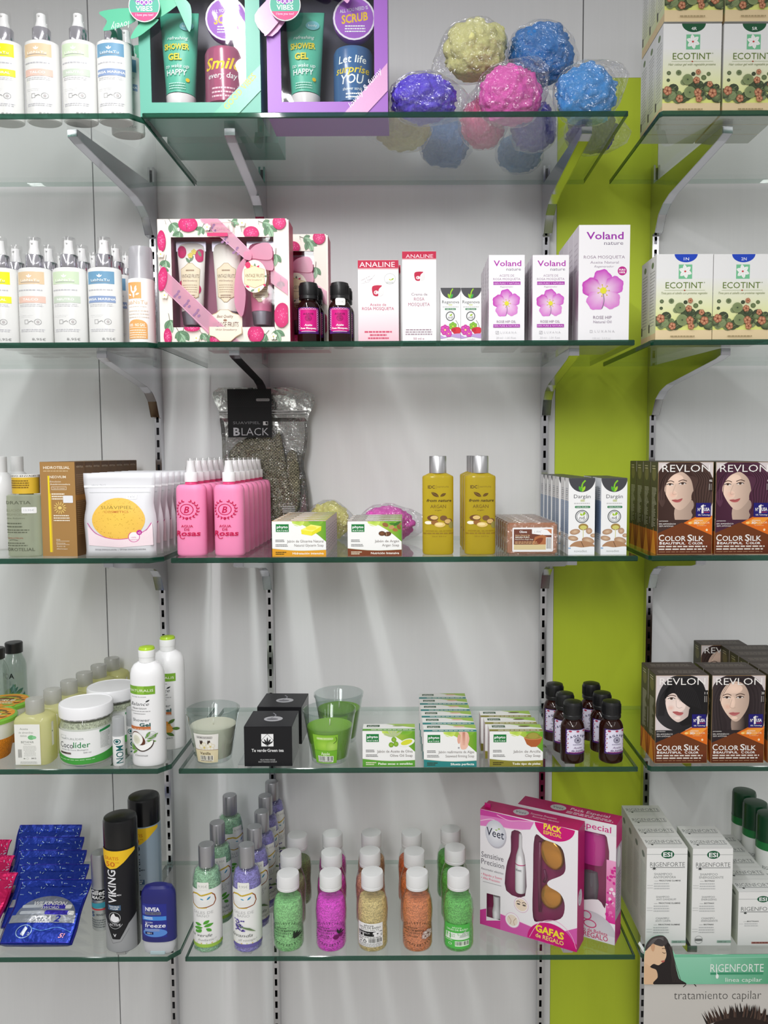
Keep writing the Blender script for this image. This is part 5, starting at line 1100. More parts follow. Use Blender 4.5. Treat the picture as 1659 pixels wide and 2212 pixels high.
def darg_side(a): a.rect(0, 0, 60, 300, (226, 228, 232)); a.rect(0, 90, 60, 220, (150, 170, 200)); a.lines(14, 50, 40, 26, 8, 3, (140, 150, 170)); a.ring(30, 58, 14, 12, 2, (150, 150, 150))
for i, (x0, x1) in enumerate(((1227, 1284), (1297, 1353))):
    o = boxat('argan_oil_carton', 3, x0, x1, 1033, -.350, .034, (238, 238, 238), front=darg, R=(222, 240, 405, 795), side=darg_side, sideR=(0, 0, 60, 300), topcol=(74, 74, 78)); nm = ('nearer the soap bars', 'at the shelf end')[i]
    tag(o, 'tall white carton with black half-disc top and argan nuts, front, %s' % nm, 'argan oil carton', 'tall black-topped argan cartons')
    row(o, (7, 4)[i], .038, 'tall black-topped argan carton, %s in row '+nm, (-.0012, 0)[i], jit=.0008)
# ------------------------------------------------------------------ hair colour cartons (bay right of the green strip)
def portrait(a, R, hair, skin, kind):
    """printed portrait of a woman; R maps unit coordinates (x right, y down) to the panel"""
    x0, y0, x1, y1 = R; W, H = x1-x0, y1-y0; m = lambda L: [(x0+x*W, y0+y*H) for x, y in L]
    hi = tuple(min(255, int(c*1.0)+26) for c in hair); sh = tuple(int(c*.84) for c in skin); lip = (186, 96, 96)
    def e(x, y, rx, ry, c, c2=None, rot=0): a.ell(x0+x*W, y0+y*H, rx*W, ry*H, c, c2, 18, rot)
    def shade(P, cl, cr_):
        Q = smooth(m(P)); xs_ = [q[0] for q in Q]; a0, a1 = min(xs_), max(xs_); a.poly(Q, None, [tuple(cl[k]+(cr_[k]-cl[k])*(q[0]-a0)/(a1-a0) for k in (0, 1, 2)) for q in Q])
    def eye(x, y, r, rot=0): e(x, y, r, r*.30, (236, 228, 222), None, rot); e(x, y, r*.42, r*.30, (70, 50, 40)); a.curve(m([(x-r*1.1, y+.004), (x, y-r*.30), (x+r*1.1, y)]), .012*H, (50, 34, 30)); a.curve(m([(x-r*1.2, y-.035), (x+.1*r, y-.062), (x+r*1.3, y-.04)]), .013*H, (78, 54, 44))
    glow = tuple(min(255, int(c*1.05)+6) for c in skin)
    def soft(x, y, rx, ry, c): e(x, y, rx, ry, c, skin)
    lt = tuple(min(255, int(c*1.03)+4) for c in skin); dk = tuple(int(c*.78) for c in skin); nk = tuple(int(c*.70) for c in skin)
    if kind == 'wavy':
        shade([(.0, .34), (.06, .14), (.28, .0), (.62, -.02), (.85, .08), (.98, .28), (1.02, .50), (.98, .74), (.86, .86), (.5, 1.05), (.1, 1.06), (-.02, .8)], hair, hi)
        shade([(.34, .78), (.62, .66), (.66, .86), (.56, 1.06), (.36, 1.06)], sh, nk); shade([(.13, .40), (.20, .25), (.40, .17), (.58, .28), (.645, .46), (.64, .60), (.56, .73), (.44, .83), (.33, .80), (.21, .65), (.14, .50)], lt, dk)
        soft(.34, .30, .13, .08, lt); soft(.29, .57, .08, .07, (238, 190, 170))
        eye(.235, .395, .055, 12); eye(.455, .38, .06, -4); a.curve(m([(.335, .40), (.285, .53), (.30, .565), (.36, .555)]), .007*H, sh); a.blob(m([(.27, .665), (.34, .65), (.37, .655), (.46, .635), (.42, .69), (.34, .70)]), lip); a.curve(m([(.27, .665), (.36, .674), (.46, .637)]), .006*H, (130, 60, 60))
        shade([(.50, .20), (.70, .28), (.74, .44), (.64, .52), (.62, .64), (.70, .74), (.62, .86), (.74, .98), (.95, .80), (1.02, .5), (.9, .2), (.66, .08)], hair, hi); shade([(.10, .44), (.15, .28), (.30, .16), (.52, .12), (.62, .24), (.56, .24), (.44, .18), (.28, .24), (.18, .36), (.13, .50), (.16, .66), (.10, .78), (.02, .6)], hi, hair)
        for k in range(12): t = k/12; a.curve(m([(.56+.34*t, .12+.08*t), (.72+.24*t, .30), (.66+.32*t, .50), (.68+.26*t, .68), (.64+.30*t, .86)]), .007*H, tuple(int(c*.6) for c in hair) if k % 2 else hi)
        for k in range(6): a.curve(m([(.05+.02*k, .66), (.06+.03*k, .36-.03*k), (.24+.06*k, .14-.02*k), (.45+.05*k, .12)]), .006*H, tuple(int(c*.6) for c in hair) if k % 2 else hi)
    elif kind == 'bob':
        shade([(.02, .60), (.10, .28), (.28, .06), (.55, .0), (.82, .08), (.95, .30), (1.0, .60), (.94, .82), (.74, .92), (.50, 1.02), (.24, .96), (.06, .80)], hi, hair); shade([(.20, .44), (.26, .32), (.50, .34), (.68, .50), (.71, .60), (.66, .72), (.50, .84), (.40, .84), (.26, .70)], lt, dk)
        soft(.44, .56, .14, .12, lt); soft(.31, .60, .07, .06, (240, 196, 180)); soft(.43, .78, .06, .03, lt)
        eye(.315, .43, .065, 14); a.curve(m([(.40, .46), (.41, .57), (.46, .60), (.52, .585)]), .008*H, sh); a.blob(m([(.34, .67), (.42, .66), (.46, .672), (.54, .685), (.50, .73), (.42, .725)]), (192, 104, 104)); a.curve(m([(.34, .672), (.44, .69), (.54, .687)]), .006*H, (130, 60, 60))
        shade([(.17, .46), (.26, .20), (.55, .06), (.84, .22), (.92, .5), (.84, .70), (.70, .62), (.50, .48), (.38, .34), (.27, .36)], hair, hair); a.blob(m([(.66, .60), (.80, .62), (.80, .82), (.56, .92), (.48, .86), (.62, .76)]), hair)
        for k in range(12): t = k/11; a.curve(m([(.48, .08), (.38+.34*t, .22+.05*t), (.42+.40*t, .38+.10*t), (.48+.38*t, .48+.14*t)]), .005*H, hi)
        for k in range(6): a.curve(m([(.08+.02*k, .74), (.12+.02*k, .40), (.34, .12)]), .005*H, (14, 14, 16))
    else:
        shade([(.0, .40), (.08, .14), (.32, .0), (.62, -.02), (.88, .12), (.99, .38), (.98, .70), (.90, 1.0), (.5, 1.06), (.1, 1.06), (-.02, .9)], hi, hair); shade([(.40, .78), (.62, .74), (.62, 1.06), (.42, 1.06)], nk, hair)
        shade([(.16, .34), (.24, .19), (.40, .12), (.58, .16), (.69, .32), (.70, .52), (.64, .68), (.52, .83), (.42, .83), (.29, .70), (.19, .52)], lt, dk)
        soft(.42, .25, .16, .09, lt); soft(.31, .58, .08, .07, (236, 188, 166)); soft(.44, .78, .06, .03, lt); soft(.40, .50, .05, .11, lt)
        eye(.295, .41, .062, 8); eye(.535, .405, .066, -4); a.curve(m([(.39, .44), (.355, .57), (.39, .60), (.46, .595)]), .007*H, sh); a.blob(m([(.34, .695), (.41, .675), (.45, .682), (.54, .685), (.47, .735), (.40, .735)]), (194, 110, 110)); a.curve(m([(.34, .697), (.43, .702), (.54, .687)]), .005*H, (130, 60, 60))
        shade([(.0, .5), (.08, .16), (.36, .02), (.54, .08), (.38, .13), (.25, .22), (.17, .40), (.20, .62), (.30, .86), (.26, 1.06), (.0, 1.06)], hi, hair); shade([(.54, .08), (.88, .12), (.99, .5), (.95, 1.0), (.66, 1.0), (.70, .62), (.70, .36), (.62, .18)], hair, hi)
        for k in range(7): a.curve(m([(.06+.03*k, 1.0), (.03+.025*k, .5), (.14+.03*k, .2), (.44, .06)]), .005*H, (20, 16, 18) if k % 2 else hi); a.curve(m([(.76+.03*k, 1.0), (.78+.03*k, .45), (.68+.04*k, .2), (.56, .08)]), .005*H, (20, 16, 18) if k % 2 else hi)
def colour_art(code, hair, skin, kind, bg=(220, 210, 210)):
    def f(a):      # zoom (1370,1400) x5.74: 240..910 x 340..1495
        a.rect(240, 340, 910, 1130, bg); w = (244, 240, 236)
        portrait(a, (225, 330, 915, 1060), hair, skin, kind); a.rect(240, 1060, 910, 1495, tuple(int(c*.9)+14 for c in hair))
        a.poly([(240, 1230), (540, 1095), (910, 1255), (910, 1495), (240, 1495)], (110, 56, 24)); a.rect(240, 1330, 910, 1495, (118, 56, 26), (92, 42, 24)); a.poly([(560, 1100), (700, 1025), (910, 1010), (910, 1255)], (226, 112, 30)); a.poly([(600, 1105), (720, 1040), (910, 1030), (800, 1130)], (246, 160, 60)); a.ell(845, 1188, 13, 15, (255, 226, 180)); a.ell(640, 1100, 22, 16, (252, 206, 120))
        a.T('REVLON', 578, 462, 580, 94, w, -.002); a.rect(868, 535, 910, 705, tuple(int(c*.8) for c in hair)); a.T(code, 880, 588, 36, 34, w); a.rect(862, 610, 866, 690, w); a.rect(880, 610, 883, 690, (180, 170, 164)); a.rect(890, 610, 893, 690, (180, 170, 164))
        a.rect(708, 850, 888, 1028, (32, 26, 112)); a.poly([(770, 885), (800, 868), (800, 980), (776, 980), (776, 905), (766, 905)], w); a.T('Nº', 748, 952, 38, 42, w, .02); a.T('USA', 840, 950, 70, 42, w, .03); a.T('EN', 812, 892, 26, 16, w, .01); a.lines(806, 876, 962, 1, 9, 9, (200, 60, 70)); a.T('GEL Technology', 806, 1008, 146, 18, w, .01)
        a.T('permanente', 316, 1080, 110, 14, w, .01); a.T('SIN AMONÍACO', 362, 1120, 206, 19, w); a.T('SEM AMÔNIA', 350, 1147, 176, 17, w); a.lines(690, 800, 1066, 1, 9, 7, w, 'c'); a.T('3D', 716, 1112, 62, 28, w, .04); a.T('COLOR', 815, 1110, 128, 26, (250, 226, 190)); a.T('TECHNOLOGY', 780, 1140, 120, 13, (250, 210, 160))
        a.T('C', 292, 1326, 66, 84, w, .012); a.T('OLOR', 462, 1326, 255, 66, w, .012); a.T('S', 640, 1326, 60, 84, w, .012); a.T('ILK', 744, 1326, 136, 66, w, .012); a.T('B', 286, 1368, 30, 34, w, .035); a.T('EAUTIFUL', 448, 1368, 275, 28, w, .03); a.T('C', 640, 1368, 34, 34, w, .03); a.T('OLOR', 735, 1368, 132, 28, w, .03)
        a.lines(262, 856, 1386, 1, 9, 17, (230, 220, 210), var=.05); a.lines(262, 852, 1420, 1, 9, 17, (230, 220, 210), var=.05, seed=5); a.lines(265, 850, 1458, 1, 9, 8, (170, 130, 100), var=.05, seed=6)
        a.frame(240, 340, 910, 1495, 3, (196, 160, 110))
    return f
def colour_side(a): a.rect(0, 0, 60, 300, (70, 66, 44)); a.rect(0, 225, 60, 300, (196, 106, 36), (140, 60, 24)); a.poly([(10, 300), (30, 215), (52, 300)], (226, 150, 50)); a.lines(14, 50, 84, 30, 4.4, 2, (190, 186, 160), var=.6); a.ell(30, 40, 16, 22, (110, 104, 60)); a.lines(14, 40, 12, 2, 8, 3, (200, 190, 150))
CR = (240, 340, 910, 1495)
SK = (240, 208, 188)
def colour(sh, x0, x1, yt, yf, code, hair, kind, lab, nrow=1, cn='', skin=SK):
    o = boxat('hair_colour_box', sh, x0, x1, yt, yf, .044, (84, 50, 34), front=colour_art(code, hair, skin, kind), R=CR, side=colour_side, sideR=(0, 0, 60, 300), topcol=(72, 62, 56), top=lambda a: (a.rect(0, 0, 100, 40, (74, 64, 58)), a.lines(10, 90, 14, 2, 9, 3, (130, 120, 110), 'c')), topR=(0, 0, 100, 40))
    tag(o, lab, 'hair colour box', 'hair colour cartons with a portrait')
    if nrow > 1: row(o, nrow, .0455, 'hair colour carton, %s in the row of the '+cn)
    return o
colour(3, 1418, 1537, 998, -.352, '46', (58, 36, 30), 'wavy', 'hair colour carton numbered 46 with wavy brown haired woman, third shelf', 4, 'number 46 one')
colour(3, 1542, 1661, 998, -.352, '48', (66, 26, 48), 'wavy', 'hair colour carton with wavy burgundy haired woman, third shelf', 4, 'burgundy haired woman')
colour(4, 1412, 1528, 1459, -.352, '11', (26, 24, 26), 'bob', 'hair colour carton numbered 11 with black fringe covering one eye', 2, 'number 11 one', (244, 222, 212))
colour(4, 1533, 1650, 1459, -.352, '20', (36, 26, 28), 'long', 'hair colour carton numbered 20 with long dark haired woman', 2, 'number 20 one')
o3 = colour(4, 1655, 1772, 1459, -.352, '30', (50, 34, 30), 'long', 'hair colour carton cut by the picture edge beside number 20', 5, 'edge one')
tag(dup(o3, (o3.location.x-.040, o3.location.y+.228, ZT[4])), 'hair colour carton at the back, rising behind the number 20 carton', 'hair colour box', 'hair colour cartons with a portrait')
# ------------------------------------------------------------------ fourth level, left bay
def Yb(px, py, sh=4): return ybase(px, py, sh)
# clear bottles with black caps and leaf print
def pqa(a):   # 0..200 x 0..400
    a.T('PQA', 84, 95, 92, 40, (40, 44, 44), .025); a.lines(34, 110, 112, 3, 13, 4, (120, 130, 126)); rr = random.Random(7)
    for k in range(26): a.leaf(120+70*(rr.random()-.5), 190+200*rr.random(), 50+40*rr.random(), 20, rr.choice((-70, -110, -40, -140))+20*rr.random(), rr.choice([(70, 110, 96), (100, 140, 128), (60, 96, 84), (90, 130, 90), (130, 160, 150)]))
    for x, y, r in ((60, 240, -60), (70, 300, -10), (55, 330, 60), (90, 290, -80)): a.leaf(x, y, 80, 40, r, (166, 190, 60), (120, 150, 40))
o = empty('mist_bottle'); Y = -.068; s = U(Y); R = 24*s; H = zat(1404, Y)-ZT[4]
m = MB(); m.lathe([(R*.92, 0), (R, .002), (R, H-28*s), (R*.9, H-18*s), (R*.66, H-6*s), (R*.55, H)], (216, 226, 220), n=40); m.build('bottle_body', 'tinted_clear', o)
m = MB(); m.lathe([(R*.74, H-.001), (R*.76, H+20*s), (R*.7, H+22*s), (.0001, H+22.3*s)], (26, 26, 28), n=36); m.build('black_cap', 'satin_plastic', o)
m = MB(); pqa(Art(m, wrap(R, 0, H-26*s, span=150), (0, 0, 200, 400), seg=.04, step=3e-5, d0=1e-4)); m.build('printed_label', 'print_ink', o)
put(o, 4, 36, Y); tag(o, 'clear leaf printed bottle with black cap, the rear one by the wall', 'mist bottle', 'black-capped leaf bottles'); tag(dup(o, (xat(-3, Y-.052, ZT[4]), Y-.052, ZT[4])), 'clear leaf printed bottle with black cap, the nearer one at the picture edge', 'mist bottle', 'black-capped leaf bottles')
# orange scrub tubs
o = empty('scrub_tub'); Y = Yb(5, 1652)+.045; s = U(Y-.03); R = 56*s; h = 86*s
m = MB(); m.lathe([(R*.66, 0), (R*.7, .002), (R*.86, h*.55)], (232, 140, 30), n=44); m.build('tub', 'frit', o)
m = MB(); m.lathe([(R*.86, h*.55), (R*.98, h*.9), (R*1.0, h)], (240, 240, 238), n=44, cap=False); m.build('tub_rim', 'gloss_plastic', o)
m = MB(); m.lathe([(R*1.02, h-.002), (R*1.03, h+.004), (R*.98, h+.007), (.0001, h+.007)], (130, 190, 70), n=44); l = m.build('lid', 'gloss_plastic', o)
m = MB(); a = Art(m, face((-R, -R, h+.0072), (2*R, 0, 0), (0, 2*R, 0)), (0, 0, 200, 200)); a.ell(100, 100, 92, 92, (214, 140, 40), (226, 150, 40)); a.ell(100, 70, 60, 36, (120, 90, 40)); rr = random.Random(2)
for k in range(30): a.ell(100+70*(rr.random()-.5)*2, 100+75*(rr.random()-.5)*2, 12, 9, rr.choice([(230, 170, 60), (180, 110, 30), (150, 170, 60), (110, 70, 30)]), n=10)
a.T('SCRUB', 100, 112, 90, 22, (250, 240, 210), .02, .2); a.lines(50, 150, 124, 2, 14, 7, (250, 236, 200), 'c'); m.build('lid_print', 'print_ink', l)
o.location = (xat(-18, Y, ZT[4]), Y, ZT[4]); tag(o, 'orange scrub tub with green rimmed lid at the picture edge, nearer one', 'scrub tub', 'orange scrub tubs'); tag(dup(o, (xat(14, Y+.086, ZT[4]), Y+.086, ZT[4])), 'orange scrub tub with green rimmed lid behind the almond oil bottle', 'scrub tub', 'orange scrub tubs')
# almond oil bottles
def alm(a):   # zoom (0,1340) x6.146: 265..610 x 1390..1950
    a.rect(265, 1390, 610, 1950, (238, 238, 232)); g = (140, 146, 134); a.T('Aceite', 394, 1468, 112, 32, g); a.T('de almendras', 420, 1516, 196, 28, g); a.T('dulces', 385, 1560, 90, 28, g); a.ell(490, 1572, 46, 32, (120, 190, 130)); a.ell(530, 1572, 30, 22, (140, 206, 150)); a.T('BETAFAR', 437, 1650, 174, 30, (120, 126, 118)); a.lines(385, 490, 1664, 1, 9, 6, (170, 170, 164), 'c'); a.lines(375, 555, 1690, 8, 19, 6, (180, 182, 176), 'c'); a.barcode(305, 1735, 355, 1850, (110, 110, 106)); a.T('e', 388, 1870, 26, 22, g, .03); a.ring(430, 1862, 15, 15, 3, (190, 190, 186)); a.T('8415', 515, 1870, 64, 20, (110, 110, 106), .02); a.lines(330, 560, 1905, 3, 12, 5, (180, 182, 176), 'c')
    # side edge price tag
o = empty('almond_oil_bottle'); Y = Yb(80, 1655)+.026; s = U(Y-.02)/6.146; R = 248*s; H = 690*s
m = MB(); m.lathe([(R*.9, 0), (R*.98, 10*s), (R, 26*s), (R*1.0, H-90*s), (R*.92, H-50*s), (R*.62, H-8*s), (R*.5, H)], (247, 246, 192), n=44, p=4, sy=.78); m.build('bottle_body', 'tinted_gel', o)
m = MB(); m.lathe([(122*s, H-20*s), (120*s, H+175*s), (112*s, H+190*s), (.0001, H+192*s)], (226, 226, 222), n=36); m.lathe([(80*s, H-20*s), (80*s, H+150*s)], (246, 246, 244), n=24); m.build('frosted_cap', 'frosted_plastic', o)
m = MB(); alm(Art(m, face((-R*.80, -R*.78-.0004, 20*s), (345*s, 0, 0), (0, 0, 560*s)), (265, 1390, 610, 1950))); m.build('paper_label', 'print_ink', o)
m = MB(); a = Art(m, face((R+.0003, -R*.3, H*.35), (0, 60*s, 0), (0, 0, 330*s)), (0, 0, 60, 330)); a.rect(0, 0, 60, 330, (236, 236, 228)); a.ell(24, 130, 12, 12, (110, 130, 60)); m.build('side_label', 'print_ink', o)
put(o, 4, 80, Y); tag(o, 'yellow almond oil bottle with paper label, front one beside the coconut jar', 'almond oil bottle', 'yellow almond oil bottles'); row(o, 6, .058, 'yellow almond oil bottle with frosted cap, %s in its row', .0068)
# coconut jars
o = empty('coconut_jar'); Y = Yb(190, 1658)+.046; s = U(Y-.03)/6.146; R = 355*s; H = 640*s
m = MB(); m.lathe([(R*.9, 0), (R*.99, 20*s), (R, 60*s), (R, H-110*s), (R*.95, H-50*s), (R*.9, H)], (240, 242, 240), n=52, cap=False); m.lathe([(R*.9, 0), (.0001, 0)], (236, 236, 234), n=52, cap=False); m.build('jar', 'clear_plastic', o)
m = MB(); m.lathe([(R*.88, 4*s), (R*.965, 24*s), (R*.965, H*.80), (R*.95, H*.82), (.0001, H*.82)], (232, 234, 226), n=44); c = m.build('coconut_oil', 'wax', o)
m = MB(); m.lathe([(R*.963, H*.79), (R*.955, H*.83), (R*.92, H*.93), (.0001, H*.93)], (206, 212, 186), n=44); m.build('oil_flakes', 'bath_salt', c)
m = MB(); m.lathe([(R*.96, H-8*s), (R*.965, H+4*s), (R*1.0, H+10*s), (R*1.0, H+150*s), (R*.975, H+168*s), (R*.95, H+172*s), (R*.94, H+164*s), (.0001, H+164*s)], (240, 240, 242), n=56); l = m.build('lid', 'gloss_plastic', o)
m = MB()
for k in range(24):
    t0 = 2*PI*k/24; m.add([((R*.972)*math.cos(t0+q), (R*.972)*math.sin(t0+q), z) for q, z in ((0, H-3*s), (.16, H-3*s), (.16, H+1*s), (0, H+1*s))], [(0, 1, 2, 3)], (110, 110, 112))
m.build('tamper_slots', 'satin_plastic', l)
def coco(a):   # 790..1510 x 1440..1930 (y down) full height label zone
    a.rect(700, 1440, 1600, 1880, (240, 241, 240)); a.poly([(700, 1700), (790, 1745), (900, 1800), (1060, 1838), (1250, 1838), (1400, 1810), (1600, 1760), (1600, 1905), (1400, 1930), (1100, 1935), (900, 1905), (700, 1830)], (70, 160, 66)); a.lines(880, 1320, 1862, 1, 9, 8, (190, 226, 186), 'c')
    a.frame(930, 1505, 1010, 1560, 4, (170, 174, 172)); a.T('NATURLÍDER', 1080, 1566, 250, 30, (160, 164, 162)); a.T('Coco', 1005, 1690, 180, 84, (70, 72, 74), .004); a.T('líder', 1180, 1682, 168, 88, (52, 140, 82), .006); a.T('Aceite de Coco Biológico', 1092, 1726, 300, 22, (130, 134, 132)); a.rrect(912, 1756, 1068, 1784, 6, (110, 96, 90)); a.rect(930, 1762, 1010, 1778, (60, 56, 54)); a.T('500 ml', 1232, 1768, 72, 20, (110, 114, 112))
    a.poly([(1358, 1455), (1500, 1420), (1500, 1460), (1358, 1490)], (52, 140, 82)); a.lines(1365, 1490, 1500, 12, 20, 6, (140, 146, 142)); a.lines(705, 830, 1540, 5, 26, 6, (160, 166, 162))
m = MB(); coco(Art(m, wrap(R*1.001, H*.06, H*.79, span=190, a0=-90+4), (700, 1430, 1600, 1940), seg=.02, step=4e-5, d0=2e-4)); m.build('paper_label', 'print_ink', o)
put(o, 4, 190, Y); o.rotation_euler[2] = 0; tag(o, 'white lidded coconut jar with green wave label, front one', 'coconut jar', 'white lidded coconut jars'); tag(dup(o, (xat(246, Y+.098, ZT[4]), Y+.098, ZT[4])), 'white lidded coconut jar behind the front coconut jar', 'coconut jar', 'white lidded coconut jars')
# lip balm sticks
o = empty('lip_balm'); Y = Yb(258, 1656)+.012; s = U(Y-.01); R = 13.2*s; H = 66*s
m = MB(); m.lathe([(R*.96, 0), (R, .001), (R, H), (R*.9, H+.001)], (240, 240, 240), n=32); m.build('tube', 'gloss_plastic', o)
m = MB(); m.lathe([(R*.99, H), (R*.97, H+40*s), (R*.9, H+42*s), (.0001, H+42*s)], (226, 228, 230), n=32); m.lathe([(R*.7, H), (R*.7, H+24*s), (.0001, H+26*s)], (240, 240, 240), n=20); m.build('frosted_cap', 'frosted_plastic', o)
m = MB(); a = Art(m, wrap(R, 0, H, span=150), (0, 0, 100, 250), seg=.05, step=3e-5, d0=1e-4); g = (30, 96, 96); a.ring(52, 40, 24, 24, 6, g); a.ell(52, 38, 11, 12, g); a.T('MON', 46, 150, 150, 48, g, .008, 0, 90); a.T('TREE MON', 84, 150, 120, 10, (150, 160, 160), 0, 0, 90); m.build('printed_label', 'print_ink', o)
put(o, 4, 258, Y); tag(o, 'white lip balm stick with green sideways letters, front, beside the coconut jar', 'lip balm', 'white lip balm sticks'); tag(dup(o, (xat(288, Y+.055, ZT[4]), Y+.055, ZT[4])), 'white lip balm stick half hidden behind the coconut shower gel', 'lip balm', 'white lip balm sticks')
# shower gel bottles with green disc caps
def nat(fruit):
    def f(a):   # zoom (180,1340) x6.146: 650..1100 x 620..1960
        G = (120, 170, 50); a.rect(652, 840, 1000, 955, G); a.rect(800, 840, 880, 955, (140, 188, 66)); a.T('NATURALIS', 830, 918, 300, 36, (236, 240, 216), .004); a.T('VOTRE PLAISIR', 808, 996, 190, 15, (140, 140, 140)); k = (50, 52, 54); a.T('Balance', 815, 1108, 230, 50, k, -.006, .35); a.leaf(892, 1060, 56, 20, -35, k); a.T('Nutrition', 812, 1158, 180, 30, k, -.008, .35); a.lines(690, 952, 1182, 1, 9, 8, (150, 150, 150), 'c'); a.lines(735, 895, 1216, 1, 9, 8, (150, 150, 150), 'c'); a.T('Shower', 830, 1326, 208, 42, (110, 114, 116)); a.T('Gel', 880, 1394, 120, 48, (40, 90, 84), .03); a.rect(670, 1398, 940, 1440, (196, 112, 60)); a.T('for all skin types', 842, 1436, 180, 16, 'fed')
        if fruit == 0:
            for x, y, r in ((900, 1570, -20), (890, 1590, 10), (880, 1560, -60), (930, 1560, -35)): a.leaf(x, y, 110, 30, r, (100, 150, 60))
            a.blob([(700, 1540), (730, 1480), (790, 1470), (850, 1530), (880, 1600), (860, 1660), (800, 1670), (730, 1640)], (96, 56, 36)); a.ell(778, 1570, 76, 92, (244, 244, 238), rot=-12); a.ell(776, 1578, 46, 62, (206, 206, 186), (226, 226, 206), rot=-12); a.blob([(740, 1650), (850, 1650), (950, 1590), (972, 1610), (940, 1690), (860, 1740), (790, 1720)], (60, 44, 36)); a.blob([(745, 1648), (850, 1652), (945, 1592), (962, 1612), (930, 1680), (860, 1726), (800, 1708)], (246, 246, 242))
            for x, y, r in ((780, 1710, 170), (770, 1720, 200), (790, 1720, 140), (760, 1700, 215)): a.leaf(x, y, 100, 28, r, (110, 160, 70))
            a.ring(945, 1520, 56, 56, 4, (180, 184, 180)); a.lines(910, 980, 1495, 4, 16, 7, (190, 194, 190), 'c'); a.T('Coconut', 830, 1808, 150, 28, k, -.006, .3)
        else:
            for x, y, r, c in ((860, 1600, 70, (226, 150, 60)), (900, 1650, 56, (236, 170, 80)), (830, 1660, 50, (216, 130, 50))): a.ell(x, y, r, r, c)
            for x, y, r in ((900, 1570, -40), (940, 1640, 10), (880, 1700, 30)): a.leaf(x, y, 100, 44, r, (84, 120, 50))
            a.T('Argan', 880, 1790, 130, 28, k, -.006, .3)
    return f
Y = Yb(325, 1660)+.030; s = U(Y-.02)/6.146; R = 232*s; H = (1965-540)*s
for i in (0, 1):
    o = empty('shower_gel_bottle'); e = .8
    m = MB(); m.lathe([(R*.88, 0), (R*.96, 10*s), (R, 40*s), (R*1.0, H-240*s), (R*.99, H-170*s), (R*.92, H-100*s), (R*.76, H-40*s), (R*.5, H-4*s), (R*.47, H)], (242, 242, 243), n=48, sy=e); m.build('bottle_body', 'gloss_plastic', o)
    m = MB(); m.lathe([(108*s, H-6*s), (108*s, H+60*s), (112*s, H+64*s), (112*s, H+150*s), (108*s, H+160*s)], (236, 237, 236), n=40); m.build('cap', 'satin_plastic', o)
    m = MB(); m.lathe([(108*s, H+158*s), (106*s, H+180*s), (96*s, H+196*s), (40*s, H+206*s), (.0001, H+206*s)], (176, 212, 50), n=40); m.build('green_disc', 'gloss_plastic', o)
    m = MB(); nat(i)(Art(m, wrap(R, 0, H-225*s, span=140, sy=e), (650, 760, 1100, 1960), seg=.03, step=3e-5, d0=1e-4)); m.build('printed_label', 'print_ink', o)
    put(o, 4, (324, 368)[i], Y+(0, .082)[i]); tag(o, ('white shower gel bottle with coconut picture and green disc cap, front one', 'white shower gel bottle with orange fruit picture behind the coconut one')[i], 'shower gel bottle', 'white green-capped shower gels')
# ------------------------------------------------------------------ fourth level, middle bay
def candle(wax_, lab, art, px, py, s0=1.0):
    o = empty('scented_candle'); Y = Yb(px, py)+.034; s = U(Y-.03); R = 58*s; H = 116*s
    m = MB(); t = .0024
    m.lathe([(.0001, 0), (R*.66, 0), (R*.70, .002), (R*.99, H-.008), (R*1.03, H-.005), (R*1.03, H), (R*.98, H+.001), (R*.985, H-.004), (R*.965, H*.85), (R*.70, H*.09), (.0001, H*.08)], (240, 244, 243), n=52, cap=False); m.build('glass_cup', 'cup_glass', o)
    m = MB(); m.lathe([(R*.68, H*.09), (R*.69, H*.10), (R*.885, H*.66), (R*.875, H*.68), (R*.6, H*.672), (.0001, H*.67)], wax_, n=48); w = m.build('candle_wax', 'wax', o)
    m = MB(); m.tube([(0, 0, H*.67), (.0006, .0004, H*.80)], .0009, (236, 232, 220)); m.build('wick', 'matte_card', w)
    m = MB(); rf = lambda z: R*(.70+.29*(z-.002)/(H-.01)); art(Art(m, wrap(rf, H*.05, H*.63, span=66, a0=-97), (0, 0, 245, 300), seg=.06, step=3e-5, d0=2e-4)); m.build('paper_label', 'print_ink', o)
    put(o, 4, px, Y); tag(o, lab, 'scented candle', 'candles in glass cups'); return o
def van(a): a.rect(0, 0, 245, 300, (238, 236, 230)); a.rrect(30, 18, 195, 50, 14, (206, 204, 200)); a.T('AROMA NATURALS', 112, 42, 140, 15, (90, 84, 80), .008); [a.leaf(x, 60, 70, 22, r, (60, 44, 36)) for x, r in ((70, 80), (90, 95), (150, 85), (165, 100))]; a.flower(110, 140, 56, (246, 244, 234), (224, 216, 190), 5, (216, 196, 110)); a.flower(170, 130, 44, (248, 246, 238), (226, 218, 196), 5, (216, 196, 110)); a.rect(0, 165, 245, 300, (226, 214, 176)); a.rect(0, 163, 245, 167, (150, 110, 70)); a.T('Vanilla', 112, 214, 116, 30, (80, 64, 40), .016); a.rect(48, 222, 196, 285, (240, 236, 222)); a.barcode(55, 226, 190, 270); a.lines(55, 190, 276, 1, 9, 8, (110, 100, 90))
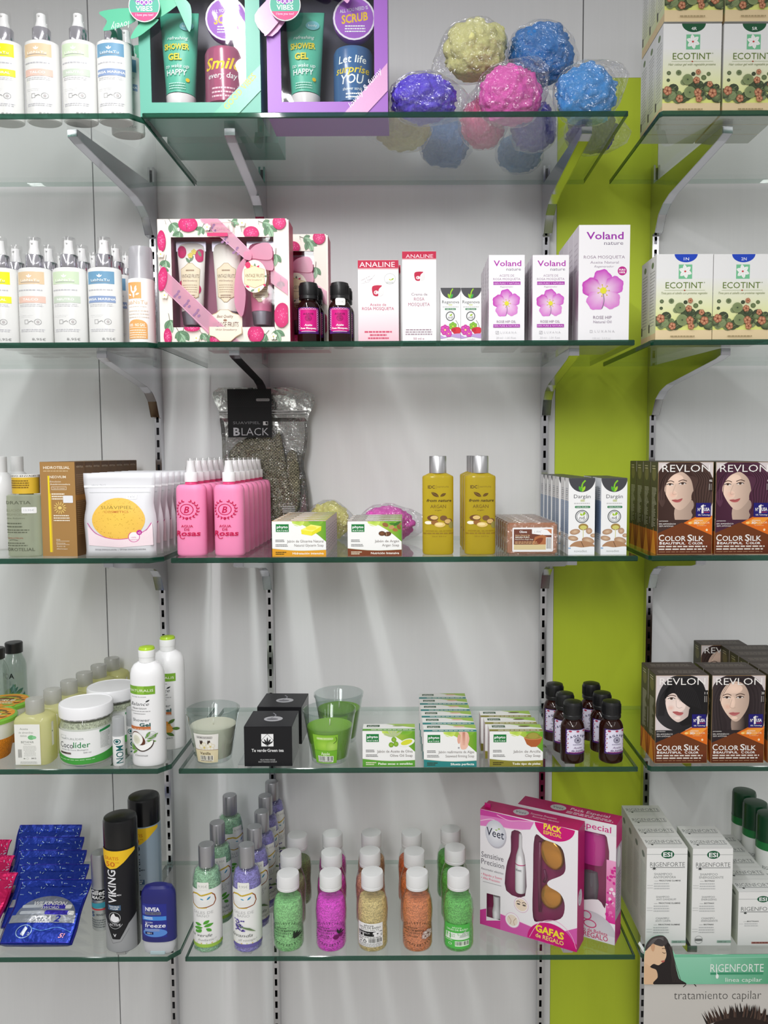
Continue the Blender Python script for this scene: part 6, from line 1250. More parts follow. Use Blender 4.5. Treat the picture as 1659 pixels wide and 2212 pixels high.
def app(a): a.rect(0, 0, 245, 300, (140, 196, 60)); a.ell(110, 110, 100, 80, (170, 214, 80), (130, 190, 50)); a.ell(190, 120, 60, 60, (186, 222, 110), (150, 200, 70)); a.curve([(225, 20), (235, 60), (205, 90)], 6, (70, 90, 40)); a.rrect(40, 22, 205, 52, 14, (176, 214, 110)); a.T('AROMA NATURALS', 122, 44, 150, 15, (236, 244, 216), .01); a.rect(0, 165, 245, 300, (120, 184, 50)); a.rect(0, 163, 245, 166, (80, 140, 40)); a.T('Apple', 122, 212, 92, 34, (236, 244, 216), .01); a.rect(38, 222, 206, 288, (240, 242, 236)); a.barcode(44, 226, 200, 272); a.lines(44, 200, 277, 1, 9, 8, (110, 110, 100))
candle((238, 232, 212), 'cream vanilla candle in a clear glass cup, at the shelf corner', van, 462, 1653)
o = candle((138, 190, 60), 'green apple candle in a clear glass cup, the nearer one', app, 713, 1655); tag(dup(o, (xat(733, o.location.y+.100, ZT[4]), o.location.y+.100, ZT[4])), 'green apple candle in a clear glass cup, behind the nearer apple one', 'scented candle', 'candles in glass cups')
def tea(a):   # zoom (380,1460) x3.95: 582..1000 x 440..768
    a.rect(582, 440, 1000, 768, (24, 24, 27)); w = (236, 236, 236); a.rect(732, 500, 838, 603, w); k = (26, 26, 28); a.line([(785, 500), (838, 552), (785, 603), (732, 552), (785, 500)], 3, k)
    for r in (-90, -58, -122, -28, -152): a.leaf(785, 588, 62 if r == -90 else 56, 14, r, k)
    a.ell(785, 588, 8, 8, k); a.T('Te verde·Green tea', 786, 648, 280, 26, w, .012, .0); a.T('VELAS PARA MASAJE', 785, 720, 132, 12, (190, 190, 190)); a.T('BODY MASSAGE CANDLES', 785, 737, 160, 12, (190, 190, 190))
def tea_top(a): a.rect(0, 0, 120, 100, (34, 34, 38)); a.ell(64, 52, 24, 16, (176, 176, 180)); a.curve([(64, 60), (58, 46), (66, 30), (56, 14)], 3, (140, 140, 146)); a.ell(62, 54, 15, 6, (110, 110, 116))
Yf = Yb(585, 1655); o = boxat('candle_carton', 4, 527, 633, 1570, Yf, .088, (28, 28, 31), front=tea, R=(582, 440, 1000, 768), top=tea_top, topR=(0, 0, 120, 100), topcol=(34, 34, 38), mat='gloss_plastic'); tag(o, 'black candle carton with white leaf square, front one', 'candle carton', 'black candle cartons')
p = dup(o, (xat(612, Yf+.145, ZT[4]), Yf+.145+.01, ZT[4])); p.rotation_euler[2] = -.03; tag(p, 'black candle carton with a price label on top, behind the front one', 'candle carton', 'black candle cartons')
m = MB(); a = Art(m, face((-.02, -.03, .071), (.045, 0, 0), (0, .026, 0)), (0, 0, 90, 50)); m2 = p
hb = zat(1570, Yf)-ZT[4]; m = MB(); a = Art(m, face((-.026, -.012, hb+.001), (.046, 0, 0), (0, .034, 0)), (0, 0, 90, 60)); a.rect(0, 0, 90, 60, (230, 230, 230)); a.rect(16, 10, 76, 50, (150, 150, 154)); m.build('price_label', 'print_ink', p)
soap(4, 782, 898, 1579, Yb(840, 1656), ('Jabón de Aceite de Oliva', 'Olive Oil Soap', 'Pieles secas o sensibles', (92, 160, 56), p_oli, 1), 'soap box with green strip and olive branch picture, alone beside the candles', 1, .0365, '', (150, 170, 110))
soap(4, 914, 1031, 1581, Yb(972, 1657), ('Jabón reafirmante de Algas', 'Seaweed firming Soap', 'Silueta perfecta', (44, 132, 130), p_sea, 0), 'soap box with teal strip and a bare back picture', 6, .0385, 'teal-stripped seaweed soap box, %s in its row', (226, 180, 160), -.0012)
soap(4, 1056, 1174, 1580, Yb(1115, 1656), ('Jabón de Arcilla', 'Clay Soap', 'Todo tipo de pieles', (138, 132, 50), p_clay, 0), 'soap box with olive strip and a bowl of clay picture', 3, .0385, 'olive-stripped clay soap box, %s in its row', (96, 90, 50), -.0045)
# dark jojoba oil bottles
def agave(a):
    a.rect(0, 0, 200, 220, (70, 44, 110)); a.rrect(10, 6, 190, 206, 14, (226, 222, 240))
    for k in range(9):
        for x in (16, 184): a.leaf(x, 36+k*19, 16, 8, -50 if k % 2 else -130, (170, 60, 90) if k % 2 else (120, 60, 120))
    for x in (40, 100, 160): a.ell(x, 16, 13, 8, (180, 60, 90))
    for k, (ch, r) in enumerate(zip('AGAVE', (-28, -14, 0, 14, 28))): a.T(ch, 100+(k-2)*24, 62+abs(k-2)**2*3.2, 20, 20, (40, 30, 80), .015, 0, r)
    a.ring(100, 94, 28, 26, 4, (80, 74, 100)); a.ring(100, 94, 19, 17, 3, (80, 74, 100)); a.ell(100, 94, 9, 9, (80, 74, 100)); a.lines(60, 140, 130, 1, 9, 5, (120, 110, 140), 'c'); a.T('Aceite', 102, 168, 70, 17, (110, 70, 120), 0, .25); a.T('de Jojoba', 100, 194, 100, 17, (90, 60, 110), .01, .25); a.rect(30, 200, 170, 208, (130, 40, 110))
s = U(-.3); Yq = Yb(1236, 1651)+.020; o = oil_bottle(s, (22, 76, 118, 14), agave, H=92, R=25.5, glassc=(50, 24, 18)); put(o, 4, 1236, Yq); G = 'dark oil bottles with lilac labels'
tag(o, 'dark oil bottle with lilac label, front of the row over the bracket', 'oil bottle', G)
tag(dup(o, (xat(1219, Yq+.050, ZT[4]), Yq+.050, ZT[4]), rz=-.5), 'dark oil bottle with lilac label, middle of the row over the bracket', 'oil bottle', G); tag(dup(o, (xat(1197, Yq+.112, ZT[4]), Yq+.112, ZT[4]), rz=-.35), 'dark oil bottle with lilac label, back of the row over the bracket', 'oil bottle', G)
q = dup(o, (xat(1319, Yq, ZT[4]), Yq, ZT[4])); tag(q, 'dark oil bottle with lilac label, front of the row at the shelf end', 'oil bottle', G)
tag(dup(o, (xat(1299, Yq+.052, ZT[4]), Yq+.052, ZT[4]), rz=-.3), 'dark oil bottle with lilac label, middle of the row at the shelf end', 'oil bottle', G); tag(dup(o, (xat(1276, Yq+.114, ZT[4]), Yq+.114, ZT[4]), rz=-.35), 'dark oil bottle with lilac label, back of the row at the shelf end', 'oil bottle', G)
# ------------------------------------------------------------------ fifth level, left bay
def ytop(px, py, sh, H):
    r = ray(px, py); return -DIST+r.y*(ZT[sh]+H-CZ)/r.z
def razor(a, C1, C2, word):      # 0..200 x 0..200
    a.rect(0, 0, 200, 200, C1); rr = random.Random(5)
    for k in range(26):
        x, y = 200*rr.random(), 8+44*rr.random(); t = rr.random()*6.28; a.line([(x, y), (x+9*math.cos(t), y+6*math.sin(t))], 1.2, (170, 206, 236)); a.ell(x, y, 1.3, 1.3, (220, 236, 250), n=6)
    a.ell(104, 120, 84, 62, (150, 156, 170), (120, 126, 146), a0=180, a1=360); a.rect(20, 118, 188, 122, (140, 146, 160))
    for y, x in ((84, 96), (104, 108)): a.rrect(x-6, y, x+62, y+15, 6, C2); a.rrect(x+58, y+1, x+76, y+14, 4, (236, 236, 238)); a.rrect(30, y+2, x-8, y+12, 4, (200, 204, 214))
    a.T('WILKINSON', 108, 88, 94, 13, (236, 236, 240), .012, .2); a.T('SWORD', 112, 100, 50, 9, (226, 226, 232), .01, .2); a.rect(10, 118, 190, 142, (150, 154, 162)); a.T('EXTRA', 96, 136, 60, 14, (244, 244, 248), .03, .2); a.T('2', 142, 139, 17, 20, (30, 40, 150), .03, .2); a.lines(70, 126, 140, 1, 9, 2.5, (220, 222, 230))
    a.ring(62, 168, 22, 20, 2.4, (150, 180, 220)); a.poly([(54, 176), (62, 152), (70, 160), (64, 182)], (206, 216, 232)); a.T('2', 76, 178, 7, 8, (206, 216, 232)); a.T('5!', 168, 186, 16, 13, (240, 170, 190), .02, .2); a.curve([(80, 158), (110, 166), (150, 156), (190, 170)], 2, (90, 140, 220))
    a.frame(0, 0, 200, 200, 1.5, C2)
BLU, BL2 = (24, 52, 158), (58, 50, 176); MAG, MA2 = (206, 20, 92), (214, 50, 130)
def razors(C1, C2, px, py, n, lab, grp, dyy, seed, wid=.134, tilts=(-.96, -.90, -.84, -.78, -.72), dx=0):
    o = pouch('razor_pack', wid, .122, .018, C1, lambda a: razor(a, C1, C2, ''), (0, 0, 200, 200), mat='foil', waist=.0, seed=seed, top=.12, ink='foil_print')
    for k in range(n):
        q = o if k == 0 else dup(o, (0, 0, 0)); Y = ybase(px, py, 5)+.012+dyy*k; q.location = (xat(px, Y, ZT[5])+dx*k, Y-.012, ZT[5]+.0095); q.rotation_euler[0] = tilts[k]; tag(q, lab % ORD[k], 'razor pack', grp)
razors(BLU, BL2, 84, 2052, 5, 'blue foil pack of disposable razors leaning back, %s in its row', 'blue razor packs', .052, 3)
razors(MAG, MA2, -82, 2034, 3, 'magenta foil pack of razors at the picture edge, %s in its row', 'magenta razor packs', .062, 6)
# shaving gel can, foam cans, deodorant stick
Y = ybase(224, 2012, 5)+.018; s = U(Y-.015); R = 21.5*s; H = 176*s
o = empty('shaving_gel_can'); m = MB(); m.lathe([(R*.94, 0), (R, .002), (R, H*.56)], (196, 200, 202), n=36); m.build('can_body', 'brushed_metal', o)
m = MB(); m.lathe([(R*.98, H*.56), (R*.92, H*.60), (R*.96, H*.66), (R*.96, H*.95), (R*.86, H*.99), (.0001, H)], (176, 178, 182), n=36); m.build('cap', 'brushed_metal', o)
m = MB(); a = Art(m, wrap(R, 0, H*.56, span=170), (0, 0, 200, 300), seg=.04, step=3e-5, d0=1e-4); a.rect(0, 5, 200, 80, (24, 26, 28)); a.T('Gillette', 110, 42, 150, 34, 'eee', .02, .12); a.T('MACH3', 110, 72, 130, 24, 'eee', .02, .12); a.poly([(0, 110), (200, 90), (200, 130), (0, 140)], (60, 150, 170)); a.rect(0, 142, 200, 150, (206, 50, 60)); a.T('5', 50, 200, 34, 34, (50, 80, 130), .02); a.T('SENSITIVE', 130, 190, 100, 14, (60, 70, 80)); a.lines(20, 180, 220, 4, 16, 6, (120, 126, 130), 'c'); m.build('printed_label', 'print_ink', o)
put(o, 5, 222, Y); tag(o, 'small silver shaving gel can half hidden behind the black foam can', 'shaving gel can')
def foam(a, kcol, silver):   # zoom (0,1690) x4.147: 945..1275 x 560..1545
    if silver: a.rect(905, 560, 1315, 1545, (150, 170, 186), (170, 180, 190))
    else:
        a.rect(905, 560, 1315, 1545, kcol); a.poly([(905, 1190), (985, 1250), (1060, 1420), (1130, 1420), (1210, 1280), (1315, 1190), (1315, 1545), (905, 1545)], (158, 160, 162)); a.line([(985, 1300), (1062, 1460), (1140, 1440), (1215, 1330)], 4, (110, 112, 114))
    Y_ = (242, 196, 40); a.poly([(905, 575), (1315, 575), (1315, 590), (1235, 640), (1180, 690), (1120, 735), (1060, 748), (1010, 730), (965, 670), (905, 600)], Y_); oc = (206, 110, 30); a.T('GRATIS', 1065, 660, 148, 32, oc, .006); a.T('50', 1060, 722, 96, 46, oc, .02); a.T('ML', 1132, 690, 36, 12, oc)
    w = (40, 46, 52) if silver else (236, 236, 240); a.T('VIKING', 1108, 915, 320, 84, w, .012, 0, -90); a.T('FOR MEN', 1112, 1000, 80, 14, w, .012); a.rect(1020, 1092, 1146, 1140, (70, 100, 130)); a.T('SHAVING', 1084, 1114, 96, 17, 'eee', .008); a.T('FOAM', 1084, 1134, 72, 17, 'eee', .008); a.ring(1086, 1212, 56, 54, 4, (200, 204, 206)); a.blob([(1046, 1236), (1052, 1200), (1080, 1170), (1096, 1196), (1122, 1206), (1126, 1240), (1086, 1254)], w)
    a.T('ACTIVE', 1088, 1292, 104, 24, w); a.ring(1088, 1230, 80, 88, 4, (190, 194, 196), a0=30, a1=150); a.T('V', 1086, 1394, 30, 28, w, .03)
Y = ybase(267, 2062, 5)+.034; s = U(Y-.02); R = 37.5*s; H = zat(1828, Y-.02)-ZT[5]; ct = zat(1758, Y)-ZT[5]
for i in (0, 1):
    o = empty('shaving_foam_can'); m = MB(); m.lathe([(R*.93, 0), (R*.99, .002), (R, .006), (R, H-.004), (R*.98, H)], ((26, 26, 30), (150, 168, 184))[i], n=48); m.build('can_body', 'gloss_plastic', o)
    m = MB(); m.lathe([(R*.985, H), (R*.985, ct-.006), (R*.93, ct-.001), (R*.85, ct), (.0001, ct+.0002)], (14, 14, 16), n=48); m.build('black_cap', 'gloss_plastic', o)
    m = MB(); foam(Art(m, wrap(R, 0.002, H, span=140), (925, 565, 1295, 1545), seg=.02, step=3e-5, d0=1e-4), (28, 28, 32), i); m.build('printed_label', 'print_ink', o)
    put(o, 5, (268, 318)[i], Y+(0, .088)[i]); tag(o, ('black shaving foam can with yellow band and tall black cap, front', 'silver blue shaving foam can with yellow band behind the black can')[i], 'shaving foam can', 'tall shaving foam cans')
Y = ybase(347, 2066, 5)+.018; s = U(Y-.016)/4.147; w = 322*s; H = (1545-930)*s*1.06
o = empty('deodorant_stick'); m = MB(); m.lathe([(w/2*.93, 125*s), (w/2, 130*s), (w/2, H-110*s), (w/2*.96, H-60*s), (w/2*.8, H-18*s), (w/2*.5, H)], (32, 34, 110), n=48, sy=.5, p=2.5); m.build('body', 'satin_plastic', o)
m = MB(); m.lathe([(w/2*.74, 0), (w/2*.86, 12*s), (w/2*.95, 70*s), (w/2*.95, 126*s)], (196, 198, 202), n=44, sy=.5, p=2.5); m.build('grey_base', 'satin_plastic', o)
m = MB(); m.box(-70*s, 70*s, -w/4*.86-.002, -w/4*.5, 6*s, 38*s, (176, 196, 200), 0, .001); m.build('turn_wheel', 'satin_plastic', o)
m = MB(); a = Art(m, wrap(w/2, 130*s, H-110*s, span=120, sy=.5, p=2.5), (1280, 1020, 1600, 1420), seg=.04, step=3e-5, d0=1e-4); wv = (240, 242, 250); a.rect(1298, 1060, 1528, 1375, (44, 50, 140)); a.rect(1298, 1080, 1340, 1160, (80, 90, 170)); a.T('NIVEA', 1405, 1126, 130, 36, wv, .03); a.rect(1335, 1134, 1480, 1162, (110, 112, 130)); a.T('FOR MEN', 1408, 1157, 120, 18, (50, 56, 90)); a.rect(1300, 1176, 1524, 1214, (70, 140, 220)); a.lines(1325, 1410, 1184, 2, 13, 6, wv); a.ell(1420, 1330, 110, 40, (90, 140, 214)); a.T('arctic', 1372, 1240, 70, 18, wv, 0, .1); a.T('freeze', 1425, 1280, 185, 40, wv, .012, .1); a.rect(1330, 1292, 1464, 1316, (130, 150, 200)); a.rect(1334, 1322, 1410, 1346, (22, 26, 80)); a.T('48H', 1372, 1341, 44, 14, wv); m.build('printed_label', 'print_ink', o)
put(o, 5, 346, Y); tag(o, 'dark blue deodorant stick with grey base beside the shaving foam can', 'deodorant stick')
# ------------------------------------------------------------------ fifth level, middle bay: bath salts
s = U(-.325); R = 31.5*s; HB = 212*s; HC = 262*s
def tall_art(word, word2, C, pic):
    def f(a):    # zoom (380,1670) x5.144: 190..515 x 1240..1960 (centre 355)
        a.rect(150, 1240, 560, 1890, (240, 240, 238)); a.rect(150, 1890, 560, 1930, C); br, gd = (150, 84, 46), (206, 176, 60)
        P = [(218, 1330), (240, 1300), (290, 1290), (330, 1312), (370, 1300), (420, 1285), (450, 1320), (462, 1380), (440, 1430), (380, 1450), (300, 1462), (235, 1430)]
        a.line(P+[P[0]], 11, br); a.line([(240, 1300), (290, 1292), (330, 1314), (372, 1300), (425, 1288)], 18, gd); a.line([(225, 1430), (300, 1462), (380, 1458)], 8, gd); a.leaf(352, 1362, 34, 14, 200, (80, 160, 190)); a.leaf(380, 1365, 52, 18, -50, (60, 140, 180)); a.lines(250, 420, 1385, 3, 18, 5, (234, 234, 232), 'c')
        a.T('SALES DE', 340, 1530, 190, 34, (190, 190, 190)); a.T('BAÑO', 340, 1568, 116, 30, (190, 190, 190)); pic(a); a.T(word, 320, 1800, 200, 38, (90, 96, 90), -.004, .35); a.T(word2, 375, 1850, 165, 28, (150, 150, 148), -.008, .35)
        for k in range(7): a.poly([(225+k*46, 1872), (241+k*46, 1872), (233+k*46, 1886)], (gd, (200, 210, 140))[k % 2])
    return f
def p_tea(a):
    for x, y, r, L in ((340, 1690, 170, 90), (330, 1660, 190, 70), (350, 1680, -20, 90), (345, 1650, -40, 70), (370, 1700, 40, 60), (330, 1710, 130, 60), (300, 1730, 150, 40)): a.leaf(x, y, L, 36, r, (90, 170, 60), (60, 130, 40))
def p_lav(a):
    rr = random.Random(3)
    for k in range(34): a.ell(245+75*rr.random()+k, 1600+130*rr.random(), 10, 8, rr.choice([(84, 70, 150), (110, 96, 180), (70, 56, 130)]), n=8)
    for k in range(6): a.line([(300, 1670), (400+k*9, 1700+k*9)], 6, ((90, 120, 80), (120, 146, 96))[k % 2])
def tall(word, word2, saltc, band, pic, pts, cn, sticker=True):
    o = empty('bath_salt_bottle'); m = MB(); m.lathe([(R*.9, 0), (R, .003), (R, HB-48*s), (R*.985, HB-30*s), (R*.86, HB-10*s), (R*.62, HB)], (248, 250, 250), n=48, cap=False); m.build('clear_bottle', 'clear_plastic', o)
    m = MB(); m.lathe([(R*.86, .0012), (R*.955, .004), (R*.955, HB-49*s), (R*.93, HB-32*s), (R*.80, HB-13*s), (.0001, HB-11*s)], saltc, n=44); m.build('salt_filling', 'bath_salt', o)
    m = MB(); m.lathe([(R*.56, HB-3*s), (R*.555, HC-3*s), (R*.52, HC), (.0001, HC)], (182, 182, 186), n=40); m.build('silver_cap', 'brushed_metal', o)
    m = MB(); tall_art(word, word2, band, pic)(Art(m, wrap(R*1.004, .004, HB-48*s, span=185), (150, 1240, 560, 1985), seg=.02, step=3e-5, d0=1e-4)); m.build('paper_label', 'print_ink', o)
    for k, (px, py) in enumerate(pts):
        if k == 0: Y = ybase(px, 2061, 5)+R; HC_ = zat(py, Y, xat(px, Y, ZT[5]+HC))-ZT[5]; sz = HC_/HC
        Y = ytop(px, py, 5, HC_)
        q = o if k == 0 else dup(o, (0, 0, 0)); q.location = (xat(px, Y, ZT[5]+HC_), Y, ZT[5]); q.scale = (1, 1, sz)
        if k: q.rotation_euler[2] = (.0, .5, .9, .75, 1.0)[k]
        tag(q, '%s bath salt bottle with silver cap, %s in its row' % (cn, ORD[k]), 'bath salt bottle', 'tall %s bath salt bottles' % cn)
        if sticker and k == 0:
            m = MB(); a = Art(m, wrap(R*.99, HB-50*s, HB-30*s, span=48, a0=-94), (0, 0, 100, 80), seg=.05, d0=8e-4, step=3e-5); a.rrect(0, 0, 100, 80, 10, (238, 238, 232)); a.T('9,95€', 50, 54, 76, 26, (180, 180, 176)); m.build('price_sticker', 'print_ink', q)
tall('te verde', 'holistic!', (158, 204, 166), (160, 200, 80), p_tea, [(445.5, 1823), (469, 1776), (496, 1717)], 'green tea')
tall('lavanda', 'all vintage!', (150, 140, 212), (110, 100, 170), p_lav, [(532, 1824), (549, 1785), (565, 1752), (573, 1718), (587, 1688)], 'lavender')
# round jars of salts
R = 34.5*U(-.325); k0 = U(-.325)
def jar_dots(a, pic):    # zoom (580,1760) x3.607: 25..270 x 780..1080
    for k in range(44):
        t = 2*PI*k/44
        for j in range(3):
            if -2.3 < t-PI*1.5 < -.9 or j == 0 or rnd.random() < .7: a.ell(150+(112+j*9)*math.cos(t), 915+(100+j*8)*math.sin(t), 3.2, 3, (30, 40, 30), n=6); a.d -= a.step
    kc = (36, 46, 36); a.T('alove', 118, 862, 66, 16, kc, .012); a.T('SALES DE BAÑO', 120, 890, 140, 16, kc, .01); a.T('BATH SALTS', 122, 914, 110, 14, kc); pic(a, kc)
rnd = random.Random(9)
def j1(a, k): a.T('ALOE', 105, 945, 66, 16, k); [a.leaf(195, 965, 80, 14, r, k) for r in (-70, -50, -30, -88)]; a.leaf(180, 955, 60, 12, -40, k)
def j2(a, k): a.T('ROSA', 120, 945, 60, 15, k); a.T('MOSQUETA', 118, 962, 90, 14, k); a.ell(190, 950, 20, 22, (110, 20, 90)); a.ell(222, 935, 18, 20, (110, 20, 90)); [a.leaf(205, 920, 50, 14, r, k) for r in (-60, -20, -100)]
def j4(a, k): a.T('AZAHAR', 115, 948, 80, 15, k); a.flower(220, 925, 42, (236, 226, 220), (160, 120, 110), 7, (90, 60, 50)); a.flower(200, 945, 26, (236, 226, 220), (160, 120, 110), 6, (90, 60, 50))
def j3(a, k=None): a.rect(50, 815, 220, 1042, (238, 238, 236)); b = (30, 30, 30); a.T('alove', 130, 842, 62, 16, b, .015); a.T('SALES DE BAÑO', 135, 864, 140, 17, b, .012); a.T('BATH SALTS', 135, 884, 116, 15, (110, 110, 110)); a.rect(50, 892, 220, 940, (24, 24, 24)); a.T('VAINILLA', 102, 916, 70, 14, 'eee'); a.flower(185, 915, 30, (244, 244, 244), (226, 226, 226), 5, (60, 60, 60)); a.lines(58, 212, 948, 1, 9, 6, (120, 120, 120)); a.T('250 g', 84, 976, 50, 14, b); a.barcode(130, 960, 212, 998); a.ring(104, 990, 12, 12, 4, b); a.T('e', 76, 996, 14, 14, b, .03); a.lines(58, 212, 1006, 4, 9, 3, (130, 130, 130))
def j5(a, k=None): a.rect(50, 825, 222, 1058, (84, 186, 80)); w = (226, 244, 220); a.T('alove', 135, 860, 60, 15, w, .012); a.T('SALES DE BAÑO', 137, 884, 140, 17, w, .012); a.rect(50, 905, 222, 970, (232, 240, 230)); a.T('ALOE', 104, 930, 42, 14, (120, 170, 110)); a.T('VERA', 104, 948, 42, 14, (120, 170, 110)); [a.leaf(150, 950, 80, 12, r, (190, 200, 190)) for r in (-15, -35, -55)]; a.lines(58, 110, 978, 1, 9, 5, w); a.rect(124, 984, 214, 1034, w); a.barcode(128, 988, 210, 1024); a.ring(92, 1014, 12, 12, 3, w)
CAPH = (1060-418)/3.607*.98
cols = [([(148, 216, 142), (150, 156, 104), (134, 154, 92)], j1, [(622, 1884), (628, 1841), (642, 1802)], 'light green'), ([(242, 76, 222), (240, 70, 196), (238, 84, 200)], j2, [(714, 1883), (716, 1839), (718, 1799)], 'magenta'),
        ([(226, 202, 140), (226, 160, 132), (214, 166, 120)], j3, [(804, 1881), (799, 1836), (802, 1797)], 'beige'), ([(232, 140, 94), (230, 126, 70), (226, 110, 60)], j4, [(901, 1882), (895, 1837), (889, 1797)], 'orange'), ([(116, 200, 104), (104, 190, 84), (92, 176, 74)], j5, [(990, 1882), (983, 1829), (973, 1789)], 'bright green')]
h = 150*k0; HB2 = h; HC2 = h+32*k0
for sc_, art, pts, cn in cols:
    for k, (px, py) in enumerate(pts):
        o = empty('bath_salt_jar'); z = k0
        m = MB()
        prof = [(.78, 0), (.93, 2), (1.0, 9), (.985, 40), (.955, 58), (.985, 76), (1.0, 92), (.94, 114), (.80, 132), (.68, 144), (.66, 152)]
        m.lathe([(R*a_, b_*z) for a_, b_ in prof], (248, 250, 249), n=48, cap=False); m.build('clear_jar', 'clear_plastic', o)
        m = MB(); f = 122 if k == 0 else 116; m.lathe([(R*.74, 1*z)]+[(R*a_*.955, b_*z+.5*z) for a_, b_ in prof[1:7]]+[(R*.90, 112*z), (R*.82, f*z), (.0001, (f+1)*z)], sc_[k], n=44); m.build('salt_filling', 'bath_salt', o)
        m = MB(); r0 = R*.72; m.lathe([(r0*.99, 146*z), (r0, 148*z), (r0, 152*z), (r0*.97, 153*z), (r0, 154*z), (r0, 178*z), (r0*.95, 182*z), (r0*.3, 183*z), (.0001, 183*z)], (226, 226, 226), n=40); c = m.build('white_cap', 'satin_plastic', o)
        if k == 0: 
            m = MB(); jf = lambda zz: R*1.002; a = Art(m, wrap(lambda zz: R*(.985+.015*abs(math.cos(min(1, max(0, zz/(90*z)))*PI))) , .005, 82*z, span=150), (25, 780, 275, 1080), seg=.03, step=3e-5, d0=3e-4)
            (jar_dots(a, art) if art in (j1, j2, j4) else art(a)); m.build('printed_label', 'print_ink', o)
        Hc = 183*z
        if k == 0: Yf0 = ybase(px, 2060, 5)+R; zs = (zat(py, Yf0, xat(px, Yf0, ZT[5]))-ZT[5])/Hc
        Hc *= zs; o.scale = (1, 1, zs); Y = ytop(px, py, 5, Hc); o.location = (xat(px, Y, ZT[5]+Hc), Y, ZT[5])
        o.rotation_euler[2] = (0, .6, .9)[k]
        tag(o, 'round white-capped jar of %s bath salt, %s in its column' % (cn, ORD[k]), 'bath salt jar', 'round bath salt jars')
# boxed trimmer sets
def polyh(a, outer, holes, col):
    P = list(outer); L = [[Vector((x, y, 0)) for x, y in outer]]
    for h_ in holes: P += h_; L.append([Vector((x, y, 0)) for x, y in h_])
    return a.tris(P, tessellate_polygon(L), [lin(col)]*len(P))
bl, br, bk = (Vector((xat(p[0], ybase(p[0], p[1], 5), ZT[5]), ybase(p[0], p[1], 5), 0)) for p in ((1037, 1995), (1246, 2057), (1262, 2032)))
wv_ = (br-bl).length; ang = math.atan2(br.y-bl.y, br.x-bl.x); dv = .042
hv = zat(1747, bl.y, bl.x)-ZT[5]
VR = (85, 215, 1065, 1360+0)      # left edge of the face spans rows 215..1360; rows sheared with x in the photo
def vy(x, y):                     # photo rows run askew over the turned face
    yt, yb_ = 215+(x-92)*.216, 1360+(x-80)*.29
    return 215+1145*(y-yt)/(yb_-yt)
def vp(L): return [(x, vy(x, y)) for x, y in L]
MG, PKL = (206, 22, 120), (226, 130, 196)
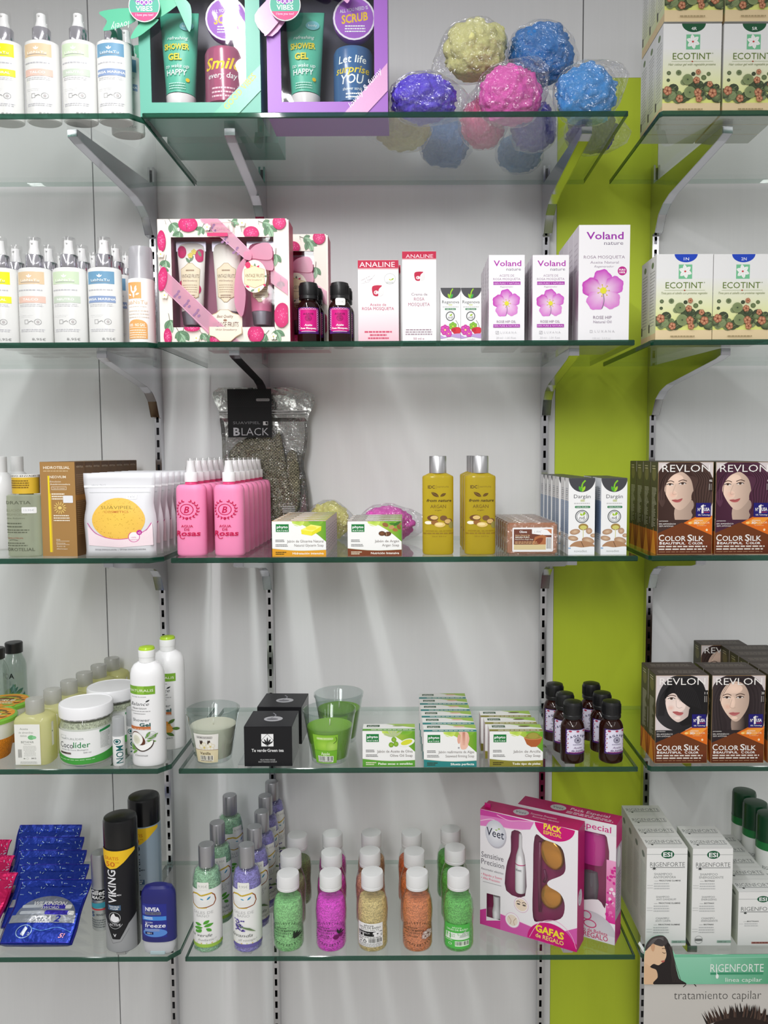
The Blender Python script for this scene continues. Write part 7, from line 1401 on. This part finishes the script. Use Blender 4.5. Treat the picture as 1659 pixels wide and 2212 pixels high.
def veet(kind, lab):
    o = empty('trimmer_set_box'); t = .001; w, h, d = wv_, hv, dv
    if kind == 0:
        holes = [smooth(vp([(412, 440), (512, 456), (522, 600), (553, 740), (553, 1085), (360, 1030), (360, 790), (405, 640)]), 3), smooth(vp([(645, 490), (740, 520), (900, 590), (945, 740), (930, 860), (790, 930), (785, 985), (900, 1060), (945, 1180), (905, 1310), (720, 1338), (635, 1300), (632, 900)]), 4), [(x, y) for x, y in vp([(155, 1055), (298, 1090), (298, 1330), (155, 1290)])]]
    else: holes = [smooth(vp([(650, 470), (975, 545), (975, 1230), (900, 1180), (650, 1110)]), 4)]
    holes = [[(min(max(x, 92), 1058), min(max(y, 222), 1352)) for x, y in H_] for H_ in holes]
    outer = [(85, 215), (1065, 215), (1065, 1360), (85, 1360)]
    m = MB(); fn = face((-w/2, -d/2, 0), (w, 0, 0), (0, 0, h)); a = Art(m, fn, VR, d0=0)
    polyh(a, outer, holes, (240, 236, 240)); m.build('front_panel', 'printed_card', o)
    m = MB(); c = (196, 24, 116)
    m.box(-w/2, -w/2+t, -d/2+.0002, d/2, 0, h, c); m.box(w/2-t, w/2, -d/2+.0002, d/2, 0, h, c); m.box(-w/2+t, w/2-t, d/2-t, d/2, 0, h, c); m.box(-w/2+t, w/2-t, -d/2+.0002, d/2-t, 0, t, c); m.box(-w/2+t, w/2-t, -d/2+.0002, d/2-t, h-t, h, c); m.build('carton', 'printed_card', o)
    m = MB(); m.box(-w/2+t, w/2-t, d/2-.026, d/2-.024, t, h-t, (150, 30, 96)); m.build('inner_tray', 'satin_plastic', o)
    m = MB(); m.box(-w/2+t, w/2-t, -d/2+.0006, -d/2+.0009, t, h-t, (252, 252, 252)); m.build('window_pane', 'window_film', o)
    if kind == 0:
        m = MB()
        m.box(-w/2+.004, -w/2+.016, -d/2+.012, -d/2+.014, h-.001, h+.008, c); m.build('hang_tab', 'printed_card', o)
    m = MB(); a = Art(m, fn, VR); V = vp
    if kind == 0:
        a.poly(V([(85, 215), (640, 345), (600, 420), (450, 425), (330, 400), (240, 395), (85, 380)]), PKL); a.poly(V([(85, 215), (640, 345), (420, 340), (250, 300), (85, 275)]), (206, 70, 160)); a.curve(V([(85, 330), (220, 320), (330, 400), (520, 425)]), 9, (244, 200, 226)); a.curve(V([(260, 275), (380, 330), (500, 335), (640, 345)]), 8, (240, 180, 216))
        x, y = 245, vy(245, 460); a.ell(x+8, y+12, 108, 132, (190, 186, 196)); a.ell(x, y, 106, 130, (246, 246, 250), (206, 206, 216)); a.T('Veet', x-4, y+36, 184, 84, (30, 34, 60), .004, 0, 3); a.leaf(x+24, y-50, 26, 12, -10, (150, 190, 60)); a.leaf(x+22, y-38, 26, 10, 170, (150, 190, 60))
        a.ell(840, vy(840, 395)-20, 196, 150, MG, a0=4, a1=176); y = vy(820, 425); a.T('PACK', 820, y+8, 176, 56, (246, 226, 60), .035, 0, 2); a.T('ESPECIAL', 820, y+54, 176, 34, (246, 226, 60), .012, 0, 2)
        g = (110, 104, 112); a.T('Sensitive', 214, vy(214, 715), 232, 56, g, 0); a.T('Precision', 218, vy(218, 785), 240, 56, g, 0); a.T('Recortador eléctrico', 214, vy(214, 842), 232, 22, g, 0, .15); a.T('• Rápido y Suave', 206, vy(206, 895), 218, 24, (226, 90, 130)); a.T('• Alta Precisión', 196, vy(196, 930), 196, 24, (226, 90, 130)); a.rect(115, vy(200, 955), 310, vy(200, 958), g)
        a.poly([(85, 1220), (152, 1190), (152, 1360), (85, 1360)], (206, 60, 150)); a.poly([(152, 1310), (152, 1360), (300, 1360), (300, 1270)], (206, 60, 150)); a.poly([(300, 1200), (480, 1225), (640, 1245), (860, 1240), (1065, 1130), (1065, 1360), (300, 1360)], (212, 90, 170)); a.curve([(300, 1200), (480, 1222), (640, 1243)], 6, (246, 210, 230))
        for x_, y_, r_ in ((515, vy(515, 1175), 74), (425, vy(425, 1328), 74)): a.ell(x_, y_, r_, r_, (246, 240, 244)); a.ring(x_, y_, r_, r_, 6, (226, 190, 210))
        x_, y_ = 515, vy(515, 1175); a.ell(x_, y_, 60, 58, (236, 216, 196)); [a.ell(x_+q, y_-4, 18, 8, (90, 80, 76)) for q in (-28, 30)]; a.curve([(x_-50, y_-22), (x_-26, y_-32), (x_-8, y_-20)], 6, (80, 64, 56)); a.curve([(x_+8, y_-20), (x_+30, y_-32), (x_+52, y_-20)], 6, (80, 64, 56))
        x_, y_ = 425, vy(425, 1328); a.ell(x_, y_, 56, 54, (236, 220, 206)); a.curve([(x_-40, y_-30), (x_-14, y_+6), (x_-24, y_+44)], 7, (200, 170, 150)); a.curve([(x_+40, y_-30), (x_+14, y_+6), (x_+24, y_+44)], 7, (200, 170, 150))
        yb = vy(815, 1480)-8; a.ell(815, yb+90, 236, 196, MG, a0=180, a1=360); a.ell(985, 1390, 150, 120, MG, a0=180, a1=360); a.T('GAFAS', 800, yb+10, 280, 68, (246, 226, 50), .035, 0, 2); a.T('de REGALO', 800, yb+66, 276, 42, (246, 232, 120), .012, 0, 2); a.curve([(600, 1345), (700, 1180), (860, 1120), (1000, 1200), (1060, 1330)], 5, (240, 180, 210))
    else:
        a.poly([(85, 215), (1065, 215), (1065, 330), (85, 330)], (232, 232, 234)); a.T('Especial', 850, 300, 330, 60, (206, 40, 130), .008, 0, 1); a.rect(976, 560, 1065, 1160, (240, 170, 210), (220, 40, 150)); rr = random.Random(8)
        for k in range(40): a.ell(985+76*rr.random(), 620+480*rr.random(), 9+12*rr.random(), 9+10*rr.random(), rr.choice([(236, 130, 190), (246, 226, 238), (214, 50, 150)]), n=10)
        a.ell(815, 1290, 260, 200, (226, 226, 230), (200, 200, 206), a0=180, a1=360); a.rect(560, 1285, 1065, 1360, (222, 222, 226)); a.ring(790, 1140, 50, 44, 10, (206, 60, 120)); a.ring(825, 1215, 64, 40, 10, (206, 60, 120)); a.T('+', 690, 1200, 46, 40, (214, 40, 90), .03); a.T('Espejo de Belleza', 830, 1292, 330, 34, (200, 40, 100), .006); a.T('de REGALO', 840, 1345, 320, 52, (200, 40, 100), .006)
    m.build('front_print', 'print_ink', o)
    m = MB(); a = Art(m, face((-w/2, -d/2, h), (w, 0, 0), (0, d, 0)), (0, 0, 980, 190)); a.rect(0, 0, 980, 190, (186, 20, 100)); a.ell(380, 90, 78, 56, (200, 196, 200)); a.T('Veet', 380, 110, 110, 44, (70, 60, 76)); w_ = (226, 200, 214)
    if kind == 0: a.T('Sensitive Precision', 600, 84, 260, 34, w_); a.T('Recortador eléctrico', 640, 130, 260, 30, w_)
    else: a.T('Pack Especial', 690, 92, 380, 54, w_, .008); a.lines(480, 940, 120, 2, 26, 14, w_)
    m.build('top_print', 'print_ink', o)
    m = MB(); a = Art(m, face((w/2, -d/2, 0), (0, d, 0), (0, 0, h)), (0, 0, 100, 300))
    if kind == 0: a.rect(0, 0, 100, 300, (180, 24, 104)); a.ell(40, 175, 28, 20, (210, 206, 214)); a.T('Veet', 40, 183, 40, 16, (70, 60, 80), 0, 0, -90)
    else: a.rect(0, 0, 100, 300, (186, 170, 184)); a.rect(0, 0, 100, 60, (196, 30, 116)); a.rect(0, 240, 100, 300, (200, 40, 130)); a.ell(50, 90, 30, 26, (226, 224, 230)); a.lines(20, 84, 130, 12, 8, 3, (110, 90, 110))
    m.build('side_print', 'print_ink', o)
    q = lambda x, y: ((x-575)/980*w, h-(vy(x, y)-215)/1145*h)
    if kind == 0:
        x0, z0 = q(492, 1060); sc_ = w/980; m = MB(); m.lathe([(50*sc_, 0), (56*sc_, 20*sc_), (56*sc_, 250*sc_), (54*sc_, 280*sc_)], (236, 236, 238), n=28, ctr=(x0, -d/2+.009)); m.lathe([(54*sc_, 288*sc_), (46*sc_, 360*sc_), (24*sc_, 440*sc_), (20*sc_, 570*sc_), (.0001, 585*sc_)], (238, 236, 238), n=28, ctr=(x0, -d/2+.009)); m.lathe([(55*sc_, 280*sc_), (55*sc_, 288*sc_)], (200, 40, 120), n=28, ctr=(x0, -d/2+.009)); m.v = [(x, y, z+z0) for x, y, z in m.v]; tr = m.build('trimmer', 'gloss_plastic', o)
        m = MB(); a = Art(m, face((x0-40*sc_, -d/2+.009-57*sc_, z0), (80*sc_, 0, 0), (0, 0, 280*sc_)), (0, 0, 80, 280)); a.T('Veet', 36, 55, 62, 26, (60, 60, 70)); m.build('trimmer_print', 'print_ink', tr)
        x0, z0 = q(245, 1325); m = MB(); m.lathe([(44*sc_, 0), (46*sc_, 60*sc_), (34*sc_, 130*sc_), (38*sc_, 220*sc_)], (228, 226, 230), n=28, ctr=(x0, -d/2+.009)); m.v = [(x, y, z+z0+.001) for x, y, z in m.v]; m.build('spare_head', 'gloss_plastic', o)
        sg = MB()
        for (x, y, rx, ry, rot) in ((800, 690, 112, 150, .35), (800, 1110, 108, 130, -.3)):
            x0, z0 = q(x, y); bm = bmesh.new(); bmesh.ops.create_uvsphere(bm, u_segments=32, v_segments=16, radius=1)
            for v in bm.verts:
                a_, b_ = v.co.x*rx*sc_, v.co.z*ry*sc_; v.co = Vector((x0+a_*math.cos(rot)-b_*math.sin(rot), -d/2+.0105+v.co.y*.008, z0+a_*math.sin(rot)+b_*math.cos(rot)))
            sg.bm(bm, (226, 156, 64), 0, True)
        gl = sg.build('sunglass_lenses', 'mirror_lens', o)
        sg = MB(); x0, z0 = q(690, 900); x1, z1 = q(685, 560); x2, z2 = q(690, 1260); sg.tube([(x1, -d/2+.008, z1), (x0-.002, -d/2+.007, z0), (x2, -d/2+.008, z2)], .0032, (120, 40, 80)); x3, z3 = q(750, 905); sg.tube([(x3-.004, -d/2+.008, z3+.012), (x3, -d/2+.006, z3), (x3-.004, -d/2+.008, z3-.012)], .0026, (110, 30, 76)); sg.build('sunglass_frame', 'gloss_plastic', o)
    else:
        x0, z0 = q(815, 700); sc_ = w/980; m = MB(); m.lathe([(.0001, -170*sc_), (110*sc_, -150*sc_), (135*sc_, -60*sc_), (135*sc_, 160*sc_), (100*sc_, 190*sc_)], (214, 60, 160), n=36, ctr=(x0, -d/2+.020), sy=.45); m.v = [(x, y, z+z0) for x, y, z in m.v]; m.build('compact_case', 'gloss_plastic', o)
        m = MB(); x0, z0 = q(800, 1060); m.lathe([(70*sc_, -160*sc_), (84*sc_, 0), (70*sc_, 130*sc_), (.0001, 140*sc_)], (110, 106, 112), n=30, ctr=(x0, -d/2+.016), sy=.6); m.v = [(x, y, z+z0) for x, y, z in m.v]; m.build('pencil_trimmer', 'gloss_plastic', o)
    n_ = Vector((-math.sin(ang), math.cos(ang), 0)); c_ = (bl+br)/2+n_*d/2
    if kind: c_ = c_+Vector((xat(1328, ybase(1328, 2042, 5), ZT[5]), ybase(1328, 2042, 5), 0))-br
    o.location = (c_.x, c_.y, ZT[5]); o.rotation_euler[2] = ang; tag(o, lab, 'trimmer set', 'magenta boxed trimmer sets'); return o
solid('mirror_lens', .1, metal=.7)
veet(0, 'white and magenta box with trimmer and mirrored sunglasses in its windows, front one')
veet(1, 'magenta box with silver oval panel, half hidden behind the sunglasses box')
# ------------------------------------------------------------------ fifth level, right bay: hair treatment
def ria(kind):
    def f(a):      # zoom (1330,1690) x4.237: 278..665 x 600..1565 (front box)
        a.rect(270, 600, 668, 1565, (238, 238, 236)); g = (130, 132, 132); a.rect(270, 659, 668, 663, (150, 154, 152)); a.ell(475, 662, 64, 40, (36, 96, 66)); a.T('ESI', 475, 684, 88, 44, 'fff', .02); a.T('RIGENFORTE', 474, 780, 340, 44, (110, 112, 112), -.004); a.rect(305, 787, 646, 794, (140, 142, 142)); a.ell(345, 800, 14, 10, (70, 74, 72)); [a.line([(345, 798), (345+26*math.cos(t), 798+20*math.sin(t))], 3, (70, 74, 72)) for t in (.6, 1.2, 1.9, 2.5)]; a.line([(345, 740), (345, 800)], 4, (80, 84, 82))
        w2, w3, w4 = (('ANTIFORFORA', 'ANTI DANDRUFF', 'ANTI CASPA'), ('ENERGIZZANTE', 'ENERGIZING', 'ENERGIZANTE'))[kind]; ing = ('PIROCTONE OLAMINE', 'BIOTINAX')[kind]
        for y, t1, t2 in ((866, 'SHAMPOO', w2), (1088, 'SHAMPOO', w3), (1300, 'CHAMPÚ', w4)):
            h = 24 if y < 900 else 19; a.T(t1, 345+44*2, y, 176 if y < 900 else 130, h, (150, 152, 152)); a.T(t2, 345+len(t2)*9.5, y+h+6, len(t2)*(20 if y < 900 else 15), h, (150, 152, 152)); a.T('con', 366, y+60, 34, 10, g); a.T(ing, 392+len(ing)*6.4, y+60, len(ing)*12.4, 14, (70, 72, 72), .012); a.lines(345, 500, y+78, 3, 24, 10, (190, 192, 192)); a.line([(278, y+100), (335, y+100)], 2.5, (160, 160, 160)); a.line([(278, y+125), (335, y+125)], 2.5, (160, 160, 160))
        a.rect(528, 1512, 668, 1537, (150, 180, 164)); a.T('200 ml', 580, 1532, 80, 14, (80, 90, 86), .008)
        if kind: a.ell(345, 1505, 42, 40, (180, 182, 180)); a.ell(345, 1505, 36, 34, (236, 236, 234)); a.rect(310, 1494, 380, 1518, (120, 122, 120))
    return f
def ria_short(a): a.rect(0, 0, 400, 600, (238, 238, 236)); a.rect(0, 78, 400, 82, (150, 154, 152)); a.ell(230, 80, 56, 36, (36, 96, 66)); a.T('ESI', 230, 98, 72, 38, 'fff', .02); a.T('RIGENFORTE', 200, 210, 350, 46, (110, 112, 112), -.004); a.rect(20, 218, 375, 226, (140, 142, 142)); a.ell(66, 236, 14, 10, (70, 74, 72)); a.T('con', 70, 336, 36, 11, (140, 140, 140)); a.T('BIOTINAX', 140, 336, 110, 16, (70, 72, 72), .012); a.lines(60, 190, 352, 2, 22, 10, (190, 192, 192)); a.line([(10, 358), (50, 358)], 2.5, (160, 160, 160)); a.rect(130, 560, 400, 582, (180, 120, 110)); a.lines(140, 380, 566, 1, 9, 10, (110, 60, 56))
def ria_top(a): a.rect(0, 0, 100, 46, (232, 232, 230)); a.T('RIGENFORTE', 50, 27, 88, 13, (120, 122, 122), -.004); a.rect(8, 29, 93, 31, (140, 142, 142)); a.ell(18, 33, 3, 2.4, (70, 74, 72))
def ria_side(a): a.rect(0, 0, 60, 300, (206, 210, 200)); a.ell(30, 34, 12, 9, (120, 130, 120)); a.lines(10, 52, 60, 30, 6, 2.2, (170, 174, 166))
yf = -.342; sk = dict(side=ria_side, sideR=(0, 0, 60, 300), top=ria_top, topR=(0, 0, 100, 46))
def riabox(x0, x1, yt, art, R, lab, n, nm):
    z = ZT[5]; w = (x1-x0)*U(yf); X = xat((x0+x1)/2, yf, z+.1); h = zat(yt, yf, X)-z
    o = carton('shampoo_carton', w, .044, h, (234, 234, 232), front=art, R=R, **sk); o.location = (X, yf+.022, z); tag(o, lab, 'hair care carton', 'white hair care cartons'); row(o, n, .0448, nm); return o
riabox(1394, 1485, 1832, ria(0), (270, 600, 668, 1565), 'tall white antidandruff carton with green oval, front of the row behind the printed woman', 4, 'tall white hair care carton, %s in the row behind the printed woman')
riabox(1493, 1583, 1833, ria(1), (270, 600, 668, 1565), 'tall white energizing shampoo carton with green oval, front of the second row', 2, 'tall white hair care carton, %s in the second tall row')
riabox(1594, 1690, 1927, ria_short, (0, 0, 400, 600), 'short white hair care carton cut by the picture edge, front one', 5, 'short white hair care carton, %s in its row at the picture edge')
o = empty('hair_foam_can'); R = 25.5*U(-.10); H = zat(1774, -.10)-ZT[5]; ct = zat(1711, -.10)-ZT[5]
m = MB(); m.lathe([(R*.94, 0), (R, .002), (R, H)], (236, 238, 236), n=40); m.build('can_body', 'gloss_plastic', o)
m = MB(); m.lathe([(R*1.01, H-.004), (R*1.01, H+.012)], (20, 120, 56), n=40, cap=False); m.build('green_band', 'gloss_plastic', o)
m = MB(); m.lathe([(R*1.0, H+.012), (R*.99, ct-.006), (R*.93, ct-.001), (R*.8, ct), (.0001, ct)], (14, 66, 38), n=40); m.build('green_cap', 'gloss_plastic', o)
m = MB(); a = Art(m, wrap(R, H*.4, H, span=150), (0, 0, 200, 200), seg=.05, d0=1e-4, step=3e-5); a.T('RIGENFORTE', 100, 110, 130, 18, (110, 116, 114)); a.lines(40, 160, 130, 4, 14, 5, (170, 174, 172), 'c'); m.build('printed_label', 'print_ink', o)
for k, (px, Y) in enumerate(((1608, -.100), (1632, -.155), (1662, -.208))):
    q = o if k == 0 else dup(o, (0, 0, 0)); q.location = (xat(px, Y, ZT[5]+ct), Y, ZT[5]); tag(q, 'white can with dark green cap behind the short cartons, %s' % ('farthest back', 'the middle one', 'cut by the picture edge')[k], 'hair foam can', 'green-capped white cans')
# green banner card with a die-cut woman, hung on the shelf front; poster below it
Y = -SHELF_W-.004; s = U(Y); X0 = xat(1391, Y, ZT[5]-.02); z1 = zat(2062, Y, X0); z0 = zat(2126, Y, X0); zh = zat(2019, Y, X0); W = .30
o = empty('shelf_banner'); L = lambda x, y: (X0+(x-258)/4.237*s, zat(1690+y/4.237, Y, X0))
head = [(258, 1520), (285, 1460), (330, 1415), (390, 1396), (440, 1402), (480, 1440), (500, 1490), (520, 1520), (555, 1575)]
pts = [(X0, z0), (X0+W, z0), (X0+W, zat(2062, Y, X0+W)+.0), ]+[L(x, y) for x, y in head[::-1]]
m = MB(); m.prism(pts, Y-.0006, Y, (150, 210, 180)); m.build('card', 'printed_card', o)
m = MB(); a = Art(m, face((X0, Y-.0006, z0), (W, 0, 0), (0, 0, zh-z0)), (258, 1394, 258+W/s*4.237, 1848))
xr = 258+W/s*4.237; a.rect(550, 1580, xr, 1848, (150, 212, 182), (130, 200, 166)); a.tris([(900, 1580), (xr, 1580), (xr, 1848), (900, 1848)], [(0, 1, 2), (0, 2, 3)], [lin((140, 206, 174)), lin((50, 150, 100)), lin((50, 150, 100)), lin((130, 200, 166))]); a.rect(545, 1575, xr, 1604, (120, 196, 160)); a.rect(545, 1603, xr, 1606, (180, 226, 204))
sk_ = (232, 196, 160); a.blob([(280, 1500), (360, 1430), (470, 1450), (530, 1600), (560, 1720), (480, 1800), (330, 1760), (262, 1640)], (44, 38, 38)); a.blob([(262, 1560), (300, 1480), (360, 1460), (430, 1470), (460, 1530), (470, 1580), (455, 1630), (430, 1650), (395, 1672), (350, 1660), (320, 1680), (262, 1720)], sk_); a.blob([(262, 1660), (320, 1690), (370, 1710), (390, 1770), (370, 1848), (262, 1848)], (226, 188, 150)); hc = (40, 34, 34)
a.blob([(262, 1520), (285, 1462), (330, 1418), (390, 1400), (440, 1404), (478, 1440), (500, 1500), (470, 1480), (430, 1500), (380, 1490), (340, 1480), (300, 1510), (270, 1540)], (70, 64, 64)); a.blob([(470, 1470), (500, 1480), (530, 1560), (560, 1680), (590, 1790), (660, 1850), (360, 1850), (392, 1780), (385, 1720), (320, 1690), (350, 1660), (400, 1675), (440, 1650), (470, 1590), (480, 1530)], hc)
for k in range(6): a.curve([(490+k*6, 1500), (520+k*4, 1600), (520+k*12, 1720), (540+k*16, 1830)], 4, (66, 56, 54))
for k in range(4): a.curve([(290+k*14, 1500-k*8), (340+k*16, 1436-k*4), (440, 1416+k*10)], 4, (120, 116, 116))
a.blob([(320, 1490), (345, 1474), (358, 1500), (345, 1545), (326, 1530)], (214, 166, 130)); a.curve([(430, 1552), (450, 1562), (462, 1556)], 5, (80, 56, 46)); a.curve([(426, 1520), (450, 1518), (470, 1530)], 5, (90, 66, 54)); a.blob([(418, 1636), (438, 1628), (456, 1630), (442, 1646)], (190, 100, 90))
w = (238, 246, 240); a.T('RIGENFORTE', 1148, 1735, 510, 76, w, -.002); a.rect(895, 1742, 1400, 1760, (60, 150, 110)); a.ell(960, 1776, 14, 22, w); a.T('linea capilar', 1215, 1826, 350, 40, w); a.line([(955, 1700), (955, 1770)], 7, w); m.build('front_print', 'print_ink', o)
m = MB(); m.prism([L(258, 1560), L(245, 1550), L(200, 1480), L(215, 1460), L(258, 1520)], Y+.001, Y+.0016, (226, 230, 228)); m.build('side_tab', 'printed_card', o)
tag(o, 'green promotional banner card with a long-haired woman on the shelf front', 'banner card')
o = empty('poster'); zb = z0-.17; Yp = Y+.002; m = MB(); m.box(X0+.002, X0+W, Yp, Yp+.0006, zb, z0+.008, (206, 202, 196)); m.build('sheet', 'matte_card', o)
m = MB(); a = Art(m, face((X0+.002, Yp, zb), (W-.002, 0, 0), (0, 0, z0-zb)), (262, 1848, 262+(W-.002)/s*4.237, 1848+(z0-zb)/s*4.237)); a.T('tratamiento capilar', 968, 2010, 840, 92, (70, 68, 66), -.012); a.line([(662, 1860), (635, 1885)], 9, (60, 50, 44)); a.line([(735, 1850), (760, 1880)], 9, (60, 50, 44)); rr = random.Random(12); a.blob([(900, 2400), (960, 2230), (1100, 2150), (1300, 2140), (1500, 2200), (1600, 2400)], (44, 32, 28))
for k in range(70):
    t = k/69; x = 880+640*t; y = 2215-75*math.sin(PI*t); l = 40+60*rr.random(); d = rr.uniform(-.5, .3)+(.5-t); a.poly([(x-14, y+50), (x-30*d*2-l*.5*(1-t), y-l), (x+14, y+50)], rr.choice([(44, 32, 28), (60, 44, 38), (34, 26, 24), (84, 64, 54)]))
m.build('front_print', 'print_ink', o); tag(o, 'grey poster reading tratamiento capilar with spiky dark hair, below the green banner', 'poster')
